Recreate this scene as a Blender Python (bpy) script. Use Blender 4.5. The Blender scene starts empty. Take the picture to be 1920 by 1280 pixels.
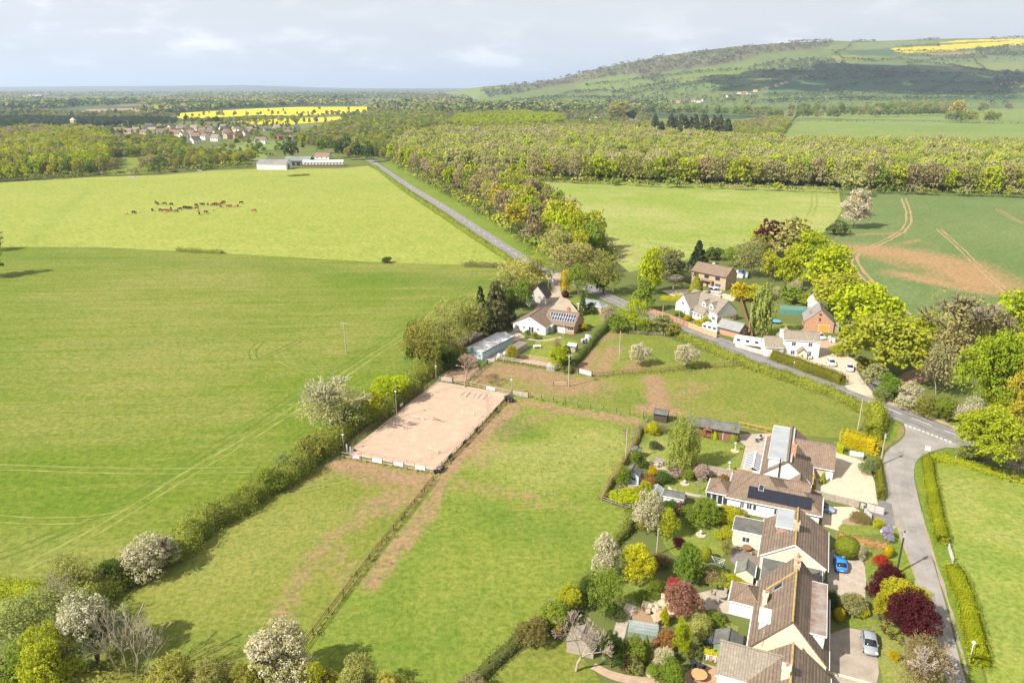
import bpy, math, random
import numpy as np
from mathutils import Vector, Matrix, geometry
R = math.radians
S = bpy.context.scene
COL = S.collection
# ---------------------------------------------------------------- camera, sky, sun, exposure
FPX, HCAM = 1380.0, 70.0
TH = math.atan(477.0 / FPX)
SN, CS = math.sin(TH), math.cos(TH)
cam = bpy.data.cameras.new('camera'); cam.sensor_width = 36.0; cam.lens = FPX / 1920.0 * 36.0
cam.clip_start = 1.0; cam.clip_end = 200000.0
co = bpy.data.objects.new('camera', cam); COL.objects.link(co)
co.location = (0, 0, HCAM); co.rotation_euler = (math.pi / 2 - TH, 0, 0); S.camera = co
SUN_EL, SUN_AZ = R(42), R(32)           # light travels towards SUN_AZ from +X
sd = Vector((math.cos(SUN_AZ) * math.cos(SUN_EL), math.sin(SUN_AZ) * math.cos(SUN_EL), -math.sin(SUN_EL)))
sl = bpy.data.lights.new('sun', 'SUN'); sl.energy = 4.6; sl.angle = R(0.55); sl.color = (1.0, 0.945, 0.86)
so = bpy.data.objects.new('sun', sl); COL.objects.link(so); so.rotation_euler = sd.to_track_quat('-Z', 'Y').to_euler()
so.location = (-200, -120, 300)
S.view_settings.view_transform = 'Standard'; S.view_settings.look = 'None'
S.view_settings.exposure = 1.12; S.view_settings.gamma = 1.0; S.view_settings.use_curve_mapping = False
cy = S.cycles
cy.max_bounces = 5; cy.diffuse_bounces = 3; cy.glossy_bounces = 2; cy.transmission_bounces = 4; cy.volume_bounces = 0
cy.transparent_max_bounces = 6; cy.use_denoising = True; cy.caustics_reflective = False; cy.caustics_refractive = False

class NT:
    """short-hand for building node trees"""
    def __init__(self, nt): self.nt = nt; nt.nodes.clear()
    def __call__(self, t, ins=None, **kw):
        n = self.nt.nodes.new(t)
        for k, v in kw.items(): setattr(n, k, v)
        for k, v in (ins or {}).items():
            if isinstance(v, bpy.types.NodeSocket): self.nt.links.new(v, n.inputs[k])
            else: n.inputs[k].default_value = v
        return n
    def math(self, op, a, b=0.0, c=0.0, clamp=False):
        n = self('ShaderNodeMath', {0: a, 1: b, 2: c}, operation=op); n.use_clamp = clamp; return n.outputs[0]
    def mix(self, f, a, b, bt='MIX'):
        n = self('ShaderNodeMix', data_type='RGBA', blend_type=bt)
        for i, v in ((0, f), (6, a), (7, b)):
            if isinstance(v, bpy.types.NodeSocket): self.nt.links.new(v, n.inputs[i])
            else: n.inputs[i].default_value = v if i == 0 else tuple(v)[:3] + (1,)
        return n.outputs[2]
    def noise(self, vec, scale, detail=3, rough=.55, dist=0.0):
        return self('ShaderNodeTexNoise', {'Vector': vec, 'Scale': scale, 'Detail': detail, 'Roughness': rough, 'Distortion': dist}).outputs[0]
    def ramp(self, f, lo, hi):
        return self('ShaderNodeMapRange', {0: f, 1: lo, 2: hi, 3: 0.0, 4: 1.0}).outputs[0]
    def mapv(self, vec, scale=(1, 1, 1), rot=(0, 0, 0), loc=(0, 0, 0)):
        return self('ShaderNodeMapping', {'Vector': vec, 'Location': loc, 'Rotation': rot, 'Scale': scale}).outputs[0]
    def attr(self, name): return self('ShaderNodeAttribute', attribute_name=name)
    def out(self, bsdf): self('ShaderNodeOutputMaterial', {'Surface': bsdf})

W = bpy.data.worlds.new('World'); S.world = W; W.use_nodes = True
n = NT(W.node_tree)
sky = n('ShaderNodeTexSky', sky_type='NISHITA', sun_disc=False, sun_elevation=SUN_EL,
        sun_rotation=math.atan2(-math.cos(SUN_AZ), -math.sin(SUN_AZ)) % (2 * math.pi), altitude=70, air_density=1.0, dust_density=2.0, ozone_density=1.5)
tc = n('ShaderNodeTexCoord').outputs['Generated']
sp = n('ShaderNodeSeparateXYZ', {0: tc})
zz = n.math('ADD', n.math('MAXIMUM', sp.outputs[2], 0.0), 0.045)
cv = n('ShaderNodeCombineXYZ', {0: n.math('DIVIDE', sp.outputs[0], zz), 1: n.math('DIVIDE', sp.outputs[1], zz), 2: 0.0}).outputs[0]
big = n.noise(n.mapv(cv, (0.22, 0.12, 1), loc=(3.1, 7.7, 0)), 1.0, 2, .5)
az = n('ShaderNodeCombineXYZ', {0: n.math('ARCTAN2', sp.outputs[0], sp.outputs[1]), 1: sp.outputs[2], 2: 0.0}).outputs[0]
puff = n.noise(n.mapv(az, (9, 30, 1), loc=(1.7, 2.2, 0)), 1.0, 6, .56, .15)
cl = n.math('MULTIPLY', n.ramp(puff, .44, .62), n.ramp(big, .36, .58))
veil = n.ramp(n.noise(n.mapv(cv, (0.22, 0.12, 1), loc=(9, 4, 0)), 1.0, 4, .6), .3, .8)
base = n.mix(1.0, sky.outputs[0], (0.056, 0.054, 0.050), 'MULTIPLY')
veiled = n.mix(n.math('MULTIPLY_ADD', veil, .30, .62), base, (0.435, 0.438, 0.454))
under = n.mix(n.ramp(puff, .47, .60), (0.385, 0.395, 0.435), (0.60, 0.59, 0.585))
skyc = n.mix(n.math('MULTIPLY', cl, .85), veiled, under)
n('ShaderNodeOutputWorld', {'Surface': n('ShaderNodeBackground', {'Color': skyc, 'Strength': 1.0}).outputs[0]})

# ---------------------------------------------------------------- geometry helpers
def P(px, py, z=0.0):
    """world point (x, y) of a place seen at photo pixel (px, py) when it stands at height z"""
    u = (px - 960) / FPX; v = (640 - py) / FPX
    t = (HCAM - z) / (SN - v * CS)
    return (u * t, (CS + v * SN) * t)
def PX(x, y, z=0.0):
    d = y * CS + (HCAM - z) * SN
    return 960 + FPX * x / d, 640 - FPX * (-y * -SN + (z - HCAM) * CS) / d
def hgt(base, ytop):
    """height that reaches photo row ytop above ground point base"""
    v = (640 - ytop) / FPX; return HCAM - base[1] / (CS + v * SN) * (SN - v * CS)
def mpp(y):
    """metres per photo pixel on the ground at row y"""
    return HCAM / (SN - (640 - y) / FPX * CS) / FPX
def vnoise(x, y, sc, seed=0):
    rs = np.random.RandomState(abs(int(seed))); g = rs.rand(64, 64)
    x = np.asarray(x) / sc + 100.3; y = np.asarray(y) / sc + 71.7
    xi = np.floor(x).astype(int); yi = np.floor(y).astype(int); fx = x - xi; fy = y - yi
    fx = fx * fx * (3 - 2 * fx); fy = fy * fy * (3 - 2 * fy)
    a = g[xi % 64, yi % 64]; b = g[(xi + 1) % 64, yi % 64]; c = g[xi % 64, (yi + 1) % 64]; d = g[(xi + 1) % 64, (yi + 1) % 64]
    return (a * (1 - fx) + b * fx) * (1 - fy) + (c * (1 - fx) + d * fx) * fy
def fbm(x, y, sc, seed=0, o=4):
    return sum(vnoise(x, y, sc / 2 ** i, seed + i) * .5 ** (i + 1) for i in range(o)) / (1 - .5 ** o)

def tag(o, label=None, cat=None, group=None, kind=None):
    if label: o['label'] = label
    if cat: o['category'] = cat
    if group: o['group'] = group
    if kind: o['kind'] = kind
    return o
def link(name, me, parent=None, mats=()):
    for m in mats: me.materials.append(m)
    o = bpy.data.objects.new(name, me); COL.objects.link(o)
    if parent is not None: o.parent = parent
    return o
def empty(name, loc=(0, 0, 0), rz=0.0, label=None, cat=None, group=None):
    o = bpy.data.objects.new(name, None); COL.objects.link(o); o.location = loc; o.rotation_euler = (0, 0, rz)
    o.empty_display_size = .3
    return tag(o, label, cat, group)
def npmesh(name, v, f, attrs=None, face_attr=None, mi=None, smooth=False):
    """mesh from numpy arrays; f is (n,3) or (n,4), or a list of such arrays"""
    fs = f if isinstance(f, list) else [f]
    me = bpy.data.meshes.new(name); v = np.asarray(v, dtype=np.float32)
    me.vertices.add(len(v)); me.vertices.foreach_set('co', v.ravel())
    li = np.concatenate([a.ravel() for a in fs]).astype(np.int32)
    tot = np.concatenate([np.full(len(a), a.shape[1], np.int32) for a in fs]); st = np.concatenate([[0], np.cumsum(tot)[:-1]]).astype(np.int32)
    me.loops.add(len(li)); me.loops.foreach_set('vertex_index', li)
    me.polygons.add(len(tot)); me.polygons.foreach_set('loop_start', st); me.polygons.foreach_set('loop_total', tot)
    if mi is not None: me.polygons.foreach_set('material_index', np.asarray(mi, np.int32))
    if smooth: me.polygons.foreach_set('use_smooth', np.ones(len(tot), bool))
    me.update(calc_edges=True)
    for k, a in (attrs or {}).items():
        if a.ndim == 1: me.attributes.new(k, 'FLOAT', 'POINT').data.foreach_set('value', a.astype(np.float32))
        else:
            at = me.attributes.new(k, 'FLOAT_COLOR', 'POINT'); at.data.foreach_set('color', np.hstack([a, np.ones((len(a), 1))]).astype(np.float32).ravel())
    for k, a in (face_attr or {}).items():
        me.attributes.new(k, 'FLOAT', 'FACE').data.foreach_set('value', a.astype(np.float32))
    return me

class MB:
    """collects solid shapes into one mesh"""
    def __init__(self): self.v = []; self.f = []
    def add(self, vs, fs):
        b = len(self.v); self.v += [tuple(p) for p in vs]; self.f += [tuple(i + b for i in q) for q in fs]; return self
    def box(self, x0, x1, y0, y1, z0, z1, M=None):
        vs = [Vector(p) for p in ((x0, y0, z0), (x1, y0, z0), (x1, y1, z0), (x0, y1, z0), (x0, y0, z1), (x1, y0, z1), (x1, y1, z1), (x0, y1, z1))]
        if M is not None: vs = [M @ p for p in vs]
        return self.add(vs, [(0, 3, 2, 1), (4, 5, 6, 7), (0, 1, 5, 4), (1, 2, 6, 5), (2, 3, 7, 6), (3, 0, 4, 7)])
    def prism(self, loop, d):
        """closed outline (3-D points) pushed along vector d"""
        k = len(loop); lo = [Vector(p) for p in loop]; hi = [p + Vector(d) for p in lo]
        return self.add(lo + hi, [tuple(range(k - 1, -1, -1)), tuple(range(k, 2 * k))] + [(i, (i + 1) % k, k + (i + 1) % k, k + i) for i in range(k)])
    def slab(self, quad, t):
        """a plate of thickness t under the given corner points"""
        q = [Vector(p) for p in quad]; nrm = (q[1] - q[0]).cross(q[2] - q[0]).normalized()
        if nrm.z < 0: nrm = -nrm
        return self.prism([p - nrm * t for p in q], nrm * t)
    def bar(self, a, b, r, r2=None, k=6):
        a = Vector(a); b = Vector(b); d = (b - a).normalized(); x = d.orthogonal().normalized(); y = d.cross(x); r2 = r if r2 is None else r2
        vs = [a + (x * math.cos(t) + y * math.sin(t)) * r for t in [2 * math.pi * i / k for i in range(k)]] + \
             [b + (x * math.cos(t) + y * math.sin(t)) * r2 for t in [2 * math.pi * i / k for i in range(k)]]
        return self.add(vs, [tuple(range(k - 1, -1, -1)), tuple(range(k, 2 * k))] + [(i, (i + 1) % k, k + (i + 1) % k, k + i) for i in range(k)])
    def beam(self, a, b, w, h):
        a = Vector(a); b = Vector(b); d = (b - a); L = d.length; d.normalize()
        s = Vector((0, 0, 1)).cross(d); s = s.normalized() if s.length > 1e-4 else Vector((1, 0, 0)); u = d.cross(s)
        return self.box(0, L, -w / 2, w / 2, -h / 2, h / 2, Matrix(((d.x, s.x, u.x, a.x), (d.y, s.y, u.y, a.y), (d.z, s.z, u.z, a.z), (0, 0, 0, 1))))
    def lathe(self, prof, c=(0, 0, 0), k=12):
        vs = []; fs = []
        for r, z in prof: vs += [(c[0] + r * math.cos(2 * math.pi * i / k), c[1] + r * math.sin(2 * math.pi * i / k), c[2] + z) for i in range(k)]
        for j in range(len(prof) - 1): fs += [(j * k + i, j * k + (i + 1) % k, (j + 1) * k + (i + 1) % k, (j + 1) * k + i) for i in range(k)]
        fs += [tuple(range(k - 1, -1, -1)), tuple((len(prof) - 1) * k + i for i in range(k))]
        return self.add(vs, fs)
    def build(self, name, m, parent=None, smooth=False):
        me = bpy.data.meshes.new(name); me.from_pydata(self.v, [], self.f); me.update()
        if smooth:
            for p in me.polygons: p.use_smooth = True
        return link(name, me, parent, [m] if m else [])
def copy_tree(o, parent=None):
    c = o.copy(); COL.objects.link(c)
    if parent is not None: c.parent = parent
    for ch in o.children: copy_tree(ch, c)
    return c

# ---------------------------------------------------------------- materials
def newmat(name):
    m = bpy.data.materials.new(name); m.use_nodes = True; return m, NT(m.node_tree)
def dim(c, k): return tuple(min(1, a * k) for a in c)
_mc = {}
def M(name, col=None, var=.18, sc=1.2, rough=.8, spec=.3, metal=0.0, bump=.0, col2=None):
    """weathered plain surface"""
    if name in _mc: return _mc[name]
    m, n = newmat(name); oc = n('ShaderNodeTexCoord').outputs['Object']
    f = n.ramp(n.noise(oc, sc, 5, .68), .34, .66); f2 = n.ramp(n.noise(oc, sc * 9, 3, .65), .38, .68)
    c = n.mix(f, dim(col, 1 - var), col2 or dim(col, 1 + var)); c = n.mix(n.math('MULTIPLY', f2, var), c, dim(col, .55))
    b = n('ShaderNodeBsdfPrincipled', {'Base Color': c, 'Roughness': rough, 'Metallic': metal, 'Specular IOR Level': spec})
    if bump: n.nt.links.new(n('ShaderNodeBump', {'Strength': .4, 'Distance': bump, 'Height': f2}).outputs[0], b.inputs['Normal'])
    n.out(b.outputs[0]); _mc[name] = m; return m
def Mroof(name, col, col2, lichen=(.35, .27, .12), pan=.33, course=.30, lich=.55, depth=.38):
    """concrete or clay tiles: columns along the ridge (local x), courses up the slope"""
    if name in _mc: return _mc[name]
    m, n = newmat(name); oc = n('ShaderNodeTexCoord').outputs['Object']; s = n('ShaderNodeSeparateXYZ', {0: oc})
    fx = n.math('ABSOLUTE', n.math('SUBTRACT', n.math('FRACT', n.math('DIVIDE', s.outputs[0], pan)), .5))
    fz = n.math('FRACT', n.math('DIVIDE', s.outputs[2], course * .55))
    f = n.noise(oc, .6, 5, .65); f3 = n.noise(n.mapv(oc, (1, 1, 1), loc=(4, 9, 2)), 2.4, 4, .7)
    cell = n('ShaderNodeTexWhiteNoise', {'Vector': n('ShaderNodeVectorMath', {0: n('ShaderNodeVectorMath', {0: oc, 1: (pan, 9, course * .55)}, operation='DIVIDE').outputs[0]}, operation='FLOOR').outputs[0]}, noise_dimensions='3D').outputs[0]
    c = n.mix(n.ramp(f, .3, .7), dim(col, .85), col2); c = n.mix(n.math('MULTIPLY', n.ramp(n.noise(oc, 1.7, 5, .75), .4, .65), .45), c, dim(col, .6)); c = n.mix(n.math('MULTIPLY', cell, .45), c, dim(col, .6))
    c = n.mix(n.math('MULTIPLY', n.ramp(f3, .5, .75), lich), c, lichen)
    c = n.mix(n.math('MULTIPLY', n.ramp(fx, .24, .44), depth), c, dim(col, .3)); c = n.mix(n.math('MULTIPLY', n.ramp(fz, .7, 1.0), depth * .7), c, dim(col, .4))
    h = n.math('ADD', n.math('MULTIPLY', fx, -.06), n.math('MULTIPLY', fz, -.03))
    b = n('ShaderNodeBsdfPrincipled', {'Base Color': c, 'Roughness': .85, 'Specular IOR Level': .25, 'Normal': n('ShaderNodeBump', {'Strength': .5, 'Distance': .6, 'Height': h}).outputs[0]})
    n.out(b.outputs[0]); _mc[name] = m; return m
def Mfoliage(name, blossom=None, frac=.6, trans=.42):
    """leaves tinted by the object's own colour; clumps and single leaves differ a little"""
    m, n = newmat(name); oi = n('ShaderNodeObjectInfo'); a = n('ShaderNodeSeparateColor', {0: n.attr('leaf').outputs['Color']})
    base = oi.outputs['Color']
    c = n.mix(a.outputs[0], n.mix(1.0, base, (.92, 1.0, .85), 'MULTIPLY'), n.mix(1.0, base, (1.85, 1.78, 1.65), 'MULTIPLY'))
    c = n.mix(n.math('MULTIPLY', a.outputs[1], .30), c, n.mix(1.0, base, (1.9, 1.65, 1.1), 'MULTIPLY'))
    if blossom: c = n.mix(n.math('LESS_THAN', a.outputs[1], n.math('MULTIPLY_ADD', a.outputs[0], .5, frac - .25)), c, blossom)
    d = n('ShaderNodeBsdfDiffuse', {'Color': c}); t = n('ShaderNodeBsdfTranslucent', {'Color': c})
    n.out(n('ShaderNodeMixShader', {0: trans, 1: d.outputs[0], 2: t.outputs[0]}).outputs[0]); return m
FOL = Mfoliage('foliage'); BLO = Mfoliage('blossom_white', (.56, .50, .39), .55, .3); BLP = Mfoliage('blossom_pink', (.50, .36, .38), .55, .3); BLL = Mfoliage('blossom_lilac', (.42, .36, .55), .8, .25)
BARK = M('bark', (.16, .12, .085), .3, 3, .95, .1); BARKP = M('pale_bark', (.36, .31, .25), .25, 3, .95, .1); TWIG = M('twig', (.23, .19, .125), .3, 2, .95, .1); TWIGP = M('pale_twig', (.34, .29, .21), .3, 2, .95, .1)

def Mgrass(name, a, b, c, earth=(.25, .155, .09), big=.035, mid=.25, fine=1.6, streak=None, sk=.5, bump=.15, pale=None):
    """turf: patches at three sizes, drill-row streaks, and worn earth from the mesh attribute 'wear'"""
    m, n = newmat(name); oc = n('ShaderNodeTexCoord').outputs['Object']
    f1 = n.ramp(n.noise(oc, big, 4, .6), .34, .68); f2 = n.ramp(n.noise(oc, mid, 4, .65), .33, .7); f3 = n.noise(oc, fine, 3, .7)
    col = n.mix(f1, a, b); col = n.mix(n.math('MULTIPLY', f2, .55), col, c)
    if streak is not None:
        st = n.math('ADD', n.noise(n.mapv(n.mapv(oc, rot=(0, 0, -streak)), (.016, .30, 1)), 1.0, 5, .72), n.math('MULTIPLY_ADD', n.noise(oc, .013, 3, .6), .9, -.45))
        col = n.mix(n.math('MULTIPLY', n.ramp(st, .42, .66), sk), col, pale or dim(b, 1.25))
    w = n.attr('wear').outputs['Fac']; tn = n.attr('tone').outputs['Fac']
    col = n.mix(n.math('MAXIMUM', tn, 0.0), col, (.30, .265, .10) if not pale else pale)
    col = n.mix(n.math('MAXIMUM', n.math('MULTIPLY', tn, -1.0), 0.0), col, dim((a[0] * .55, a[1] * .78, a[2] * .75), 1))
    wm = n.math('ADD', w, n.math('MULTIPLY', n.math('SUBTRACT', n.noise(oc, .5, 6, .8), .5), 2.2)); wm = n.math('MULTIPLY', n.ramp(wm, .22, .8), n.ramp(w, .0, .22))
    col = n.mix(wm, col, n.mix(n.noise(oc, .8, 4, .7), dim(earth, .8), dim(earth, 1.25)))
    col = n.mix(n.math('MULTIPLY', n.ramp(n.noise(oc, fine * .26, 4, .8), .46, .60), .5), col, n.mix(1.0, col, (.66, .84, .62), 'MULTIPLY')); col = n.mix(n.math('MULTIPLY', n.ramp(f3, .45, .60), .7), col, n.mix(1.0, col, (.60, .68, .58), 'MULTIPLY'))
    col = n.mix(n.math('MULTIPLY', n.ramp(n.noise(oc, fine * .9, 4, .8), .48, .61), .65), col, n.mix(1.0, col, (1.42, 1.28, 1.5), 'MULTIPLY'))
    bp = n('ShaderNodeBump', {'Strength': .55, 'Distance': bump, 'Height': f3})
    n.out(n('ShaderNodeBsdfPrincipled', {'Base Color': col, 'Roughness': .95, 'Specular IOR Level': .08, 'Normal': bp.outputs[0]}).outputs[0]); return m
# ---------------------------------------------------------------- plants
def leafquads(c, nrm, size, rng, asp=.75):
    """one quad per centre, roughly facing nrm"""
    k = len(c); nrm = nrm / (np.linalg.norm(nrm, axis=1, keepdims=True) + 1e-9)
    r = rng.normal(size=(k, 3)); t = np.cross(nrm, r); t /= np.linalg.norm(t, axis=1, keepdims=True) + 1e-9; b = np.cross(nrm, t)
    s = (np.ones(k) * size * rng.uniform(.6, 1.3, k))[:, None] * .5
    v = np.stack([c - t * s - b * s * asp * .3, c + b * s * asp, c + t * s + b * s * asp * .3, c - b * s * asp], 1).reshape(-1, 3)
    return v, np.arange(4 * k).reshape(k, 4)
def usph(k, rng):
    d = rng.normal(size=(k, 3)); return d / np.linalg.norm(d, axis=1, keepdims=True)
def clumpcloud(cc, rc, nl, size, rng, up=.35, flat=.8, seedtint=None):
    """leaves round clump centres cc with radii rc; returns v,f,leaf colour (clump, single)"""
    k = len(cc); i = np.repeat(np.arange(k), nl); d = usph(len(i), rng); d[:, 2] = np.where(rng.rand(len(i)) < .35, np.abs(d[:, 2]), d[:, 2])
    p = cc[i] + d * (rc[i] * rng.uniform(.45, 1.0, len(i)) ** .6)[:, None] * np.array([1, 1, flat])
    v, f = leafquads(p, d * .8 + rng.normal(size=d.shape) * .45 + np.array([0, 0, up]), size, rng)
    ct = rng.rand(k) if seedtint is None else seedtint
    a = np.stack([np.repeat(np.clip(ct[i] + rng.normal(0, .12, len(i)), 0, 1), 4), np.repeat(rng.rand(len(i)), 4), np.zeros(4 * len(i))], 1)
    return v, f, a
def shape_lobes(rng, kind):
    """limb-ends of a unit crown (radius .5, height 0..1) as centres and radii"""
    if kind == 'round': k = 15; z0, hz = .50, .49; lo, hi = .20, .29
    elif kind == 'tall': k = 15; z0, hz = .50, .50; lo, hi = .18, .26
    elif kind == 'spread': k = 14; z0, hz = .54, .40; lo, hi = .18, .27
    else: k = 12; z0, hz = .45, .45; lo, hi = .22, .32     # bush
    d = usph(k * 3, rng); d = d[d[:, 2] > -.92][:k]; r = rng.uniform(.62, 1.0, len(d))
    rad = rng.uniform(lo, hi, len(d)); c = d * r[:, None] * np.array([.5 - .17, .5 - .17, hz * .78]) + np.array([0, 0, z0])
    c = np.vstack([c, [[0, 0, z0]]]); rad = np.append(rad, .27); return c, rad
def crown(kind, seed, nclump, nleaf, size, cr=.085):
    rng = np.random.RandomState(seed)
    if kind in ('round', 'tall', 'spread', 'bush', 'loose'):
        lc, lr = shape_lobes(rng, 'round' if kind == 'loose' else kind)
        w = lr ** 2; i = rng.choice(len(lc), nclump, p=w / w.sum()); d = usph(nclump, rng); d[:, 2] = np.where(d[:, 2] < -.3, -d[:, 2], d[:, 2])
        cc = lc[i] + d * (lr[i] * rng.uniform(.72, 1.05, nclump))[:, None] * np.array([1, 1, .9])
        cc[:, 2] = np.maximum(cc[:, 2], .03)
        if kind == 'loose': cc += rng.normal(0, .03, cc.shape)
        return clumpcloud(cc, rng.uniform(.6, 1.25, nclump) * cr, nleaf, size, rng, seedtint=np.clip(rng.rand(len(lc))[i] * .6 + rng.rand(nclump) * .4, 0, 1))
    if kind == 'conifer':
        z = 1 - rng.uniform(0.0, .95, nclump) ** .62; th = rng.uniform(0, 6.28, nclump); wob = 1 + .22 * np.sin(th * 5 + seed) * rng.rand(nclump)
        r = (1 - z) ** .85 * .47 * wob * rng.uniform(.55, 1, nclump) ** .4
        cc = np.stack([r * np.cos(th), r * np.sin(th), z - r * .12], 1)
        return clumpcloud(cc, rng.uniform(.5, 1.1, nclump) * cr, nleaf, size, rng, .1, .5)
    if kind == 'weep':
        lc, lr = shape_lobes(rng, 'tall'); i = rng.choice(len(lc), nclump); d = usph(nclump, rng)
        cc = lc[i] + d * lr[i][:, None]; ln = rng.uniform(.06, .34, nclump); i2 = np.repeat(np.arange(nclump), nleaf)
        p = cc[i2] + rng.normal(0, .018, (len(i2), 3)); p[:, 2] -= ln[i2] * rng.rand(len(i2)); p[:, 2] = np.maximum(p[:, 2], .03)
        out = p.copy(); out[:, 2] = .25; v, f = leafquads(p, out + rng.normal(0, .25, p.shape), size, rng, 1.2)
        ct = rng.rand(nclump); a = np.stack([np.repeat(ct[i2], 4), np.repeat(rng.rand(len(i2)), 4), np.zeros(4 * len(i2))], 1); return v, f, a
    if kind in ('clip', 'cone'):
        k = nclump * nleaf; d = usph(k, rng)
        if kind == 'clip': d[:, 2] = np.sign(d[:, 2]) * np.abs(d[:, 2]) ** .8; p = d * np.array([.5, .5, .5]) * rng.uniform(.93, 1.02, k)[:, None] + np.array([0, 0, .5])
        else:
            z = 1 - rng.uniform(0, 1, k) ** .6; th = rng.uniform(0, 6.28, k); r = .5 * (1 - z ** 1.7) * rng.uniform(.93, 1.03, k); p = np.stack([r * np.cos(th), r * np.sin(th), z], 1); d = np.stack([np.cos(th), np.sin(th), .4 + 0 * th], 1)
        v, f = leafquads(p, d + rng.normal(0, .3, d.shape), size, rng)
        t = np.clip(fbm(p[:, 0] + p[:, 2], p[:, 1] - p[:, 2], .25, seed), 0, 1); a = np.stack([np.repeat(t, 4), np.repeat(rng.rand(k), 4), np.zeros(4 * k)], 1); return v, f, a
def branchwork(seed, depth, spread=.62, zfork=.25, rad=.022, twig=.004, kids=(3, 4), lean=0.0, crownz=(.4, 1.0)):
    """bare limbs of a unit tree as tapering three-sided tubes"""
    rng = random.Random(seed); V = []; F = []
    def tube(a, b, r0, r1):
        d = (b - a).normalized(); x = d.orthogonal().normalized(); y = d.cross(x); k = len(V)
        for c, r in ((a, r0), (b, r1)):
            for j in range(3): t = j * 2.0944; V.append(c + (x * math.cos(t) + y * math.sin(t)) * r)
        for j in range(3): F.append((k + j, k + (j + 1) % 3, k + 3 + (j + 1) % 3, k + 3 + j))
    def grow(p, d, L, r, lev):
        steps = 2 if lev < depth else 1
        for s in range(steps):
            d = (d + Vector((rng.gauss(0, .13), rng.gauss(0, .13), rng.gauss(.05, .10)))).normalized(); q = p + d * (L / steps); r1 = max(twig, r * (.78 if s == 0 else .7)); tube(p, q, r, r1); p, r = q, r1
        if lev >= depth: return
        for _ in range(rng.choice(kids)):
            ax = Vector((rng.gauss(0, 1), rng.gauss(0, 1), rng.gauss(0, .5))).normalized()
            nd = (d + ax * spread * rng.uniform(.7, 1.25)).normalized(); nd.z = max(nd.z, -.1); grow(p, nd, L * rng.uniform(.62, .82), r * .72, lev + 1)
    grow(Vector((0, 0, -.01)), Vector((lean, 0, 1)), zfork, rad, 0)
    v = np.array([tuple(p) for p in V]); m = np.percentile(np.hypot(v[:, 0], v[:, 1]), 93); zt = np.percentile(v[:, 2], 99.5)
    v[:, :2] *= np.where(v[:, 2:3] > zfork * .8, .5 / m, 1 + 0 * v[:, 2:3] + (.5 / m - 1) * np.clip(v[:, 2:3] / (zfork * .8), 0, 1)); v[:, 2] *= 1.0 / zt
    return v, np.array(F)
CROWN = {}; TRUNK = {}
def getcrown(kind, var, lod):
    key = (kind, var, lod)
    if key not in CROWN:
        sd_ = hash(kind) % 1 + {'round': 10, 'tall': 30, 'spread': 50, 'bush': 70, 'loose': 90, 'conifer': 110, 'weep': 130, 'clip': 150, 'cone': 170}[kind] + var
        cfg = {'near': {'round': (800, 20, .030, .062), 'tall': (800, 20, .028, .058), 'spread': (900, 20, .027, .056), 'bush': (900, 24, .026, .058), 'loose': (900, 10, .026, .058),
                        'conifer': (800, 16, .036, .07), 'weep': (800, 18, .024, 0), 'clip': (500, 14, .055, 0), 'cone': (420, 10, .07, 0)},
               'mid': {'round': (420, 12, .055, .07), 'tall': (420, 12, .052, .066), 'spread': (420, 12, .052, .066), 'bush': (300, 12, .065, .075), 'loose': (420, 8, .042, .07),
                       'conifer': (300, 8, .085, .09), 'weep': (260, 9, .06, 0), 'clip': (160, 8, .13, 0), 'cone': (150, 8, .13, 0)},
               'far': {'round': (170, 8, .095, .085), 'tall': (170, 8, .09, .08), 'spread': (170, 8, .09, .08), 'bush': (110, 8, .12, .09), 'loose': (170, 6, .075, .085), 'conifer': (110, 6, .14, .11), 'weep': (110, 6, .1, 0), 'clip': (50, 6, .25, 0), 'cone': (50, 6, .25, 0)}}[lod][kind]
        v, f, a = crown(kind, sd_, *cfg)
        CROWN[key] = npmesh('crown_mesh', v, f, {'leaf': a})
    return CROWN[key]
def getwood(kind, var, lod):
    key = (kind, var, lod)
    if key not in TRUNK:
        if kind == 'bare': v, f = branchwork(var + 5, {'near': 6, 'mid': 6, 'far': 5}[lod] - 1, .70, .20, .026, {'near': .0026, 'mid': .0038, 'far': .006}[lod], (3, 4) if lod != 'far' else (3, 3))
        elif kind == 'thicket':
            vs = []; fs = []; b = 0
            for s in range(7):
                v, f = branchwork(var * 11 + s, 4, .5, .30, .012, .003, (2, 3, 3)); v = v * np.array([.75, .75, .8 + .03 * s]); v[:, 0] += .22 * math.cos(s * 2.4) * (s > 0); v[:, 1] += .22 * math.sin(s * 2.4) * (s > 0)
                vs.append(v); fs.append(f + b); b += len(v)
            v = np.vstack(vs); f = np.vstack(fs)
        else: v, f = branchwork(var + 2, 3, .62, {'conifer': .5, 'bush': .12, 'weep': .35}.get(kind, .30), .028, .006, (3, 3)); v = v * np.array([.62, .62, .70]) if kind not in ('conifer',) else v * np.array([.12, .12, .9])
        TRUNK[key] = npmesh('trunk_mesh', v, f)
    return TRUNK[key]
TREES = []
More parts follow.
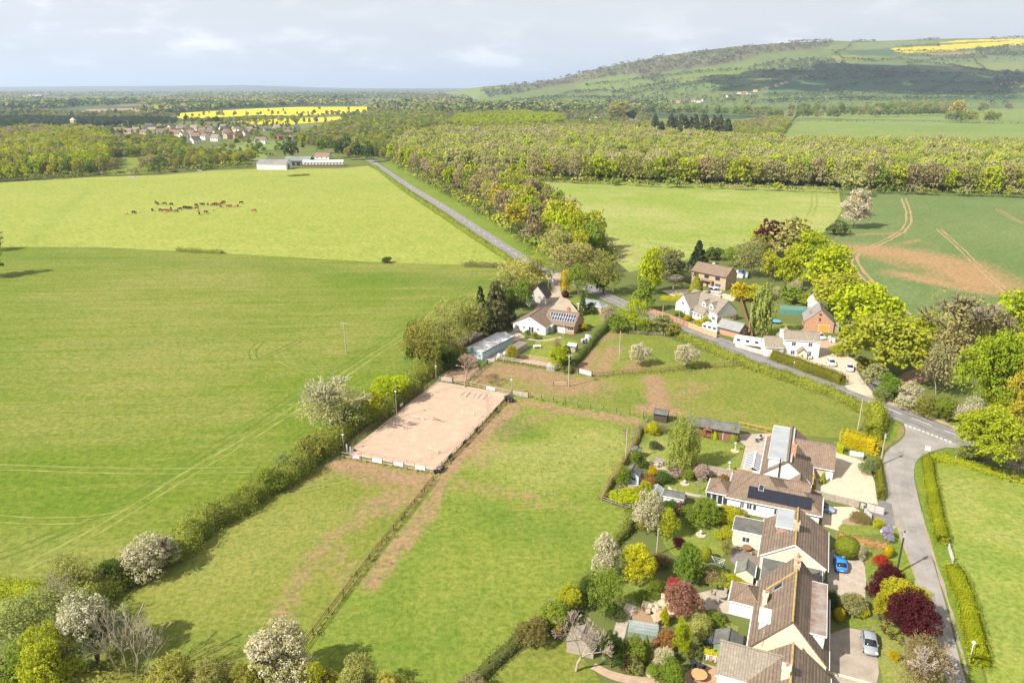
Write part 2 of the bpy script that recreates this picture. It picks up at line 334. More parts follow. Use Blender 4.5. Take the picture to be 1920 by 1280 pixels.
def plant(x, y, w, h, kind, color, label, cat='tree', name='tree', group=None, mat=None, wood=None, var=None, lod=None, z=0.0, rot=None, bark=None, inner=None, d=None):
    """one tree or shrub: an empty at its foot with its crown and its trunk"""
    rng = random.Random(int(x * 31 + y * 17)); dist = math.hypot(x, y)
    lod = lod or ('near' if dist < 190 or (mat and dist < 500) else 'mid' if dist < 330 else 'far'); var = rng.randrange(3) if var is None else var
    rz = rng.uniform(0, 6.28) if rot is None else rot
    o = empty(name, (x, y, z), rz, label, cat, group); o.scale = (w, d or w, h)
    if kind in ('bare', 'thicket'):
        k = link('branches', getwood(kind, var, lod), o); k.data = k.data if k.data.materials else k.data
        set_mat(k, bark or TWIG)
        if inner:   # a first haze of young leaf among the twigs
            c = link('crown', getcrown('loose', var, lod), o); set_mat(c, mat or FOL); c.color = tuple(inner) + (1,)
    else:
        c = link('crown', getcrown(kind, var, lod), o); set_mat(c, mat or FOL); j = rng.uniform(.9, 1.1); c.color = (color[0] * j * rng.uniform(.95, 1.05), color[1] * j, color[2] * j, 1)
        if kind not in ('clip', 'cone') and (lod == 'near' or dist < 420):
            t = link('trunk', getwood(kind if kind in ('conifer', 'bush', 'weep') else 'std', var, 'mid'), o); set_mat(t, bark or BARK)
    TREES.append(o); return o
def set_mat(o, m):
    if not o.data.materials: o.data.materials.append(None)
    o.material_slots[0].link = 'OBJECT'; o.material_slots[0].material = m
def tree(px, py, ytop, wpx, kind, color, label, **k):
    """a plant given by where the photo shows its foot, its top row and its width"""
    x, y = P(px, py); return plant(x, y, wpx * mpp(py) * 1.04, max(.4, hgt((x, y), ytop)), kind, color, label, **k)
def hedge(pts, w, h, color, label, leaf=.28, dens=26, rough=.25, name='hedge', mat=None, world=False, gap=0.0, seed=1, core=True, group=None, tag_kind=None, tone=(.5, .5), cat='hedge'):
    """a hedge along photo points: a leafy rounded bank with a dense heart"""
    rng = np.random.RandomState(seed); q = np.array(pts if world else [P(*p) for p in pts]); s = np.linalg.norm(np.diff(q, axis=0), axis=1); L = s.sum(); cs = np.concatenate([[0], np.cumsum(s)])
    o0 = q.mean(0)
    k = int(L * (w + 2 * h) * dens); t0 = rng.rand(k) * (L + 1.6) - .8; t = np.clip(t0, 0, L); en = t != t0
    j = np.clip(np.searchsorted(cs, t) - 1, 0, len(s) - 1); u = (t - cs[j]) / s[j]; c = q[j] + (q[j + 1] - q[j]) * u[:, None]; dv = (q[j + 1] - q[j]) / s[j][:, None]; nv = np.stack([-dv[:, 1], dv[:, 0]], 1)
    hh = h * (1 + rough * (fbm(t, t * 0 + seed * 7, 3.0, seed) - .5) * 2.2); ww = w * (1 + rough * (fbm(t, t * 0 + seed * 3 + 50, 4.0, seed + 3) - .5) * 2); off = (fbm(t, t * 0 + 99, 6, seed + 9) - .5) * w * rough * 1.6
    per = rng.rand(k) * (2 * h + w); a = np.where(per < h, -1.0, np.where(per > h + w, 1.0, ((per - h) / w) * 2 - 1)); zc = np.where(per < h, per / h, np.where(per > h + w, (per - h - w) / h, 1.0)); a = np.where(en, a * rng.rand(k) ** .5, a); zc = np.where(en, zc * rng.rand(k) ** .5, zc); ex = np.where(en, np.sign(t0) * .28 * w * (1 - .5 * a * a), 0)
    e = .82 + .18 * np.sqrt(np.clip(1 - zc ** 4, 0, 1)); jit = rng.normal(0, leaf * .35 * (1 + 2 * rough), (k, 3)); zz_ = zc * hh * (1 - .16 * a ** 4)
    p = np.stack([c[:, 0] + nv[:, 0] * (a * ww / 2 * e + off) + dv[:, 0] * ex, c[:, 1] + nv[:, 1] * (a * ww / 2 * e + off) + dv[:, 1] * ex, zz_], 1) + jit; p[:, 2] = np.maximum(p[:, 2], .05)
    nr = np.stack([nv[:, 0] * a, nv[:, 1] * a, np.where(np.abs(a) < 1, 1.0, .35)], 1)
    v, f = leafquads(p, nr + rng.normal(0, .4, nr.shape), leaf, rng)
    tt = np.clip(.5 + (fbm(p[:, 0], p[:, 1], 2.2, seed + 21) - .5) * 2.6 + rng.normal(0, .12, k), 0, 1); at = np.stack([np.repeat(tt, 4), np.repeat(rng.rand(k), 4), np.zeros(4 * k)], 1)
    fs = [f]
    if core:
        st = np.linspace(0, L, max(2, int(L / 1.5))); j = np.clip(np.searchsorted(cs, st) - 1, 0, len(s) - 1); u = (st - cs[j]) / s[j]; c = q[j] + (q[j + 1] - q[j]) * u[:, None]; dv = (q[j + 1] - q[j]) / s[j][:, None]; nv = np.stack([-dv[:, 1], dv[:, 0]], 1)
        h2 = h * (1 + rough * (fbm(st, st * 0 + seed * 7, 3.0, seed) - .5) * 2.2) * .84; w2 = w * (1 + rough * (fbm(st, st * 0 + seed * 3 + 50, 4.0, seed + 3) - .5) * 2) * .36; of = (fbm(st, st * 0 + 99, 6, seed + 9) - .5) * w * rough * 1.6
        ring = [np.stack([c[:, 0] + nv[:, 0] * (sx * w2 + of), c[:, 1] + nv[:, 1] * (sx * w2 + of), h2 * z], 1) for sx, z in ((-1, 0), (-1.05, .7), (-.55, 1), (.55, 1), (1.05, .7), (1, 0))]
        n_ = len(st); cvx = np.concatenate(ring); b = len(v); fc = []
        for r_ in range(5):
            for i in range(n_ - 1): fc.append((b + r_ * n_ + i, b + r_ * n_ + i + 1, b + (r_ + 1) * n_ + i + 1, b + (r_ + 1) * n_ + i))
        for i in (0, n_ - 1):
            fc.append((b + i, b + n_ + i, b + 4 * n_ + i, b + 5 * n_ + i)); fc.append((b + n_ + i, b + 2 * n_ + i, b + 3 * n_ + i, b + 4 * n_ + i))
        v = np.vstack([v, cvx]); at = np.vstack([at, np.tile([.15, .9, 0], (len(cvx), 1))]); fs.append(np.array(fc))
    v = v - np.array([o0[0], o0[1], 0]); fs = [np.vstack(fs)]
    o = link(name, npmesh('hedge_mesh', v, fs, {'leaf': at}), None, [mat or FOL]); o.location = (o0[0], o0[1], 0); o.color = tuple(color) + (1,)
    return tag(o, label, cat, group, tag_kind)
# ---------------------------------------------------------------- the land
def inpoly(x, y, poly):
    c = np.zeros(len(x), bool); k = len(poly)
    for i in range(k):
        x0, y0 = poly[i]; x1, y1 = poly[(i + 1) % k]
        if y0 == y1: continue
        m = ((y0 > y) != (y1 > y)) & (x < (x1 - x0) * (y - y0) / (y1 - y0) + x0); c ^= m
    return c
def polydist(x, y, pl):
    """distance to a polyline"""
    d = np.full(len(x), 1e9)
    for i in range(len(pl) - 1):
        ax, ay = pl[i]; bx, by = pl[i + 1]; L = (bx - ax) ** 2 + (by - ay) ** 2 + 1e-9
        t = np.clip(((x - ax) * (bx - ax) + (y - ay) * (by - ay)) / L, 0, 1); d = np.minimum(d, np.hypot(x - ax - t * (bx - ax), y - ay - t * (by - ay)))
    return d
def smooth_poly(pts, closed=True, it=2):
    for _ in range(it):
        o = []; k = len(pts)
        for i in range(k if closed else k - 1):
            a = pts[i]; b = pts[(i + 1) % k]; o += [(a[0] * .75 + b[0] * .25, a[1] * .75 + b[1] * .25), (a[0] * .25 + b[0] * .75, a[1] * .25 + b[1] * .75)]
        pts = o if closed else [pts[0]] + o + [pts[-1]]
    return pts
def strokes(x, y, lst):
    """soft worn patches: list of (photo points, radius in metres, strength)"""
    w = np.zeros(len(x)); dx = (fbm(x, y, 9, 5) - .5) * 7; dy = (fbm(x, y, 9, 55) - .5) * 7
    for pts, r, s in lst:
        q = [P(*p) for p in pts]; q = q if len(q) > 1 else q * 2; d = polydist(x + dx * min(1, r / 6), y + dy * min(1, r / 6), q)
        w = np.maximum(w, s * np.clip(1.25 - d / r, 0, 1) ** .8) if s > 0 else np.minimum(w, s * np.clip(1.25 - d / r, 0, 1))
    return w
def sheet(name, px, m, z, res=None, wear=(), tone=(), smooth=0, world=False, kind='structure', edge=0.0, parent=None):
    """a patch of ground outlined in the photo, fine-meshed where it carries worn patches"""
    q = [tuple(p) for p in (px if world else [P(*p) for p in px])]
    if smooth: q = smooth_poly(q, True, smooth)
    if edge:
        o = []
        for i in range(len(q)):
            a, b = q[i], q[(i + 1) % len(q)]; L = math.hypot(b[0] - a[0], b[1] - a[1]); k = max(1, int(L / (edge * 2.5)))
            for j in range(k): o.append((a[0] + (b[0] - a[0]) * j / k, a[1] + (b[1] - a[1]) * j / k))
        ar = np.array(o); o = [(p[0] + (vnoise([p[0]], [p[1]], edge * 3, 3)[0] - .5) * 2 * edge, p[1] + (vnoise([p[0]], [p[1]], edge * 3, 8)[0] - .5) * 2 * edge) for p in ar]; q = o
    if res:
        a = np.array(q); gx, gy = np.meshgrid(np.arange(a[:, 0].min(), a[:, 0].max(), res), np.arange(a[:, 1].min(), a[:, 1].max(), res)); gx = gx.ravel(); gy = gy.ravel()
        rs = np.random.RandomState(4); gx = gx + rs.uniform(-.2, .2, len(gx)) * res; gy = gy + rs.uniform(-.2, .2, len(gy)) * res
        k = inpoly(gx, gy, q) & (polydist(gx, gy, q + [q[0]]) > res * .5); pts = [Vector(p) for p in q] + [Vector(p) for p in zip(gx[k], gy[k])]
    else: pts = [Vector(p) for p in q]
    nq = len(q); ed = [(i, (i + 1) % nq) for i in range(nq)]
    vs, es, fs, *_ = geometry.delaunay_2d_cdt(pts, ed, [list(range(nq))], 1, 1e-5)
    v = np.array([(p.x, p.y, 0.0) for p in vs]); f = np.array([t if True else t for t in fs if len(t) == 3])
    c = v[:, :2].mean(0); fl = f.copy(); cr = np.cross(v[f[:, 1]] - v[f[:, 0]], v[f[:, 2]] - v[f[:, 0]])[:, 2]; fl[cr < 0] = fl[cr < 0][:, ::-1]
    at = {}
    if wear: at['wear'] = np.clip(strokes(v[:, 0], v[:, 1], wear), 0, 1.2)
    if tone: at['tone'] = strokes(v[:, 0], v[:, 1], [t for t in tone if t[2] > 0]) + strokes(v[:, 0], v[:, 1], [t for t in tone if t[2] < 0])
    o = link(name, npmesh(name + '_mesh', v, fl, at), parent, [m]); o.location.z = z
    return tag(o, kind=kind) if kind else o
def ribbon(name, px, w, m, z, world=False, smooth=2, wob=0.0, seed=1, kind='structure', parent=None, width2=None):
    """a strip of ground along photo points"""
    q = [tuple(p) for p in (px if world else [P(*p) for p in px])]; q = smooth_poly(q, False, smooth) if smooth else q
    o = []
    for i in range(len(q) - 1):
        L = math.hypot(q[i + 1][0] - q[i][0], q[i + 1][1] - q[i][1]); k = max(1, int(L / (max(w * 2, 1.2))))
        o += [(q[i][0] + (q[i + 1][0] - q[i][0]) * j / k, q[i][1] + (q[i + 1][1] - q[i][1]) * j / k) for j in range(k)]
    q = np.array(o + [q[-1]]); d = np.gradient(q, axis=0); d /= np.linalg.norm(d, axis=1, keepdims=True) + 1e-9; nv = np.stack([-d[:, 1], d[:, 0]], 1)
    k = len(q); t = np.arange(k); wl = w / 2 * (1 + wob * (vnoise(t, t * 0, 2.2, seed) - .5) * 2); wr = w / 2 * (1 + wob * (vnoise(t, t * 0, 2.2, seed + 5) - .5) * 2)
    if width2: g = np.linspace(1, width2 / w, k); wl = wl * g; wr = wr * g
    v = np.vstack([q + nv * wl[:, None], q - nv * wr[:, None]]); v = np.hstack([v, np.zeros((2 * k, 1))]); i = np.arange(k - 1)
    f = np.stack([i + k, i + k + 1, i + 1, i], 1); ob = link(name, npmesh(name + '_mesh', v, f), parent, [m]); ob.location.z = z
    return tag(ob, kind=kind)

# grasses and crops
G_PAD = Mgrass('paddock_turf', (.150, .162, .028), (.192, .190, .040), (.120, .152, .024), big=.03, mid=.18, fine=1.3, bump=.12)
G_LUSH = Mgrass('lush_turf', (.135, .172, .024), (.200, .205, .042), (.112, .158, .018), big=.04, mid=.3, fine=1.1, bump=.2)
G_LEFT = Mgrass('young_crop', (.107, .151, .014), (.158, .174, .028), (.088, .138, .011), big=.012, mid=.08, fine=.9, streak=R(4), sk=.72, bump=.2, pale=(.200, .188, .052))
G_LIME = Mgrass('lime_pasture', (.218, .244, .044), (.252, .264, .056), (.192, .226, .039), big=.008, mid=.05, fine=.5, streak=R(-8), sk=.25, bump=.1, pale=(.29, .28, .075))
G_MID = Mgrass('striped_pasture', (.190, .235, .040), (.235, .255, .062), (.165, .222, .034), big=.008, mid=.05, fine=.6, streak=R(-28), sk=.8, bump=.1, pale=(.29, .28, .10))
G_EMER = Mgrass('emerald_crop', (.104, .146, .046), (.136, .168, .060), (.092, .136, .041), earth=(.285, .175, .085), big=.012, mid=.09, fine=.7, streak=R(35), sk=.25, bump=.1, pale=(.16, .18, .07))
G_MEAD = Mgrass('mown_meadow', (.190, .218, .036), (.222, .238, .055), (.158, .200, .030), big=.05, mid=.25, fine=1.2, bump=.12)
G_LAWN = Mgrass('lawn', (.145, .182, .030), (.205, .205, .046), (.125, .165, .024), big=.11, mid=.5, fine=2.2, bump=.08)
G_VERGE = Mgrass('verge_grass', (.125, .175, .022), (.185, .205, .034), (.095, .145, .016), big=.08, mid=.5, fine=1.6, bump=.25)
G_FAR = Mgrass('far_pasture', (.140, .195, .045), (.205, .225, .070), (.120, .170, .040), big=.004, mid=.03, fine=.2, bump=.0)
G_DARK = Mgrass('far_crop', (.060, .125, .045), (.085, .145, .055), (.055, .115, .040), big=.004, mid=.03, fine=.2, bump=.0)
RAPE = Mgrass('oilseed_rape', (.66, .50, .012), (.72, .56, .015), (.58, .44, .012), big=.006, mid=.05, fine=.3, bump=.0)
PLOUGH = M('ploughed_soil', (.28, .19, .115), .2, .02, .95, .1)
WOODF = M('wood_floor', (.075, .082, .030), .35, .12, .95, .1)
def Mground():
    """open country: a patchwork of pasture, crops and tilled ground divided at wavering edges"""
    m, n = newmat('countryside'); oc = n('ShaderNodeTexCoord').outputs['Object']
    wv = n('ShaderNodeVectorMath', {0: oc, 1: n('ShaderNodeVectorMath', {0: n('ShaderNodeTexNoise', {'Vector': oc, 'Scale': .004, 'Detail': 2}).outputs['Color'], 1: (120, 120, 0)}, operation='MULTIPLY').outputs[0]}, operation='ADD').outputs[0]
    vo = n('ShaderNodeTexVoronoi', {'Vector': n.mapv(wv, (.0042, .0030, 0.0), (0, 0, .4)), 'Scale': 1.0}); r = n('ShaderNodeSeparateColor', {0: vo.outputs['Color']})
    cr = n('ShaderNodeValToRGB', {0: r.outputs[0]}); e = cr.color_ramp; e.interpolation = 'CONSTANT'
    cols = [(0, (.075, .11, .035)), (.22, (.11, .135, .048)), (.42, (.05, .08, .04)), (.6, (.15, .16, .07)), (.76, (.20, .16, .11)), (.84, (.09, .11, .05)), (.97, (.4, .34, .03))]
    e.elements[0].color = cols[0][1] + (1,); e.elements[1].position = cols[1][0]; e.elements[1].color = cols[1][1] + (1,)
    for p_, c in cols[2:]: k = e.elements.new(p_); k.color = c + (1,)
    near = n.mix(n.ramp(n.noise(oc, .03, 4), .35, .65), (.095, .115, .030), (.135, .150, .040)); s = n('ShaderNodeSeparateXYZ', {0: oc})
    col = n.mix(n.ramp(s.outputs[1], 1250, 1350), near, cr.outputs[0]); col = n.mix(n.math('MULTIPLY', n.noise(oc, .02, 5, .65), .45), col, (.07, .09, .03))
    n.out(n('ShaderNodeBsdfPrincipled', {'Base Color': col, 'Roughness': .95, 'Specular IOR Level': .05}).outputs[0]); return m
mb = MB(); g = 42000.0
mb.add([(-g, -300, 0), (g, -300, 0), (g, g, 0), (-g, g, 0)], [(0, 1, 2, 3)])
tag(mb.build('ground', Mground()), kind='structure')

# fields
HEDGELINE = [(840, 672), (790, 705), (740, 752), (690, 785), (640, 815), (590, 855), (540, 893), (490, 928), (430, 962), (370, 1004), (310, 1048), (250, 1085), (195, 1118), (150, 1145)]
sheet('field', [(-420, 380), (0, 343), (150, 333), (215, 331), (300, 329), (400, 320), (480, 317), (640, 316), (690, 311), (712, 322), (760, 355), (830, 398), (900, 444), (958, 486), (962, 498), (730, 493), (420, 475), (200, 464), (0, 463), (-420, 500)], G_LIME, .02, 6,
      tone=[([(-100, 335), (300, 331), (480, 326), (690, 322)], 16, .32), ([(40, 470), (110, 400), (170, 355)], 3.5, -.35), ([(240, 390), (450, 384)], 25, .15), ([(150, 445), (500, 470)], 12, .2)])
sheet('field', [(-420, 500), (0, 463), (200, 464), (420, 475), (730, 493), (962, 498), (985, 515), (930, 560), (885, 620), (845, 668)] + HEDGELINE[1:] + [(110, 1110), (0, 1085), (-400, 1040)], G_LEFT, .03, 3,
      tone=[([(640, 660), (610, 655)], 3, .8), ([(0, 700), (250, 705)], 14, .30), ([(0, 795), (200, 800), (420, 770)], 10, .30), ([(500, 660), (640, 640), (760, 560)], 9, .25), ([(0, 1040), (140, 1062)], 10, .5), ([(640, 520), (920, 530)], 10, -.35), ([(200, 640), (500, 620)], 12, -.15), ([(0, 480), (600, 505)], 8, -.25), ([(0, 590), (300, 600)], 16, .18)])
sheet('paddock', [(648, 852), (818, 886), (800, 925), (700, 1045), (577, 1207), (540, 1290), (430, 1300), (250, 1290), (120, 1200), (150, 1145)] + HEDGELINE[::-1][1:8] + [(590, 880), (636, 855)], G_PAD, .03, 1.2,
      wear=[([(640, 870), (720, 890), (800, 900)], 4.5, .8), ([(800, 910), (740, 930), (690, 960)], 5, .62), ([(690, 960), (620, 1010), (560, 1090), (530, 1140), (520, 1190)], 2.6, .52), ([(790, 930), (700, 1040), (590, 1190)], 1.0, .42), ([(560, 905), (610, 880)], 4, .40), ([(620, 1020), (640, 1080)], 3, .4), ([(650, 870), (600, 880)], 4, .5)],
      tone=[([(380, 1100), (450, 1040), (560, 980)], 9, .16), ([(300, 1180), (420, 1200)], 9, -.18)])
sheet('paddock', [(822, 884), (958, 742), (1010, 748), (1090, 762), (1213, 780), (1180, 845), (1128, 938), (1185, 962), (1160, 1010), (1100, 1085), (1040, 1160), (950, 1225), (880, 1300), (540, 1300), (577, 1207), (700, 1045), (800, 925)], G_LUSH, .034, 1.2,
      wear=[([(955, 765), (900, 820), (845, 880)], 3.2, .85), ([(840, 885), (815, 930), (740, 1030), (690, 1090)], 2.4, .72), ([(850, 905), (930, 925), (1000, 940)], 3.2, .42), ([(970, 752), (1060, 768), (1190, 788)], 2.6, .75), ([(900, 870), (960, 800), (1040, 775)], 5, .42), ([(1000, 930), (1080, 950)], 3, .28)],
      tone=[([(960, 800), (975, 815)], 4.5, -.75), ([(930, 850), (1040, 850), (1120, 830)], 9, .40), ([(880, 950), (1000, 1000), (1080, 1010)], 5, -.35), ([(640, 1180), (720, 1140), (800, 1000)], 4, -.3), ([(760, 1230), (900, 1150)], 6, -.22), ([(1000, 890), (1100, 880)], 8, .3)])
sheet('paddock', [(905, 690), (928, 677), (1060, 698), (1112, 706), (1250, 694), (1392, 686), (1470, 715), (1560, 748), (1625, 778), (1600, 830), (1580, 822), (1450, 812), (1383, 798), (1240, 776), (1215, 780), (1090, 762), (962, 740), (880, 716)], G_PAD, .03, 1.2,
      wear=[([(890, 712), (960, 690), (1040, 715), (1090, 725)], 9, .75), ([(930, 730), (1000, 738)], 4, .6), ([(1225, 712), (1228, 745), (1240, 772)], 3.6, .95), ([(1215, 770), (1265, 775)], 3.5, .85), ([(1310, 725), (1270, 745)], 6, .45), ([(1060, 725), (1130, 742)], 6, .35), ([(1270, 765), (1400, 780)], 4, .3)],
      tone=[([(1060, 745), (1200, 750)], 6, -.25), ([(1500, 760), (1590, 790)], 6, -.3)])
sheet('paddock', [(1062, 697), (1095, 655), (1130, 622), (1180, 612), (1250, 632), (1330, 662), (1392, 685), (1250, 693), (1112, 704)], G_PAD, .034, 1.0,
      wear=[([(1100, 660), (1085, 690), (1110, 700)], 5, .8), ([(1150, 655), (1125, 695)], 3.5, .7), ([(1205, 682), (1180, 692)], 4, .6), ([(1120, 640), (1150, 625)], 4, .6)], tone=[([(1300, 670), (1220, 660)], 6, -.35), ([(1160, 640), (1200, 630)], 5, -.2)])
sheet('field', [(995, 326), (1200, 336), (1400, 344), (1572, 352), (1578, 395), (1560, 425), (1530, 445), (1450, 440), (1320, 480), (1230, 500), (1180, 510), (1130, 470), (1080, 420), (1030, 378), (985, 340), (985, 326)], G_MID, .02, 4, tone=[([(1040, 370), (1100, 430), (1170, 490)], 9, .75), ([(1100, 352), (1560, 362)], 10, -.25), ([(1555, 400), (1480, 440)], 5, .5)], wear=[([(1120, 440), (1190, 480)], 6, .35)])
sheet('field', [(1582, 354), (1700, 355), (1960, 362), (2200, 375), (2200, 640), (1960, 580), (1860, 600), (1760, 600), (1690, 590), (1620, 520), (1560, 455), (1575, 430)], G_EMER, .02, 2.5,
      wear=[([(1640, 470), (1700, 478), (1780, 495), (1840, 530)], 20, .85), ([(1690, 515), (1850, 545)], 9, .8), ([(1690, 500), (1640, 480)], 4, .6), ([(1550, 442), (1620, 440), (1690, 437)], 2.6, .8), ([(1625, 480), (1680, 460), (1720, 450)], 3, .55), ([(1740, 455), (1850, 530)], 3, .4)], tone=[([(1700, 380), (1900, 440)], 10, .2)])
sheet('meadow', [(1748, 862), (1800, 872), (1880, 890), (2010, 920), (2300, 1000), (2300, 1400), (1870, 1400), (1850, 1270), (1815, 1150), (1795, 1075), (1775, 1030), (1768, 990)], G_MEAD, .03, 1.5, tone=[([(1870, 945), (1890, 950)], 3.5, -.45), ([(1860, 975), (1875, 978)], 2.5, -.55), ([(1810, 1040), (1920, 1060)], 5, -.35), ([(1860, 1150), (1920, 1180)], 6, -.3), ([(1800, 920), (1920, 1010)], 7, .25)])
for px in ([(196, 330), (208, 298), (240, 292), (282, 294), (300, 322)], [(380, 300), (398, 284), (470, 285), (510, 292), (470, 310), (430, 306)], [(400, 278), (420, 268), (520, 262), (545, 278), (470, 282)]): sheet('field', px, G_FAR if px[0][0] > 300 else G_LUSH, .02, smooth=1)
sheet('field', [(1458, 263), (1482, 240), (1500, 226), (1700, 226), (2300, 232), (2300, 290), (1920, 272), (1700, 266)], G_FAR, .02); sheet('field', [(1470, 222), (1490, 214), (1800, 205), (2400, 196), (2400, 231), (1700, 225)], G_FAR, .03)
sheet('rough_ground', [(1400, 277), (1440, 264), (1560, 265), (1920, 271), (2200, 280), (2200, 290), (1920, 280), (1700, 276), (1500, 280)], M('dry_rough', (.30, .205, .115), .3, .05, .95, .1), .04)
sheet('rape_field', [(312, 217), (330, 213), (480, 204), (560, 201), (700, 200.5), (745, 204), (735, 209), (640, 213), (560, 217), (480, 216), (430, 219), (345, 223)], RAPE, .05); sheet('rape_field', [(445, 229), (452, 225), (560, 222), (640, 219), (650, 222), (600, 229), (540, 234), (480, 233)], RAPE, .05)
sheet('field', [(130, 216), (165, 205), (250, 203), (300, 208), (235, 214)], PLOUGH, .05); sheet('field', [(-60, 203), (0, 196), (85, 196), (80, 200)], PLOUGH, .05); sheet('field', [(760, 186), (800, 181), (900, 180), (880, 186)], PLOUGH, .05); sheet('field', [(30, 182), (50, 178.5), (84, 178.4), (82, 181)], M('straw_field', (.55, .42, .24), .1, .01, .95, .1), .05)
for px in ([(0, 192.5), (60, 189.5), (190, 191), (180, 193.5)], [(90, 196.5), (200, 192.5), (230, 194), (110, 200)], [(620, 195), (700, 192), (760, 194), (690, 198)]): sheet('field', px, G_DARK, .05)
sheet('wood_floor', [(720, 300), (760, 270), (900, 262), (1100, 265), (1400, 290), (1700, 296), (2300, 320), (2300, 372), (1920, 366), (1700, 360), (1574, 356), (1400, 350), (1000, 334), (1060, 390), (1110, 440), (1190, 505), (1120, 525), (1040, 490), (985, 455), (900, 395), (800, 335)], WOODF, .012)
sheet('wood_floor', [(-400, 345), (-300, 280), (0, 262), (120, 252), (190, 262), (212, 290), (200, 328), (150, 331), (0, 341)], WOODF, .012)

# the arena, roads, drives and paths
SAND = M('arena_sand', (.39, .285, .206), .12, .45, .95, .1, bump=.07)
AR = [(648, 850), (820, 882), (955, 738), (820, 715)]
sheet('arena_sand', AR, SAND, .06); ac = np.mean([P(*p) for p in AR], 0); ribbon('arena_track', [tuple(ac + (np.array(P(*p)) - ac) * .93) for p in AR + AR[:1]], 1.5, M('tracked_sand', (.362, .262, .188), .2, .8, .95, .1, bump=.07), .066, True, 1, .6)
ASPH = M('worn_asphalt', (.240, .220, .195), .2, .25, .9, .25, bump=.01); ASPH2 = M('road_asphalt', (.19, .18, .168), .22, .3, .9, .25, bump=.01); TAR = M('patched_tar', (.155, .145, .135), .2, .5, .9, .25)
GRAV = M('pale_gravel', (.47, .375, .27), .10, .8, .95, .15, bump=.02); DRIVE = M('dusty_drive', (.35, .285, .215), .15, .5, .95, .15); PAVE = M('paving_slabs', (.34, .285, .225), .16, .9, .9, .2); PAVED = M('dark_patio', (.175, .150, .130), .2, 1.2, .9, .2); PATH = M('dirt_path', (.36, .26, .185), .15, .6, .95, .1); WHITE = M('road_paint', (.62, .60, .56), .15, 1.5, .8, .2)
ROAD = [(690, 299), (706, 308), (760, 346), (830, 387), (900, 434), (972, 480), (1000, 500), (1045, 518), (1090, 534), (1137, 556), (1172, 572), (1240, 601), (1340, 637), (1400, 662), (1445, 680), (1515, 707), (1600, 739), (1690, 779), (1787, 816), (1880, 851), (2050, 915)]
ribbon('road', ROAD, 6.6, ASPH2, .045)
RW = smooth_poly([P(*p) for p in ROAD], False, 2)
def offset(q, d): 
    q = np.array(q); t = np.gradient(q, axis=0); t /= np.linalg.norm(t, axis=1, keepdims=True); return [tuple(p) for p in q + np.stack([-t[:, 1], t[:, 0]], 1) * d]
for d in (-1.5, 1.5): ribbon('wheel_track', [p for p in offset(RW, d) if p[1] < 330], .75, TAR, .049, True, 0, .25)
def dashes(name, q, a, b, L, gap, w, z):
    q = np.array(q); s = np.concatenate([[0], np.cumsum(np.linalg.norm(np.diff(q, axis=0), axis=1))]); t = a
    mbx = MB()
    while t + L < min(b, s[-1]):
        p0 = [np.interp(t, s, q[:, i]) for i in (0, 1)]; p1 = [np.interp(t + L, s, q[:, i]) for i in (0, 1)]; d = np.subtract(p1, p0); d = d / np.linalg.norm(d); nx, ny = -d[1] * w / 2, d[0] * w / 2
        mbx.add([(p0[0] - nx, p0[1] - ny, z), (p1[0] - nx, p1[1] - ny, z), (p1[0] + nx, p1[1] + ny, z), (p0[0] + nx, p0[1] + ny, z)], [(0, 1, 2, 3)]); t += L + gap
    return tag(mbx.build(name, WHITE), kind='structure')
near_ = [p for p in RW if p[1] < 260]
dashes('centre_line', [P(*p) for p in ((1655, 762), (1690, 776), (1787, 813), (1880, 849))], 0, 200, 4.6, 2.6, .16, .056); dashes('centre_line', [P(*p) for p in ((760, 345), (830, 386), (900, 433), (972, 479))], 0, 900, 4, 6, .16, .056)
JL = [(1690, 826), (1664, 842), (1655, 862), (1655, 900), (1660, 935), (1671, 980), (1688, 1034), (1716, 1096), (1745, 1170), (1775, 1290), (1815, 1290), (1806, 1262), (1784, 1177), (1764, 1101), (1743, 1032), (1733, 981), (1719, 922), (1712, 886), (1718, 862), (1738, 849), (1782, 836), (1830, 850), (1800, 826), (1690, 784), (1697, 800), (1698, 812)]
sheet('lane', JL, ASPH, .040, smooth=1)
gw = [P(*p) for p in ((1694, 795), (1725, 806), (1786, 829))]; dashes('give_way_line', gw, .2, 60, .6, .35, .22, .056); dashes('give_way_line', [(x - .2, y - .45) for x, y in gw], .2, 60, .6, .35, .22, .056)
ribbon('footpath', [(1625, 742), (1690, 762), (1787, 799), (1870, 832)], 1.5, PATH, .052, wob=.25)
sheet('verge', [(1660, 790), (1690, 793), (1697, 806), (1692, 820), (1668, 834), (1655, 848), (1648, 820)], G_VERGE, .055, 1, smooth=1, wear=[([(1697, 802), (1694, 822), (1668, 836), (1660, 848)], 1.3, .95)])
sheet('verge', [(1738, 851), (1715, 868), (1714, 890), (1722, 925), (1736, 981), (1746, 1032), (1767, 1101), (1787, 1177), (1810, 1270), (1850, 1290), (1836, 1230), (1805, 1130), (1786, 1062), (1764, 985), (1748, 900), (1745, 862), (1790, 862), (1830, 852), (1785, 838)], G_VERGE, .05, 1, smooth=1)
sheet('verge', [(1690, 985), (1700, 1040), (1722, 1100), (1690, 1090), (1668, 1050), (1655, 1000)], G_VERGE, .05, smooth=1); ribbon('verge', [(700, 309), (750, 352), (820, 398), (890, 444), (960, 490)], 4.5, G_VERGE, .041); ribbon('verge', [(722, 306), (775, 343), (845, 384), (915, 430), (990, 478), (1040, 500)], 9, G_VERGE, .041); ribbon('verge', [(732, 302), (790, 338), (865, 382), (935, 426), (1010, 474), (1060, 496)], 12, G_VERGE, .038)
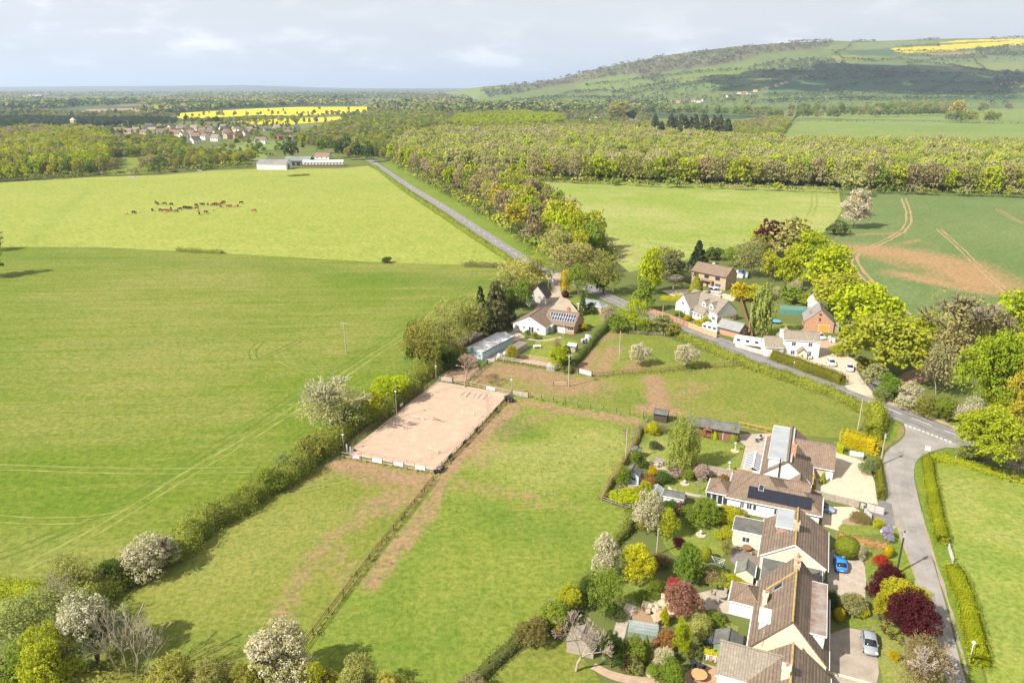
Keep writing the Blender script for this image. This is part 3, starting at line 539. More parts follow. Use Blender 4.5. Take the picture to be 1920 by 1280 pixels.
ribbon('verge', [(1165, 580), (1240, 612), (1340, 648), (1445, 690), (1515, 716), (1590, 745), (1655, 776)], 5, G_VERGE, .041); ribbon('verge', [(1640, 745), (1700, 762), (1790, 797), (1880, 832)], 3.2, G_VERGE, .043); ribbon('verge', [(1455, 675), (1520, 699), (1585, 722)], 2.0, G_VERGE, .052)
sheet('driveway', [(1480, 664), (1500, 655), (1560, 652), (1606, 676), (1630, 712), (1668, 742), (1678, 757), (1640, 749), (1590, 730), (1578, 718), (1540, 700), (1505, 676)], GRAV, .051); sheet('yard', [(1530, 652), (1535, 632), (1570, 632), (1592, 648), (1598, 668), (1560, 660)], PATH, .047)
for i, px in enumerate(([(1690, 900), (1706, 902), (1704, 916), (1690, 913)], [(1700, 985), (1722, 988), (1718, 1000), (1702, 998)], [(1735, 1110), (1752, 1112), (1756, 1134), (1740, 1132)], [(1672, 850), (1694, 846), (1696, 852), (1676, 858)], [(1560, 724), (1590, 735), (1586, 739), (1556, 728)], [(1400, 664), (1430, 675), (1425, 678), (1396, 667)], [(1745, 806), (1775, 818), (1765, 821), (1738, 810)])): sheet('tar_patch', px, M('tar_repair', (.205, .19, .172), .15, .5, .9, .2), .0505 + .0003 * i)
for px in ([(1676, 945), (1690, 1010), (1720, 1085), (1764, 1190), (1790, 1270)], [(1728, 960), (1742, 1015), (1764, 1085), (1788, 1160), (1812, 1262)]): ribbon('lane_edge_dirt', px, .4, M('verge_dirt', (.27, .225, .165), .2, .6, .95, .1), .0515, wob=.95)
sheet('driveway', [(1020, 515), (1052, 512), (1050, 535), (1052, 552), (1070, 565), (1088, 583), (1092, 600), (1050, 600), (1000, 582), (1010, 570), (1030, 555), (1036, 538)], DRIVE, .05); sheet('yard', [(905, 672), (930, 660), (948, 630), (965, 618), (985, 632), (965, 640), (940, 668), (925, 680)], DRIVE, .045)
sheet('driveway', [(1520, 920), (1528, 880), (1560, 868), (1563, 846), (1600, 858), (1628, 868), (1640, 905), (1646, 946), (1590, 936)], GRAV, .05); sheet('driveway', [(1540, 985), (1545, 950), (1600, 950), (1612, 958), (1590, 980), (1572, 995)], GRAV, .05)
sheet('driveway', [(1552, 1095), (1550, 1040), (1562, 1030), (1612, 1040), (1625, 1070), (1622, 1125), (1590, 1120), (1555, 1118)], PAVE, .05); sheet('driveway', [(1548, 1300), (1551, 1190), (1590, 1176), (1618, 1182), (1645, 1215), (1648, 1260), (1640, 1300)], M('old_concrete', (.30, .25, .20), .2, .35, .95, .15), .05)
sheet('driveway', [(1650, 935), (1672, 945), (1678, 985), (1655, 985), (1625, 962), (1640, 950)], TAR, .048); sheet('driveway', [(1240, 545), (1290, 542), (1350, 548), (1380, 556), (1375, 565), (1300, 556), (1262, 556)], GRAV, .045)
sheet('lawn', [(1190, 860), (1210, 800), (1240, 800), (1365, 830), (1396, 835), (1385, 890), (1240, 870)], G_LAWN, .05, 1.2, tone=[([(1215, 850), (1240, 830)], 3, .5)]); sheet('patio', [(1370, 815), (1455, 812), (1432, 850), (1410, 895), (1384, 890), (1398, 836)], PAVE, .055)
sheet('garden_path', [(1213, 862), (1235, 866), (1300, 876), (1392, 892), (1390, 898), (1300, 884), (1225, 880)], PAVE, .056); sheet('lawn', [(1200, 930), (1240, 885), (1330, 895), (1340, 912), (1325, 935), (1270, 925)], G_LAWN, .05, smooth=1); sheet('garden_path', [(1262, 918), (1325, 930), (1328, 936), (1265, 924)], PAVE, .056)
sheet('lawn', [(1235, 1010), (1270, 970), (1330, 950), (1375, 970), (1372, 1030), (1330, 1060), (1270, 1050)], G_LAWN, .05, 1.2, smooth=1); sheet('patio', [(1372, 1022), (1432, 1030), (1425, 1075), (1385, 1065), (1368, 1050)], PAVED, .055); sheet('lawn', [(1150, 1110), (1200, 1080), (1260, 1090), (1300, 1160), (1390, 1170), (1380, 1190), (1290, 1190), (1180, 1130)], G_LAWN, .05, smooth=1)
sheet('patio', [(1308, 1112), (1340, 1104), (1372, 1110), (1372, 1152), (1325, 1144), (1312, 1128)], PAVE, .055); sheet('vegetable_bed', [(1182, 1135), (1240, 1140), (1250, 1175), (1190, 1185)], PLOUGH, .054); ribbon('garden_path', [(1158, 1200), (1168, 1160), (1185, 1133)], 1.6, PAVE, .056)
sheet('lawn', [(880, 1300), (960, 1228), (1050, 1190), (1110, 1250), (1140, 1300)], G_PAD, .05, smooth=1); ribbon('garden_path', [(1112, 1248), (1150, 1268), (1200, 1276), (1260, 1278)], 1.3, PATH, .056, wob=.2); sheet('patio', [(1285, 1262), (1310, 1240), (1360, 1255), (1345, 1300), (1280, 1300)], M('brick_patio', (.34, .22, .14), .2, 1.2, .9, .2), .055)
sheet('lawn', [(1570, 985), (1600, 975), (1660, 990), (1652, 1005), (1575, 1002)], G_LAWN, .052, smooth=1); sheet('flower_bed', [(1577, 975), (1600, 968), (1635, 975), (1632, 985), (1580, 984)], PLOUGH, .056, smooth=1); sheet('lawn', [(1622, 1030), (1660, 1025), (1690, 1090), (1640, 1120), (1622, 1090)], G_LAWN, .052, smooth=1); sheet('lawn', [(1560, 1160), (1600, 1150), (1680, 1170), (1740, 1240), (1730, 1300), (1660, 1300), (1648, 1240), (1620, 1180), (1580, 1172)], G_LAWN, .052, smooth=1, tone=[([(1690, 1230), (1710, 1280)], 4, .5)])
sheet('lawn', [(990, 668), (1005, 640), (1025, 628), (1060, 632), (1085, 640), (1075, 665), (1060, 690), (1020, 680)], G_LUSH, .05); ribbon('garden_path', [(990, 636), (1020, 640), (1052, 632)], 1.2, PATH, .056); sheet('chicken_run', [(965, 676), (980, 667), (1050, 680), (1045, 692), (1010, 686)], PLOUGH, .052); sheet('lawn', [(1065, 560), (1090, 555), (1150, 570), (1145, 605), (1100, 615), (1088, 590)], G_LUSH, .05, smooth=1)
sheet('lawn', [(1430, 615), (1460, 605), (1500, 610), (1490, 640), (1440, 640)], G_LAWN, .05); sheet('bare_earth', [(1675, 715), (1700, 695), (1740, 690), (1760, 705), (1720, 722), (1690, 730)], M('woodland_dirt', (.30, .19, .12), .2, .4, .95, .1), .05, smooth=1); sheet('worn_strip', [(822, 712), (868, 668), (905, 690), (880, 714), (845, 716)], M('trodden_earth', (.27, .185, .115), .25, .35, .95, .1), .05, smooth=1)
sheet('lawn', [(-40, 1150), (-40, 1090), (60, 1095), (110, 1120), (60, 1150)], G_LUSH, .035)
# wheel tracks in the crops
TRK = M('pale_track', (.185, .205, .050), .25, .3, .95, .1); TRKD = M('green_track', (.090, .140, .018), .2, .3, .95, .1); TRKE = M('earth_track', (.29, .20, .105), .15, .3, .95, .1)
TZ = [.045]
def tracks(px, w, m, sep, z=.045):
    TZ[0] += .004; z = TZ[0]
    q = smooth_poly([P(*p) for p in px], False, 3)
    for i, d in enumerate((-sep / 2, sep / 2)): ribbon('wheel_track', offset(q, d), w, m, z, True, 0, .95, seed=i + int(px[0][0]))
tracks([(905, 545), (790, 610), (690, 672), (600, 735), (480, 815), (350, 890), (240, 960), (120, 1030), (40, 1065)], .5, TRK, 2.1); tracks([(880, 555), (760, 618), (640, 690), (540, 750), (400, 840), (250, 930), (90, 1010), (-50, 1060)], .5, TRKD, 1.9); tracks([(905, 525), (870, 545)], .7, TRKD, 2.0, .05)
tracks([(520, 660), (535, 685), (590, 690), (640, 690)], .35, TRK, 1.8); tracks([(490, 640), (470, 660), (480, 680), (560, 640)], .35, TRKD, 1.8); tracks([(-40, 875), (120, 880), (300, 885), (480, 880)], .45, TRK, 2); tracks([(-40, 970), (60, 978), (180, 975), (260, 955)], .4, TRK, 2)
tracks([(500, 931), (570, 918), (640, 902), (698, 885)], .35, TRK, 1.3, .046)
tracks([(1694, 372), (1703, 395), (1705, 420), (1690, 436), (1645, 460), (1612, 470), (1600, 480), (1605, 500), (1640, 540), (1672, 570), (1700, 590)], 1.1, TRKE, 2.4); tracks([(1760, 430), (1800, 465), (1850, 515), (1890, 550)], .8, TRKE, 2.0); tracks([(1870, 392), (1890, 405), (1920, 420)], .7, TRKE, 2.0); tracks([(1525, 358), (1528, 385), (1518, 405)], .8, TRK, 3); tracks([(1330, 455), (1365, 470), (1370, 482)], .6, TRK, 2.5)
# ---------------------------------------------------------------- buildings
T_BROWN = Mroof('brown_tiles', (.195, .138, .102), (.25, .18, .135)); T_DARKB = Mroof('mossy_brown_tiles', (.175, .125, .095), (.25, .185, .135), (.30, .25, .11), .40, .3, .6, .55); T_GREY = Mroof('weathered_tiles', (.245, .205, .165), (.30, .255, .205), (.34, .29, .15), .33, .3, .7, .4)
T_SLATE = Mroof('slates', (.125, .118, .115), (.17, .16, .155), (.2, .19, .12), .5, .3, .3, .25); T_RED = Mroof('red_tiles', (.26, .15, .105), (.30, .19, .14), (.3, .26, .16), .3, .3, .4, .3); T_OLD = Mroof('old_stone_tiles', (.245, .205, .155), (.30, .255, .20), (.37, .31, .18), .4, .3, .7, .3); T_DK = Mroof('dark_tiles', (.07, .055, .05), (.10, .08, .07), (.1, .1, .06), .3, .3, .3, .3)
FELT = M('roof_felt', (.105, .100, .095), .2, .6, .9, .2, col2=(.15, .15, .12)); LEAD = M('pale_flat_roof', (.29, .305, .31), .12, .5, .6, .4); FELTM = M('mossy_felt', (.40, .37, .32), .3, .55, .95, .1, col2=(.16, .075, .05)); SHEETM = M('pale_metal_sheet', (.47, .46, .45), .12, .4, .6, .4)
W_WHITE = M('white_render', (.66, .645, .61), .06, .5, .85, .2); W_CREAM = M('cream_render', (.62, .52, .375), .07, .5, .85, .2); W_STONE = M('pale_stone', (.44, .35, .245), .18, 1.5, .9, .2); W_BRICK = M('red_brick', (.34, .165, .105), .22, 1.6, .9, .2); W_ORANGE = M('orange_brick', (.42, .235, .145), .18, 1.6, .9, .2); W_BUFF = M('buff_brick', (.40, .285, .185), .2, 1.6, .9, .2); W_PINKB = M('faded_brick', (.36, .22, .18), .2, 1.6, .9, .2); W_SHIP = M('white_boarding', (.60, .60, .58), .1, .5, .8, .2)
UPVC = M('white_frame', (.68, .68, .67), .04, 1, .5, .4); GLASS = M('window_glass', (.035, .042, .06), .2, .3, .12, .6); WOOD = M('stained_wood', (.20, .105, .055), .25, 2.5, .8, .2); WOODB = M('brown_boards', (.165, .085, .045), .3, 2, .85, .2); WOODG = M('grey_wood', (.30, .255, .21), .22, 2.5, .9, .15); WOODL = M('pale_timber', (.47, .36, .24), .2, 2.5, .85, .2); WOODO = M('orange_timber', (.46, .25, .11), .2, 2.5, .85, .2); WOODK = M('dark_timber', (.075, .055, .045), .3, 2.5, .85, .2); WOODP = M('pinkish_rail', (.46, .34, .27), .2, 2.0, .85, .2)
BLUEP = M('pale_blue_paint', (.40, .52, .55), .1, .8, .7, .3); GREENP = M('green_paint', (.16, .22, .13), .15, 1, .8, .2); ORD = M('orange_door', (.62, .27, .05), .12, 2, .6, .3); POT = M('terracotta', (.42, .19, .1), .15, 2, .8, .2); PVB = M('solar_panel', (.012, .014, .022), .2, .4, .25, .5); PVC = M('solar_cell', (.022, .026, .05), .2, .6, .2, .5); ALU = M('aluminium', (.55, .56, .58), .08, 1, .4, .5); METALG = M('grey_metal', (.33, .33, .33), .12, 1, .5, .5); BLACK = M('black_plastic', (.02, .02, .022), .2, 1, .5, .4); LICH = M('lichen_ridge', (.36, .25, .10), .3, 2.5, .9, .1)
class B:
    """a building in its own frame: x runs right along the front, y runs back"""
    def __init__(s, name, label, at, rot, cat='house', group=None):
        s.o = empty(name, (at[0], at[1], 0), R(rot), label, cat, group); s.w = {}
    def wmb(s, m): return s.w.setdefault(m.name, (m, MB()))[1]
    def gable(s, x0, x1, y0, y1, e, r, ax, wm, rm, oh=.3, th=.16, ridge=None, gm=None, eo=.35, z0=-.1):
        a, b, c, d = (x0, x1, y0, y1) if ax == 'x' else (y0, y1, x0, x1)
        f = (lambda u, v, z: (u, v, z)) if ax == 'x' else (lambda u, v, z: (v, u, z))
        m = (c + d) / 2; w2 = (d - c) / 2; k = (r - e) / w2
        s.wmb(wm).prism([f(a, c, z0), f(a, d, z0), f(a, d, e), f(a, m, r - .05), f(a, c, e)], Vector(f(b, 0, 0)) - Vector(f(a, 0, 0)))
        mb = MB()
        for sg in (-1, 1):
            v0 = m + sg * (w2 + eo); ze = e - k * eo; q = [f(a - oh, v0, ze), f(b + oh, v0, ze), f(b + oh, m, r), f(a - oh, m, r)]
            mb.slab([Vector(p) + Vector((0, 0, th)) for p in q], th)
        o = mb.build('roof', rm, s.o)
        MB().bar(f(a - oh, m, r + th + .02), f(b + oh, m, r + th + .02), .13).build('ridge', ridge or rm, o)
        for sg in (-1, 1): v0 = m + sg * (w2 + eo + .06); MB().beam(f(a - oh, v0, e - k * eo + .02), f(b + oh, v0, e - k * eo + .02), .12, .12).build('gutter', UPVC if wm in (W_WHITE, W_CREAM, W_SHIP) else BLACK, o)
        return o
    def hip(s, x0, x1, y0, y1, e, r, wm, rm, oh=.4, run=None):
        if wm: s.wmb(wm).box(x0, x1, y0, y1, -.1, e)
        X0, X1, Y0, Y1 = x0 - oh, x1 + oh, y0 - oh, y1 + oh; w = min(X1 - X0, Y1 - Y0) / 2; run = w if run is None else run
        if X1 - X0 >= Y1 - Y0: a = (X0 + run, (Y0 + Y1) / 2, r); b = (X1 - run, (Y0 + Y1) / 2, r); fs = [(0, 1, 5, 4), (1, 2, 5), (2, 3, 4, 5), (3, 0, 4)]
        else: a = ((X0 + X1) / 2, Y0 + run, r); b = ((X0 + X1) / 2, Y1 - run, r); fs = [(0, 1, 4), (1, 2, 5, 4), (2, 3, 5), (3, 0, 4, 5)]
        o = MB().add([(X0, Y0, e), (X1, Y0, e), (X1, Y1, e), (X0, Y1, e), a, b], fs + [(3, 2, 1, 0)]).build('roof', rm, s.o)
        h = MB()
        for p, q in (((X0, Y0, e), a), ((X0, Y1, e), a if X1 - X0 >= Y1 - Y0 else b), ((X1, Y0, e), b if X1 - X0 >= Y1 - Y0 else a), ((X1, Y1, e), b), (a, b)):
            if (Vector(p) - Vector(q)).length > .05: h.bar(p, q, .11)
        h.build('ridge', rm, o)
        g = MB()
        for p, q in (((X0, Y0), (X1, Y0)), ((X1, Y0), (X1, Y1)), ((X1, Y1), (X0, Y1)), ((X0, Y1), (X0, Y0))): g.beam(p + (e - .03,), q + (e - .03,), .14, .14)
        g.build('gutter', UPVC, o); return o
    def flat(s, x0, x1, y0, y1, h, wm, rm, fas=UPVC, oh=.15, name='flat_roof', z0=-.1):
        if wm: s.wmb(wm).box(x0, x1, y0, y1, z0, h)
        o = MB().box(x0 - oh, x1 + oh, y0 - oh, y1 + oh, h, h + .14).build(name, rm, s.o)
        g = MB()
        for p, q in (((x0 - oh - .02, y0 - oh), (x1 + oh + .02, y0 - oh)), ((x1 + oh, y0 - oh), (x1 + oh, y1 + oh)), ((x1 + oh + .02, y1 + oh), (x0 - oh - .02, y1 + oh)), ((x0 - oh, y1 + oh), (x0 - oh, y0 - oh))): g.beam(p + (h + .08,), q + (h + .08,), .06, .22)
        g.build('fascia', fas, o); return o
    def fmat(s, face, c, t, z):
        return {'f': Matrix.Translation((t, c, z)), 'b': Matrix.Translation((t, c, z)) @ Matrix.Rotation(math.pi, 4, 'Z'),
                'r': Matrix.Translation((c, t, z)) @ Matrix.Rotation(math.pi / 2, 4, 'Z'), 'l': Matrix.Translation((c, t, z)) @ Matrix.Rotation(-math.pi / 2, 4, 'Z')}[face]
    def win(s, face, c, t, z, w, h, n=2, fm=None, gm=None, name='window', parent=None):
        m = s.fmat(face, c, t, z); fr = MB(); k = .07
        fr.box(-w / 2, w / 2, -.05, .02, 0, k, m); fr.box(-w / 2, w / 2, -.05, .02, h - k, h, m)
        for i in range(n + 1): x = -w / 2 + (w - k) * i / n; fr.box(x, x + k, -.045, .02, k, h - k, m)
        fr.box(-w / 2 - .06, w / 2 + .06, -.11, .0, -.06, -.003, m)
        o = fr.build(name, fm or UPVC, parent or s.o)
        MB().box(-w / 2 + .02, w / 2 - .02, -.02, .03, .02, h - .02, m).build('pane', gm or GLASS, o if parent is None else parent); return o
    def door(s, face, c, t, w, h, dm, z=0.02, name='door'):
        m = s.fmat(face, c, t, z); a = MB().box(-w / 2 - .07, -w / 2, -.06, .02, 0, h + .07, m).box(w / 2, w / 2 + .07, -.06, .02, 0, h + .07, m).box(-w / 2, w / 2, -.06, .02, h, h + .07, m)
        o = MB().box(-w / 2, w / 2, -.03, .03, 0, h, m).build(name, dm, s.o); a.build('door_frame', UPVC, o); return o
    def chimney(s, x, y, z0, z1, w, d, m, pots=1):
        mb = MB().box(x - w / 2, x + w / 2, y - d / 2, y + d / 2, z0, z1).box(x - w / 2 - .08, x + w / 2 + .08, y - d / 2 - .08, y + d / 2 + .08, z1 - .2, z1 - .02); o = mb.build('chimney', m, s.o)
        for i in range(pots): MB().lathe([(.11, 0), (.14, .1), (.10, .5)], (x + (i - (pots - 1) / 2) * .4 * (w > d), y + (i - (pots - 1) / 2) * .4 * (d >= w), z1), 8).build('chimney_pot', POT, o)
        return o
    def dormer(s, x0, x1, y0, y1, z0, z1, wm, rm, fas=UPVC, flatr=True):
        """a box dormer standing out of the slope"""
        o = MB().box(x0, x1, y0, y1, z0, z1).build('dormer', wm, s.o); MB().box(x0 - .18, x1 + .18, y0 - .18, y1 + .18, z1, z1 + .1).build('dormer_roof', rm, o)
        g = MB()
        for p, q in (((x0 - .2, y0 - .2), (x1 + .2, y0 - .2)), ((x1 + .2, y0 - .2), (x1 + .2, y1 + .2)), ((x1 + .2, y1 + .2), (x0 - .2, y1 + .2)), ((x0 - .2, y1 + .2), (x0 - .2, y0 - .2))): g.beam(p + (z1 + .04,), q + (z1 + .04,), .05, .2)
        g.build('fascia', fas, o); return o
    def plate(s, name, quad, t, m, parent=None): return MB().slab(quad, t).build(name, m, parent or s.o)
    def add(s, name, mb, m, parent=None): return mb.build(name, m, parent or s.o)
    def done(s):
        for m, mb in s.w.values(): mb.build('wall', m, s.o)
        return s.o
def skylight(b, x, y, z, w, h, ax, sl):
    """a roof window lying in a slope; ax gives the downhill direction"""
    d = {'r': (1, 0), 'l': (-1, 0), 'f': (0, -1), 'b': (0, 1)}[ax]; e = (-d[1], d[0]); c = math.cos(sl); q = math.sin(sl)
    pt = lambda u, v, k=.2: (x + e[0] * u + d[0] * v * c + d[0] * q * k, y + e[1] * u + d[1] * v * c + d[1] * q * k, z - v * q + k * c)
    o = b.plate('skylight', [pt(-w / 2, -h / 2), pt(w / 2, -h / 2), pt(w / 2, h / 2), pt(-w / 2, h / 2)], .12, METALG); k = .09
    b.plate('pane', [pt(-w / 2 + k, -h / 2 + k, .23), pt(w / 2 - k, -h / 2 + k, .23), pt(w / 2 - k, h / 2 - k, .23), pt(-w / 2 + k, h / 2 - k, .23)], .03, PVC, o); return o
def front(mid, w, rot):
    a = R(rot); return (mid[0] - math.cos(a) * w / 2, mid[1] - math.sin(a) * w / 2)

# -- the row along the lane -------------------------------------------------------------
ROT = -22.5
# the pair of chalet houses with box dormers
b = B('chalet_house', 'long cream chalet house under a steep brown roof with flat moss-topped dormer', front((34.6, 74.5), 9.0, ROT), ROT)
b.gable(0, 9.0, 0, 14.2, 2.6, 7.8, 'y', W_CREAM, T_DARKB, ridge=LICH, oh=.2); pk = (7.8 - 2.6) / 4.5
b.dormer(6.3, 8.5, 1.9, 12.6, 3.0, 5.3, W_SHIP, FELTM); 
for y in (3.2, 6.0, 9.0, 11.4): b.win('r', 8.5, y, 3.9, 1.7, 1.1)
b.dormer(.75, 2.7, 2.2, 4.6, 3.0, 5.0, W_SHIP, UPVC); b.win('l', .75, 3.45, 3.5, 2.3, 1.4, 3)
skylight(b, 2.6, 9.3, 2.6 + 2.6 * pk, 1.0, 1.5, 'l', math.atan(pk)); b.chimney(4.5, 12.4, 6.8, 9.0, .9, .9, W_STONE, 2); b.chimney(4.5, 11.4, 6.8, 8.6, .7, .7, W_STONE, 1); b.chimney(1.0, 7.4, 2.4, 5.6, .6, 1.0, W_CREAM, 1)
b.plate('party_ridge', [(1.0, 10.35, 4.0), (4.4, 10.35, 7.95), (4.4, 10.75, 7.95), (1.0, 10.75, 4.0)], .1, LICH)
for y in (2, 5.5, 9.5, 12.5): b.win('r', 9.0, y, .9, 1.5, 1.2)
b.add('television_aerial', MB().bar((1.3, -.25, 3.2), (1.3, -.25, 5.6), .03).bar((1.3, -.7, 5.5), (1.3, .5, 5.5), .015).bar((1.05, -.5, 5.5), (1.55, -.5, 5.5), .012).bar((1.1, -.1, 5.5), (1.5, -.1, 5.5), .012), METALG)
b.add('downpipe', MB().bar((9.0, -.12, 0), (9.0, -.12, 2.5), .05), UPVC); b.done()
# the nearest house at the foot of the picture
b = B('cross_gabled_house', 'cream house with pale grey-brown cross roof at the foot of the lane', front((34.1, 72.3), 8.6, ROT), ROT)
b.gable(0, 8.6, -12.5, .2, 2.6, 6.0, 'y', W_CREAM, T_DARKB, ridge=LICH, oh=.2); b.gable(-3.8, 4.3, -3.9, .75, 2.6, 5.2, 'x', W_CREAM, T_GREY, oh=.25)
b.gable(5.6, 9.8, -5.4, -2.0, 2.4, 3.9, 'x', W_CREAM, T_GREY, oh=.2); b.flat(-3.4, 0, -8.2, -3.95, 2.3, W_WHITE, SHEETM)
b.chimney(3.7, -5.2, 4.6, 7.2, .9, .9, W_CREAM, 1); b.win('l', -3.8, -1.6, .9, 1.6, 1.2); b.done()
# the bungalow with two flat-roofed wings
o4 = front((41.9, 93.1), 9.1, ROT); b = B('gabled_bungalow', 'cream bungalow with brown ribbed roof, grey flat dormer and dark flat-roofed wings', o4, ROT)
b.gable(0, 9.1, 0, 10.6, 3.0, 6.0, 'y', W_CREAM, T_DARKB, ridge=LICH, oh=.15); b.flat(.5, 8.6, -5.5, -.18, 2.62, W_CREAM, FELT); b.flat(-4.7, .2, 5.7, 9.8, 2.75, W_CREAM, FELT)
b.dormer(1.75, 4.3, 4.6, 9.9, 3.4, 5.75, W_PINKB, LEAD); b.win('l', 1.75, 7.2, 4.2, 2.2, 1.1); b.chimney(4.5, 4.3, 5.4, 7.4, .8, .9, W_STONE, 2)
for y in (1.6, 4.5, 8.2): b.win('r', 9.1, y, .9, 1.7, 1.2)
b.win('f', -5.5, 2.2, .9, 1.4, 1.1); b.door('f', -5.5, 6.8, 2.2, 2.0, UPVC, name='garage_door'); b.win('f', 5.7, -2.6, 1.0, 1.2, 1.0); b.add('barge_board', MB().beam((-.1, -.2, 3.02), (4.55, -.2, 6.05), .05, .2).beam((9.2, -.2, 3.02), (4.55, -.2, 6.05), .05, .2), UPVC); b.done()
# the hipped bungalow with the black solar strip
b = B('hipped_bungalow', 'white hip-roofed bungalow carrying one long black strip of solar panels', (37.6, 112.4), -23.5)
b.hip(0, 9.8, 0, 8.8, 2.6, 5.7, W_WHITE, T_BROWN, run=4.2); b.hip(3.0, 14.9, .003, 6.0, 2.595, 4.65, W_WHITE, T_BROWN); b.gable(7.0, 13.0, 5.7, 9.2, 2.5, 3.9, 'x', W_WHITE, T_BROWN, oh=.1)
sl = math.atan((4.65 - 2.595) / 3.4); up = lambda x, v, k=.12: (x, -.4 + v * math.cos(sl) - k * math.sin(sl), 2.595 + v * math.sin(sl) + k * math.cos(sl)); pv = b.plate('solar_panels', [up(3.2, .75, .22), up(13.4, .75, .22), up(13.4, 3.05, .22), up(3.2, 3.05, .22)], .1, PVB)
fr = MB()
for i in range(11): x = 3.2 + 10.2 * i / 10; fr.beam(up(x, .75, .235), up(x, 3.05, .235), .035, .02)
fr.build('panel_frames', BLACK, pv); skylight(b, 5.2, 2.2, 4.25, .9, 1.2, 'f', math.atan(3.5 / 5.0))
b.gable(.6, 3.0, 5.0, 8.6, 3.4, 4.6, 'x', W_WHITE, T_BROWN, oh=.15, ridge=LICH, z0=2.6); b.win('l', .6, 6.8, 3.0, 1.2, .8)
for x, w in ((2.5, .7), (3.7, .9), (4.6, .6), (8.2, .9), (9.2, .9), (12.0, 1.0)): b.win('f', 0, x, .95, w, 1.15, 1 if w < .7 else 2)
b.door('f', 0, 10.7, .9, 2.0, UPVC); b.hip(-3.6, .1, .6, 5.2, 2.5, 3.9, None, T_BROWN, .25); skylight(b, -1.9, 1.7, 3.05, .7, .9, 'f', .55)
for x in (-3.3, -2.3, -1.3, -.4): b.win('f', .62, x, .35, .9, 2.0, 1, name='sunroom_window')
for y in (1.6, 2.9, 4.2): b.win('l', -3.45, y, .35, 1.2, 2.0, 1, name='sunroom_window')
b.wmb(W_WHITE).box(-3.4, .0, .7, 5.1, -.1, .5).box(-3.4, .0, .72, 5.08, .5, 2.5); b.done()
# the white T-shaped bungalow
o6 = front((50.0, 118.9), 8.4, ROT); b = B('white_bungalow', 'white T-shaped bungalow with pale flat dormer and glazed lean-to beside the gravel drive', o6, ROT)
b.gable(0, 8.4, 0, 16.0, 2.6, 5.8, 'y', W_WHITE, T_DARKB, oh=.15); b.gable(5.2, 12.3, 7.2, 14.6, 2.5, 5.4, 'x', W_WHITE, T_BROWN, oh=.15); b.dormer(.9, 4.6, .9, 15.2, 3.2, 5.62, W_SHIP, LEAD); b.win('l', .9, 5, 4.3, 1.5, 1.0); b.win('l', .9, 11, 4.3, 1.5, 1.0)
b.gable(4.9, 8.2, -2.4, .05, 2.3, 3.9, 'y', W_WHITE, T_BROWN, oh=.1); b.win('f', -2.4, 6.5, 1.0, .9, .7); b.win('f', -2.4, 6.5, 2.5, .45, .5, 1); b.door('f', 0, 3.4, 1.0, 2.0, WOODL); b.win('f', 0, 1.2, 1.0, 1.2, 1.0); b.door('f', 7.2, 10.0, 2.3, 2.05, WOODL, name='garage_door'); b.win('r', 12.3, 11, 1, 1.4, 1.1)
b.chimney(4.95, 4.2, 5.0, 7.6, .8, .8, W_ORANGE, 1); b.add('flue', MB().bar((2.9, -.25, 0), (2.9, -.25, 6.3), .11).bar((2.9, -.25, 6.3), (3.5, -.25, 6.3), .05), BLACK)
cs = MB(); x0, x1, y0, y1 = -3.4, -.15, 1.2, 7.8; xm = (x0 + x1) / 2
for i in range(10):
    y = y0 + (y1 - y0) * i / 9; cs.beam((x0, y, 2.2), (xm, y, 3.0), .09, .07); cs.beam((x1, y, 2.2), (xm, y, 3.0), .09, .07)
cs.beam((xm, y0, 3.02), (xm, y1, 3.02), .3, .1); cs.beam((x0, y0, 2.2), (x0, y1, 2.2), .1, .1); cs.beam((x1, y0, 2.2), (x1, y1, 2.2), .1, .1); cs.beam((x0, y0, 2.2), (x1, y0, 2.2), .1, .1)
for x in (x0, xm, x1): cs.box(x - .06, x + .06, y0 - .06, y0 + .06, 0, 2.2); cs.box(x - .06, x + .06, y1 - .06, y1 + .06, 0, 2.2)
c_ = b.add('conservatory_frame', cs, UPVC); MB().box(x0 + .02, x1 - .02, y0 - .02, y0 + .02, 0, 2.15).build('conservatory_wall', W_WHITE, c_)
b.plate('conservatory_glass', [(x0, y0, 2.2), (xm, y0, 3.0), (xm, y1, 3.0), (x0, y1, 2.2)], .02, M('roof_glazing', (.15, .15, .16), .1, 1, .2, .5), c_); b.plate('conservatory_glass', [(x1, y0, 2.2), (xm, y0, 3.0), (xm, y1, 3.0), (x1, y1, 2.2)], .02, _mc['roof_glazing'], c_); b.done()
# sheds and garden rooms of the row
a_ = P(1292, 812); b = B('timber_stable', 'long brown timber garden building with black felt roof along the paddock edge', (37.4, 142.2), -23)
b.gable(0, 10.4, 0, 3.6, 2.3, 3.2, 'x', WOODB, FELT, oh=.2); b.door('f', 0, 8.3, 1.8, 1.9, WOOD); b.win('f', 0, 1.6, 1.0, .9, .8)
pm = MB().prism([(3.4, -.9, 2.0), (5.2, -.9, 2.0), (4.3, -.9, 2.6)], (0, .9, 0)); pm.box(3.4, 3.5, -.9, -.8, 0, 2).box(5.1, 5.2, -.9, -.8, 0, 2).box(3.4, 5.2, -.6, -.1, .4, .5); b.add('arbour_porch', pm, WOOD); b.done()
def shed(name, label, px, rot, w, d, e, r, wm, rm, ax='x', door=None, win=None, cat='shed', hip=False, oh=.15):
    b = B(name, label, P(*px), rot, cat)
    if hip: b.hip(0, w, 0, d, e, r, wm, rm, .25)
    else: b.gable(0, w, 0, d, e, r, ax, wm, rm, oh=oh, eo=.15, th=.06)
    if door: b.door('f', 0, door, .85, 1.8, wm if wm != WOODB else WOOD)
    if win: b.win('f', 0, win, .9, .8, .8)
    return b
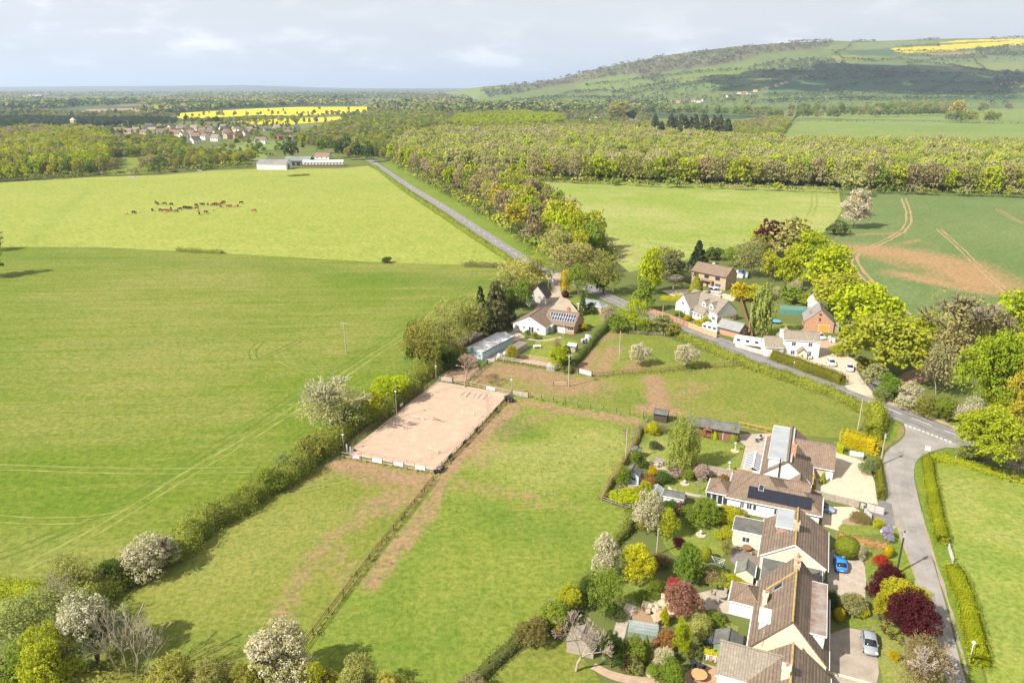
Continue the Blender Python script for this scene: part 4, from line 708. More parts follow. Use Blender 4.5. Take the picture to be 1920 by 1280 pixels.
shed('garden_shed', 'small black-roofed shed at the corner of the gardens beside the paddock gateway', (1225, 789), -23, 2.9, 2.1, 1.9, 2.6, WOODK, FELT).done()
b = shed('summerhouse', 'blue-grey summerhouse with deck beside the field fence', (1167, 905), -22, 3.0, 2.4, 2.0, 2.9, BLUEP, FELT, 'y', win=2.1); b.add('deck', MB().box(-.2, 4.4, -1.6, -.05, .1, .25), WOODL); b.add('deck_rail', MB().box(-.2, 4.4, -1.65, -1.58, .25, .9), WOODG); b.done()
shed('grey_shed', 'white shed with dark felt roof behind the blossoming tree', (1243, 946), -22, 3.4, 2.2, 1.9, 2.5, W_SHIP, FELT).done()
shed('apex_shed', 'small mossy-roofed cream shed beside the dark green oil tank', (1378, 1091), ROT, 2.5, 2.7, 1.8, 2.6, W_CREAM, M('green_felt', (.15, .16, .13), .2, 1, .9, .2), 'y').done()
b = shed('garden_room', 'white glazed garden room with square brown hipped roof', (1366, 1150), ROT, 4.0, 4.3, 2.3, 3.8, UPVC, T_BROWN, hip=True)
for x in (.6, 1.6, 2.6, 3.5): b.win('f', 0, x, .2, .85, 1.9, 1, gm=UPVC)
b.done()
shed('green_shed', 'grey-roofed green shed behind the nearest cream house', (1336, 1228), ROT, 3.3, 2.6, 2.0, 2.8, GREENP, FELT, 'y').done(); shed('old_shed', 'weathered grey-roofed shed under the bare pale tree', (1062, 1222), -20, 3.6, 2.6, 1.9, 2.7, WOODG, T_GREY, 'y').done()
shed('wooden_arbour', 'little slate-roofed shelter by the field fence pole', (1182, 858), -22, 1.8, 1.4, 1.8, 2.3, WOODG, T_SLATE).done()
def glasshouse(name, label, px, rot, w, d, e, r, fm, gm, cat='greenhouse'):
    o = empty(name, P(*px) + (0,), R(rot), label, cat); f = MB(); k = max(2, int(w / .6)); kd = max(2, int(d / .7)); t = .025
    for i in range(kd + 1):
        y = d * i / kd
        for x in (0, w): f.bar((x, y, 0), (x, y, e), t, k=4)
        f.bar((0, y, e), (w / 2, y, r), t, k=4); f.bar((w, y, e), (w / 2, y, r), t, k=4)
    for x, z in ((0, e), (w, e), (w / 2, r), (0, .05), (w, .05)): f.bar((x, 0, z), (x, d, z), t, k=4)
    for y in (0, d):
        f.bar((0, y, e), (w, y, e), t, k=4)
        for i in range(1, k): x = w * i / k; f.bar((x, y, 0), (x, y, e + (r - e) * (1 - abs(2 * x / w - 1))), t, k=4)
    f.build('frame', fm, o); g = MB()
    g.add([(0, 0, 0), (w, 0, 0), (w, 0, e), (w / 2, 0, r), (0, 0, e), (0, d, 0), (w, d, 0), (w, d, e), (w / 2, d, r), (0, d, e)], [(0, 1, 2, 3, 4), (9, 8, 7, 6, 5), (1, 6, 7, 2), (5, 0, 4, 9), (2, 7, 8, 3), (3, 8, 9, 4)]); g.build('glazing', gm, o); return o
def Mpane(name, col, a):
    m, n = newmat(name); d = n('ShaderNodeBsdfPrincipled', {'Base Color': col + (1,), 'Roughness': .15, 'Specular IOR Level': .5}); t = n('ShaderNodeBsdfTransparent')
    n.out(n('ShaderNodeMixShader', {0: a, 1: t.outputs[0], 2: d.outputs[0]}).outputs[0]); return m
GLZ = Mpane('greenhouse_glass', (.42, .46, .47), .35); NET = Mpane('fruit_netting', (.32, .22, .21), .5); NETG = Mpane('green_netting', (.13, .30, .27), .5)
glasshouse('greenhouse', 'aluminium greenhouse between the white blossom tree and the clothes', (1214, 937), -22, 2.4, 2.5, 1.5, 2.2, ALU, GLZ); glasshouse('greenhouse', 'small pale greenhouse behind the white rails of the chicken run', (1025, 695), -20, 2.0, 2.2, 1.5, 2.1, UPVC, GLZ)
glasshouse('fruit_cage', 'low aqua-framed fruit cage beside the pile of pale rubble', (1177, 1196), -14, 3.9, 2.2, 1.2, 1.25, M('aqua_paint', (.22, .42, .42), .1, 1, .6, .3), GLZ, 'fruit cage'); glasshouse('fruit_cage', 'reddish netted fruit cage on the bungalow lawn', (965, 668), 62, 8.0, 3.0, 1.6, 1.65, WOODG, NET, 'fruit cage'); glasshouse('fruit_cage', 'teal netted fruit cage behind the orange-brick garage', (1465, 590), -12, 9.5, 4.5, 1.9, 1.95, M('teal_paint', (.12, .32, .30), .1, 1, .6, .3), NETG, 'fruit cage')

# -- the bungalow with the panelled roof and its outbuildings ----------------------------
o7 = front((5.15, 210.3), 10.6, -25); b = B('panelled_bungalow', 'white-gabled brown-roofed bungalow with two rows of framed solar panels', o7, -25)
b.gable(0, 10.6, 0, 11.2, 2.5, 5.2, 'y', W_WHITE, T_BROWN, oh=.15); b.gable(8.0, 18.0, 4.4, 13.0, 2.4, 5.3, 'x', W_ORANGE, T_BROWN, oh=.1)
k = (5.3 - 2.4) / 4.3; sl = math.atan(k); up = lambda x, v, h=.24: (x, 4.4 + v * math.cos(sl) - h * math.sin(sl), 2.4 + v * math.sin(sl) + h * math.cos(sl))
for row, (xa, cnt) in enumerate(((9.3, 10), (10.2, 9))):
    v0 = 2.95 - row * 1.55; o = b.plate('solar_panels', [up(xa, v0), up(xa + cnt * .82, v0), up(xa + cnt * .82, v0 + 1.4), up(xa, v0 + 1.4)], .06, ALU)
    for i in range(cnt): MB().slab([up(xa + i * .82 + .07, v0 + .06, .26), up(xa + i * .82 + .75, v0 + .06, .26), up(xa + i * .82 + .75, v0 + 1.34, .26), up(xa + i * .82 + .07, v0 + 1.34, .26)], .02).build('panel', PVC, o)
for x, w, h, z in ((1.6, .8, .7, 1.1), (3.6, .7, .9, 1.1), (8.2, .8, .8, 1.1)): b.win('f', 0, x, z, w, h)
b.door('f', 0, 5.5, .7, 2.0, GLASS, name='french_door'); b.door('f', 0, 6.4, .7, 2.0, GLASS, name='french_door'); b.win('f', 0, 5.3, 3.9, .6, .5, 1); b.door('f', 4.4, 12.2, .9, 2.0, WOOD); b.wmb(W_WHITE).box(12.9, 15.2, 4.3, 4.42, 0, 2.35); b.win('f', 4.4, 16.8, 1.0, 1.9, 1.1, 3); b.win('r', 18.0, 8.6, .9, 1.2, 1.4)
b.chimney(14.5, 8.9, 4.9, 6.7, .9, .7, W_BRICK, 1); b.flat(10.62, 11.6, 2.6, 4.4, 2.2, M('pale_green_glazing', (.30, .40, .33), .1, .6, .4, .4), M('pale_green_glazing2', (.34, .42, .36), .1, .6, .4, .4), oh=.05); b.done()
b = B('stable_block', 'long pale blue stable block under a white metal roof beside the yard', P(888, 671), 58, 'stable'); b.gable(0, 15.6, -2.9, 2.4, 2.3, 3.0, 'x', BLUEP, SHEETM, oh=.15); b.done()
q = b.o; q.rotation_euler.z = R(58); b = B('lean_to_shed', 'rusty brown lean-to of patched sheets beside the pale blue stables', P(867, 661), 58, 'shed'); b.flat(0, 11.0, .6, 4.2, 2.2, M('old_brick', (.20, .11, .08), .3, 1.5, .9, .1), M('patched_sheets', (.30, .25, .23), .35, .7, .85, .2, col2=(.13, .09, .08)), WOODG); b.done()
b = B('coach_house', 'small steep dark-roofed white outbuilding with a blue-roofed lean-to by the drive', front((8.6, 240.5), 6.2, -18), -18); b.gable(0, 6.2, 0, 6.0, 2.8, 6.6, 'y', M('greyish_render', (.46, .42, .38), .1, .8, .9, .2), T_DK, oh=.1); b.gable(-3.4, 1.2, -2.8, 2.0, 2.4, 4.6, 'y', W_SHIP, M('blue_slate', (.15, .22, .25), .15, .8, .7, .3), oh=.1); b.win('f', -2.8, -1.2, .2, 1.8, 2.0, 3); b.win('r', 6.2, 3, 1, 1, 1); b.done()
shed('outbuilding', 'blue-grey hip-roofed outbuilding on the lawn between drive and road', (1083, 582), -32, 8.6, 4.2, 2.4, 3.7, W_BUFF, M('blue_grey_felt', (.20, .215, .24), .12, .5, .8, .2), hip=True, cat='outbuilding').done()
shed('log_store', 'open log store by the bungalow hedge', (1064, 658), -30, 2.4, 1.6, 1.7, 2.2, WOODG, SHEETM).done()
b = B('pale_shed', 'low pale-roofed shed half hidden by conifers beside the bungalow', P(940, 612), 62, 'shed'); b.flat(0, 7, -1.5, 2.2, 2.3, WOODK, M('grey_roof_sheet', (.30, .31, .31), .15, .5, .7, .3), WOODG); b.done()

# -- houses across the road --------------------------------------------------------------
b = B('brick_house', 'two-storey buff brick house with plain brown roof and shaded end wall', P(1294.6, 531), -46); b.gable(0, 14.6, 0, 7.6, 5.0, 7.6, 'x', W_BUFF, T_BROWN, oh=.12)
for x in (2.2, 6.6, 11.2): b.win('f', 0, x, 3.3, 1.9, 1.1, 3, fm=BLACK)
b.win('f', 0, 11.6, .7, 2.4, 1.4, 3); b.door('f', 0, 7.2, 1.0, 2.0, WOODK); b.flat(4.8, 9.6, -1.3, -.003, 2.5, None, T_BROWN, WOODG); b.wmb(W_BUFF).box(4.9, 5.2, -1.2, 0, 0, 2.5).box(9.2, 9.5, -1.2, 0, 0, 2.5); b.chimney(6.6, 4.4, 7.0, 8.2, .9, .7, M('whitish_stack', (.5, .52, .56), .1, 1, .8, .2), 2); b.done()
a11 = -62; o11 = front((67.4, 221.0), 8.0, 28); b = B('dormered_white_house', 'white L-shaped house with two little gabled dormers and boarded end wall', o11, 28)
b.gable(0, 8.0, 0, 15.5, 3.6, 6.9, 'y', W_WHITE, T_GREY, oh=.15); b.gable(-3.4, 4.0, 9.0, 15.6, 3.6, 6.9, 'x', W_WHITE, T_GREY, oh=.15); b.wmb(W_SHIP).prism([(.05, -.05, 2.0), (7.95, -.05, 2.0), (7.95, -.05, 3.6), (4, -.05, 6.75), (.05, -.05, 3.6)], (0, .04, 0)); b.wmb(W_BUFF).box(.02, 7.98, -.06, 0, 0, 1.98)
for y in (3.2, 6.6): b.gable(.3, 3.2, y - .85, y + .85, 5.1, 6.0, 'x', W_WHITE, T_GREY, oh=.12, eo=.12, th=.08, z0=3.4); b.win('l', .3, y, 4.1, 1.0, .9)
b.gable(-2.2, .05, 3.6, 8.6, 2.6, 3.9, 'y', W_WHITE, T_GREY, oh=.1); b.win('l', -2.2, 4.6, .9, .8, 1.1); b.win('l', -2.2, 6.0, .9, 1.0, 1.1, 3); b.win('l', -2.2, 7.6, .9, .7, 1.1); b.win('l', 0, 1.6, .9, 1.6, 1.1, 3); b.win('l', -3.4, 12.2, 3.7, 1.1, 1.0); b.win('l', -3.4, 11, 1, .9, 1.0); b.win('f', -.06, 5.9, .7, 1.7, 1.1, 3); b.chimney(4.2, 3.6, 6.4, 7.8, .7, .7, W_BUFF, 1); b.done()
b = B('white_cottage', 'white two-storey cottage under an old stone-tiled roof behind the clipped roadside hedge', (74.3, 190.0), -10); b.gable(0, 9.4, 0, 5.2, 5.0, 6.6, 'x', W_WHITE, T_OLD, oh=.1, eo=.2)
for x in (2.6, 6.9): b.win('f', 0, x, 3.2, 1.1, 1.2, 2); b.win('f', 0, x, .7, 1.1, 1.2, 2)
b.gable(3.6, 6.0, -1.9, .05, 2.0, 3.1, 'y', W_CREAM, T_OLD, oh=.2, eo=.25); b.win('f', -1.9, 4.8, .7, .6, 1.0); b.gable(-4.9, .05, -.6, 5.4, 2.9, 4.7, 'x', W_WHITE, T_OLD, oh=.1); b.win('f', -.6, -2.4, 1.0, 1.1, 1.0); b.chimney(-.35, 2.6, 4.5, 6.9, .9, .8, W_WHITE, 1); b.gable(.2, 4.4, 5.2, 11.5, 2.8, 5.0, 'y', W_BUFF, T_OLD, oh=.1); b.gable(5.0, 9.2, 5.2, 10.6, 2.8, 5.0, 'y', W_BUFF, T_OLD, oh=.1); b.done()
b = B('brick_garage', 'orange brick barn-garage with steep grey roof and bright orange door', front((92.6, 211.3), 8.2, -17), -17, 'garage'); b.gable(0, 8.2, 0, 9.0, 3.0, 6.8, 'y', W_ORANGE, M('plain_grey_roof', (.225, .195, .175), .12, .5, .85, .2), oh=.1); b.door('f', 0, 5.5, 2.9, 2.3, ORD, name='garage_door'); b.win('f', 0, 4.1, 3.6, .5, .8, 1, fm=BLACK); b.win('f', 0, 4.1, 5.3, .7, .4, 1, fm=BLACK); k = math.atan(3.8 / 4.1)
for y in (3.0, 5.0): skylight(b, 1.8, y, 3.0 + 1.8 * 3.8 / 4.1, .8, 1.3, 'l', k)
b.wmb(WOODG).box(8.25, 9.8, .5, 4.5, 0, 2.2); b.done()
b = B('brick_outhouse', 'low red brick outhouse with slate roof on the roadside fence line', P(1343, 624), -47, 'outhouse'); b.gable(0, 7.6, 0, 5.0, 2.2, 3.9, 'x', W_ORANGE, M('dull_slate', (.22, .225, .215), .15, .6, .8, .2), oh=.1); b.wmb(W_BRICK).prism([(7.62, .05, 0), (7.62, 4.95, 0), (7.62, 4.95, 2.2), (7.62, 2.5, 3.8), (7.62, .05, 2.2)], (.06, 0, 0)); b.win('r', 7.68, 2.5, 1.3, 1.0, 1.2); b.done()
shed('polytunnel_store', 'white round-topped store behind the orange brick garage', (1515, 580), -17, 3.4, 5, 2.4, 4.4, W_WHITE, UPVC, 'y').done()
shed('tarred_shed', 'dark shed under the trees beside the whitish drive', (1634, 732), -50, 3.2, 2.4, 1.9, 2.4, WOODK, FELT).done()

# -- the farm and the far houses ----------------------------------------------------------
b = B('white_barn', 'white-walled farm barn with long grey roof at the head of the lime pasture', P(482, 318), -4, 'barn'); b.gable(0, 27, 0, 15, 5.0, 8.2, 'x', W_WHITE, M('fibre_cement', (.19, .18, .175), .12, .1, .9, .2), oh=.3); b.door('r', 27, 6, 5.5, 4.6, M('blue_grey_sheet', (.10, .16, .20), .15, .3, .6, .3)); b.done()
b = B('open_barn', 'dark open-fronted farm barn with green-grey roof behind the white barn', P(533, 311), -2, 'barn'); b.gable(0, 24, 0, 16, 4.6, 8.0, 'x', M('barn_green', (.07, .11, .09), .2, .3, .8, .2), M('green_grey_sheet', (.165, .185, .165), .12, .1, .9, .2), oh=.3)
for x in (2, 7, 12): b.door('f', 0, x + 1.5, 3.8, 3.6, BLACK, name='bay')
b.done()
b = B('cattle_shed', 'long low white cattle shed with a row of dark openings and feed barrier', P(568, 312), 3, 'cattle shed'); b.gable(0, 37, 0, 8, 3.6, 5.0, 'x', W_WHITE, W_WHITE, oh=.2)
for i in range(12): b.win('f', 0, 2.2 + i * 2.95, 2.0, 1.2, .9, 1, fm=BLACK)
b.add('feed_barrier', MB().box(-1, 38, -2.2, -2.0, .2, 1.7), WOODB); b.done()
def far_house(i, px, py, w, d, e, r, rot, wm, rm, label, cat='house', group=None, name='village_house', chim=True, z=0.0):
    x, y = P(px, py, z); b = B(name, label, (x, y), rot, cat, group); b.o.location.z = z; b.gable(-w / 2, w / 2, -d / 2, d / 2, e, r, 'x', wm, rm, oh=.2, th=.15)
    if chim: b.chimney(w * .3, 0, r - .6, r + 1.2, .9, .9, W_BRICK, 0)
    for k in range(2 if w < 11 else 3):
        for zz in ((.8, 3.2) if e > 4 else (.9,)): b.win('f', -d / 2, -w / 2 + w * (k + .5) / (2 if w < 11 else 3), zz, 1.5, 1.2, 1)
    b.done(); return b.o
far_house(0, 541, 284, 11, 8, 4.2, 8.0, -20, W_BUFF, T_SLATE, 'small stone house with dark slate roof above the farm barns'); far_house(0, 606, 298, 15, 8, 3.0, 6.0, -6, W_WHITE, T_RED, 'long red-roofed house behind the white cattle shed')
WC = {'w': (W_WHITE, 'white'), 'b': (W_BRICK, 'red brick'), 'c': (W_CREAM, 'cream'), 's': (W_STONE, 'stone'), 'o': (W_ORANGE, 'orange brick')}; RC = {'r': (T_RED, 'red-tiled'), 'n': (T_BROWN, 'brown-tiled'), 's': (T_SLATE, 'slate'), 'g': (T_GREY, 'grey-tiled'), 'o': (T_OLD, 'buff-tiled')}
VIL = [(367, 266, 'w', 's', 60), (490, 267, 'w', 'n', -10), (522, 259, 'b', 'r', 75), (546, 262, 'w', 'n', -60), (500, 243, 'c', 's', 20), (520, 241, 'w', 'o', -15), (556, 244, 'w', 's', 40), (429, 257, 's', 'r', 70), (447, 257, 'o', 'o', 80), (418, 243, 'w', 's', 55), (426, 250, 'c', 'n', -20), (395, 251, 's', 'n', 10), (380, 247, 'c', 'n', -10), (352, 247, 'w', 's', 30), (336, 253, 's', 'n', -15), (357, 254, 'c', 'g', 5), (385, 259, 'w', 'n', -30), (405, 262, 'w', 'g', -12), (325, 250, 'b', 'r', 15), (345, 242, 'c', 'n', -18), (365, 241, 's', 'o', -5), (318, 246, 's', 'n', -10), (303, 248, 'c', 'n', 12), (287, 246, 's', 'o', -4), (272, 250, 's', 'n', -20), (256, 246, 'c', 'o', 10), (242, 248, 's', 'o', -8), (222, 247, 'b', 'n', 0), (192, 244, 'b', 'r', -12), (177, 246, 'o', 'r', 60), (168, 239, 'w', 'n', 10), (150, 241, 's', 's', -5), (110, 238, 's', 's', -6), (92, 237, 's', 's', 4), (70, 237, 'c', 's', -10), (55, 236, 's', 's', 0), (235, 232, 'w', 's', 40), (214, 233, 'b', 's', -10), (280, 238, 's', 's', 20), (300, 239, 'b', 'n', -14), (448, 246, 'c', 'n', 30), (467, 250, 'o', 'n', -25), (475, 240, 's', 'g', 5), (540, 250, 'b', 'n', 15)]
for i, (px, py, wc, rc, rot) in enumerate(VIL):
    rg = random.Random(i); wm, wn = WC[wc]; rm, rn = RC[rc]; big_ = px in (429, 447, 490)
    where = 'at the near edge of the village' if py > 257 else 'under the dark trees at the far village edge' if px < 250 and py < 243 else 'in the west of the village' if px < 320 else 'in the middle of the village' if px < 460 else 'on the east side of the village'
    far_house(i, px, py + 3, 15 if big_ else rg.uniform(9, 13), rg.uniform(7.5, 9), 5.0 if wc in 'wcso' and i % 3 else 4.4, rg.uniform(7.6, 9), rot, wm, rm, f'{wn} house with {rn} roof {where}', group='village houses beyond the pasture')
rg = random.Random(44); QV = [P(*p) for p in ((318, 242), (470, 240), (480, 256), (400, 264), (350, 262))]; VD = [P(v[0], v[1] + 3) for v in VIL]
for i in range(400):
    if len(VD) > len(VIL) + 24: break
    x = rg.uniform(min(q[0] for q in QV), max(q[0] for q in QV)); y = rg.uniform(min(q[1] for q in QV), max(q[1] for q in QV))
    if inpoly(np.array([x]), np.array([y]), QV)[0] and all(math.dist((x, y), v) > 15 for v in VD):
        VD.append((x, y)); px_, py_ = PX(x, y); wm, wn = WC[rg.choice('wccsbo')]; rm, rn = RC[rg.choice('nnsggor')]; far_house(i, px_, py_, rg.uniform(9, 13), rg.uniform(7, 9), 4.8, rg.uniform(7.6, 9), rg.choice((-15, 10, 65, 75)), wm, rm, f'{wn} house with {rn} roof packed among others in the village centre', group='village houses beyond the pasture')
b = B('church', 'grey stone church with square tower and white cap beyond the lime wood', P(138, 248), -5, 'church'); b.gable(3, 22, 0, 9, 6, 11, 'x', W_STONE, T_SLATE); b.wmb(W_STONE).box(-3.5, 3, 1, 7.5, 0, 19); b.hip(-3.4, 2.9, 1.1, 7.4, 19, 22.5, None, W_WHITE, .2); b.done()
# ---------------------------------------------------------------- fences, arena, poles, cars, cattle
def along(px, step, world=False):
    q = np.array(px if world else [P(*p) for p in px]); s = np.concatenate([[0], np.cumsum(np.linalg.norm(np.diff(q, axis=0), axis=1))]); k = max(1, int(round(s[-1] / step)))
    return [(float(np.interp(s[-1] * i / k, s, q[:, 0])), float(np.interp(s[-1] * i / k, s, q[:, 1]))) for i in range(k + 1)]
def fence(px, label, h=1.25, step=2.4, rails=(.45, .85, 1.2), pm=WOODB, rm=None, pw=.11, panel=None, name='post_and_rail_fence', group=None, rw=.09, ph=.0, wire=False, skip=()):
    """posts, rails or boards along photo points"""
    q = along(px, step); a = q[0]; o = empty(name, (a[0], a[1], 0), 0, label, 'fence', group); L = [(p[0] - a[0], p[1] - a[1]) for p in q]
    for x, y in L: MB().box(x - pw / 2, x + pw / 2, y - pw / 2, y + pw / 2, -.1, h + ph).build('post', pm, o)
    if rails:
        for z in rails:
            r = MB()
            for i in range(len(L) - 1):
                if i in skip: continue
                r.beam(L[i] + (z,), L[i + 1] + (z,), .012 if wire else .045, .012 if wire else rw)
            r.build('wire' if wire else 'rail', METALG if wire else (rm or pm), o)
    if panel:
        for i in range(len(L) - 1):
            m = MB(); x0, y0 = L[i]; x1, y1 = L[i + 1]; k = 7
            for j in range(k): z0 = .08 + (h - .1) * j / k; m.beam((x0, y0, z0 + (h - .1) / k / 2), (x1, y1, z0 + (h - .1) / k / 2), .04 + .012 * (j % 2), (h - .1) / k - .012)
            m.build('panel', panel, o)
    return o, q
def kick(px, label):
    q = along(px, 2.4); a = q[0]; o = empty('kickboard', a + (0,), 0, label, 'edging')
    for i in range(len(q) - 1): MB().beam((q[i][0] - a[0], q[i][1] - a[1], .2), (q[i + 1][0] - a[0], q[i + 1][1] - a[1], .2), .05, .3).build('plank', KICK, o)
def board(q, i, w, h, z, m, label, name='banner', off=.07, group=None, cat='banner'):
    """a board hung on the outside of a fence bay"""
    a = Vector(q[i]); c = Vector(q[i + 1]); d = (c - a).normalized(); n_ = Vector((d.y, -d.x)); mid = (a + c) / 2 + n_ * off
    o = MB().box(-w / 2, w / 2, -.02, .02, 0, h).box(-w / 2 - .02, w / 2 + .02, -.026, .026, h - .04, h + .02).build(name, m); o.location = (mid.x, mid.y, z); o.rotation_euler.z = math.atan2(d.y, d.x); return tag(o, label, cat, group)
KICK = M('kickboard', (.50, .43, .37), .15, 2, .85, .2)
PRINT_W = M('white_banner', (.62, .60, .60), .1, .8, .6, .3); PRINT_L = M('lilac_banner', (.45, .40, .46), .15, 1, .6, .3, col2=(.62, .58, .60)); PRINT_D = M('dark_banner', (.035, .05, .055), .4, 1.5, .6, .3)
fo, q = fence([(640, 857), (660, 861), (819, 888)], 'post and rail fence hung with white banners across the near end of the arena', 1.3, 2.4, (.25, .5, 1.18), WOODK, WOODP)
for i, m, l in ((3, PRINT_W, 'plain white banner on the near arena fence, closest to the field hedge'), (5, PRINT_L, 'lilac-grey printed banner between two white banners on the arena fence'), (7, PRINT_W, 'plain white banner on the near arena fence, closest to the dark-panelled side')):
    if i < len(q) - 1: board(q, i, 2.15, .85, .3, m, l)
if len(q) > 2: board(q, 1, 1.5, .6, .4, PRINT_L, 'small pale printed board at the hedge end of the near arena fence')
fo, q = fence([(819, 886), (868, 838), (958, 743)], 'dark post and rail fence with black boards down the paddock side of the arena', 1.3, 2.2, (.3, .75, 1.2), WOODK, WOOD)
for i, l in ((2, 'black board nearest the arena corner gate'), (5, 'second black board up the paddock side of the arena'), (8, 'third black board up the paddock side of the arena'), (13, 'fourth black board up the paddock side of the arena'), (16, 'black board closest to the far corner of the arena')):
    if i < len(q) - 1: board(q, i, 1.5, .8, .35, PRINT_D, l, 'notice_board', group='black boards on the arena fence', cat='board')
fo, q = fence([(644, 848), (720, 788), (818, 716)], 'dark post and rail fence along the hedge side of the arena', 1.25, 2.3, (.3, .75, 1.15), WOODK, WOODB); board(q, len(q) * 5 // 9, 1.3, .7, .4, PRINT_L, 'small lilac sign on the hedge side fence of the arena')
fo, q = fence([(824, 714), (848, 717), (958, 741)], 'pinkish double-railed fence closing the far end of the arena', 1.25, 2.3, (.5, 1.15), WOODP, WOODP); board(q, len(q) - 4, 2.4, .8, .25, PRINT_L, 'pale lilac banner on the far arena fence')
fence([(813, 902), (700, 1043), (576, 1206), (556, 1233)], 'brown post and rail fence running diagonally between the two near paddocks', 1.25, 4.4, (.45, .85, 1.2), M('reddish_fence', (.105, .052, .036), .3, 2, .9, .1))
fence([(928, 674), (960, 679), (1060, 694)], 'pale pink double rails along the chicken run below the bungalow garden', 1.25, 2.4, (.5, .85, 1.2), M('pinkish_white_rail', (.55, .45, .38), .12, 2, .85, .2)); fence([(1060, 694), (1084, 699)], 'short brown rails between the pale rails and the solid gate', 1.3, 2.2, (.45, .85, 1.25), WOODK, WOOD)
fence([(1114, 707), (1180, 702), (1250, 697), (1320, 691), (1392, 687)], 'brown post and rail fence across the far paddock below the blossom trees', 1.3, 2.6, (.45, .85, 1.25), WOODB)
fence([(994, 744), (1010, 748), (1090, 763), (1206, 781)], 'dark stock fence with wire along the worn path to the gardens', 1.2, 3.0, (.4, .8, 1.15), WOODK, wire=True); fence([(882, 714), (900, 698), (915, 684)], 'dark post and rail fence beside the bare pinkish tree', 1.25, 2.2, (.4, .8, 1.2), WOODK)
fence([(1214, 788), (1180, 845), (1128, 937)], 'leaning grey boundary fence between gardens and lush paddock', 1.1, 2.4, (.3, .7, 1.05), WOODG, wire=True); fence([(1128, 938), (1150, 946), (1186, 955)], 'grey timber rails at the paddock corner of the summerhouse garden', 1.0, 2.2, (.4, .85), WOODG)
fence([(1186, 962), (1150, 1030), (1080, 1120), (1010, 1185)], 'thin wire fence along the garden trees', 1.1, 4.0, (.5, 1.0), WOODG, wire=True); fence([(985, 924), (998, 926), (1012, 928), (1040, 931)], 'four pale electric-fence posts standing in the lush paddock', 1.0, 1.9, (.6,), WOODL, pw=.06, wire=True)
fence([(1386, 800), (1452, 815)], 'orange timber and wire fence between paddock and white bungalow', 1.3, 1.9, (.2, 1.25), WOODO, panel=None, rw=.14); fence([(1304, 880), (1340, 887), (1384, 897)], 'grey close-boarded fence between the two lawns', 1.5, 1.9, None, WOODG, panel=WOODG, name='panel_fence'); fence([(1228, 864), (1304, 880)], 'weathered low fence behind the lilac bushes', 1.0, 1.9, None, WOODG, panel=WOODG, name='panel_fence')
fence([(1516, 930), (1560, 940), (1612, 953)], 'grey panel fence beside the gravel drive with a trellis top', 1.5, 1.9, None, WOODG, panel=WOODG, name='panel_fence'); fence([(1622, 956), (1656, 966)], 'pale grey panel fence at the lane end of the gravel drive', 1.5, 1.9, None, WOODG, panel=M('silver_boards', (.42, .38, .35), .12, 2, .9, .2), name='panel_fence')
fence([(1215, 586), (1255, 599), (1290, 614)], 'reddish-brown close-boarded fence along the roadside, uphill stretch', 1.8, 1.9, None, WOOD, panel=M('red_boards', (.34, .19, .13), .15, 2, .9, .1), name='panel_fence'); fence([(1290, 614), (1316, 624), (1343, 634)], 'newer orange boarded fence along the roadside by the white caravan', 1.8, 1.9, None, WOODO, panel=M('orange_boards', (.50, .31, .18), .12, 2, .9, .1), name='panel_fence')
fence([(1378, 650), (1410, 660), (1446, 669)], 'pale grey fence in front of the long white caravan', 1.4, 1.9, None, WOODG, panel=M('pale_boards', (.45, .41, .36), .12, 2, .9, .1), name='panel_fence'); fence([(1388, 565), (1398, 600), (1410, 638)], 'tall brown panel fence beside the weeping birch', 2.0, 2.0, None, WOODB, panel=M('brown_panels', (.24, .145, .08), .2, 2, .9, .1), name='panel_fence')
fence([(1180, 626), (1246, 630)], 'grey rails across the top of the orchard paddock', 1.2, 2.4, (.5, .8, 1.1), WOODG); fence([(1606, 690), (1615, 710), (1640, 740)], 'dark slatted fence along the whitish driveway', 1.5, 1.9, None, WOODK, panel=M('slate_boards', (.12, .115, .12), .2, 2, .9, .1), name='panel_fence'); fence([(972, 669), (1000, 672), (1045, 680)], 'low pale fence between lawn and chicken run', .9, 1.6, (.35, .8), WOODL)
fence([(0, 464), (100, 464), (200, 466)], 'faint post fence at the foot of the lime pasture', 1.1, 5, (.5, 1.0), WOODG, wire=True); fence([(1232, 1178), (1254, 1166)], 'short screen beside the rubble pile', 1.2, 1.8, None, WOODG, panel=WOODG, name='panel_fence'); fence([(1550, 1262), (1602, 1276), (1650, 1290)], 'low pale wall-top rail at the foot of the concrete drive', .5, 2.2, None, W_CREAM, panel=W_CREAM, name='garden_wall')
def gate(p0, p1, label, h=1.25, m=ALU, solid=None, bars=5):
    a = P(*p0); c = P(*p1); L = math.dist(a, c); o = empty('field_gate', a + (0,), math.atan2(c[1] - a[1], c[0] - a[0]), label, 'gate'); f = MB()
    for i in range(bars): f.bar((0, 0, .2 + (h - .25) * i / (bars - 1)), (L, 0, .2 + (h - .25) * i / (bars - 1)), .028, k=5)
    for x in (0, L / 2, L): f.bar((x, 0, .2), (x, 0, h - .05), .03, k=5)
    f.bar((0, 0, .2), (L / 2, 0, h - .05), .022, k=5); f.build('bars', m, o)
    for x in (-.1, L + .1): MB().box(x - .09, x + .09, -.09, .09, 0, h + .2).build('gate_post', WOODK, o)
    if solid: MB().box(.05, L - .05, -.05, -.035, .15, h).build('sheet', solid, o)
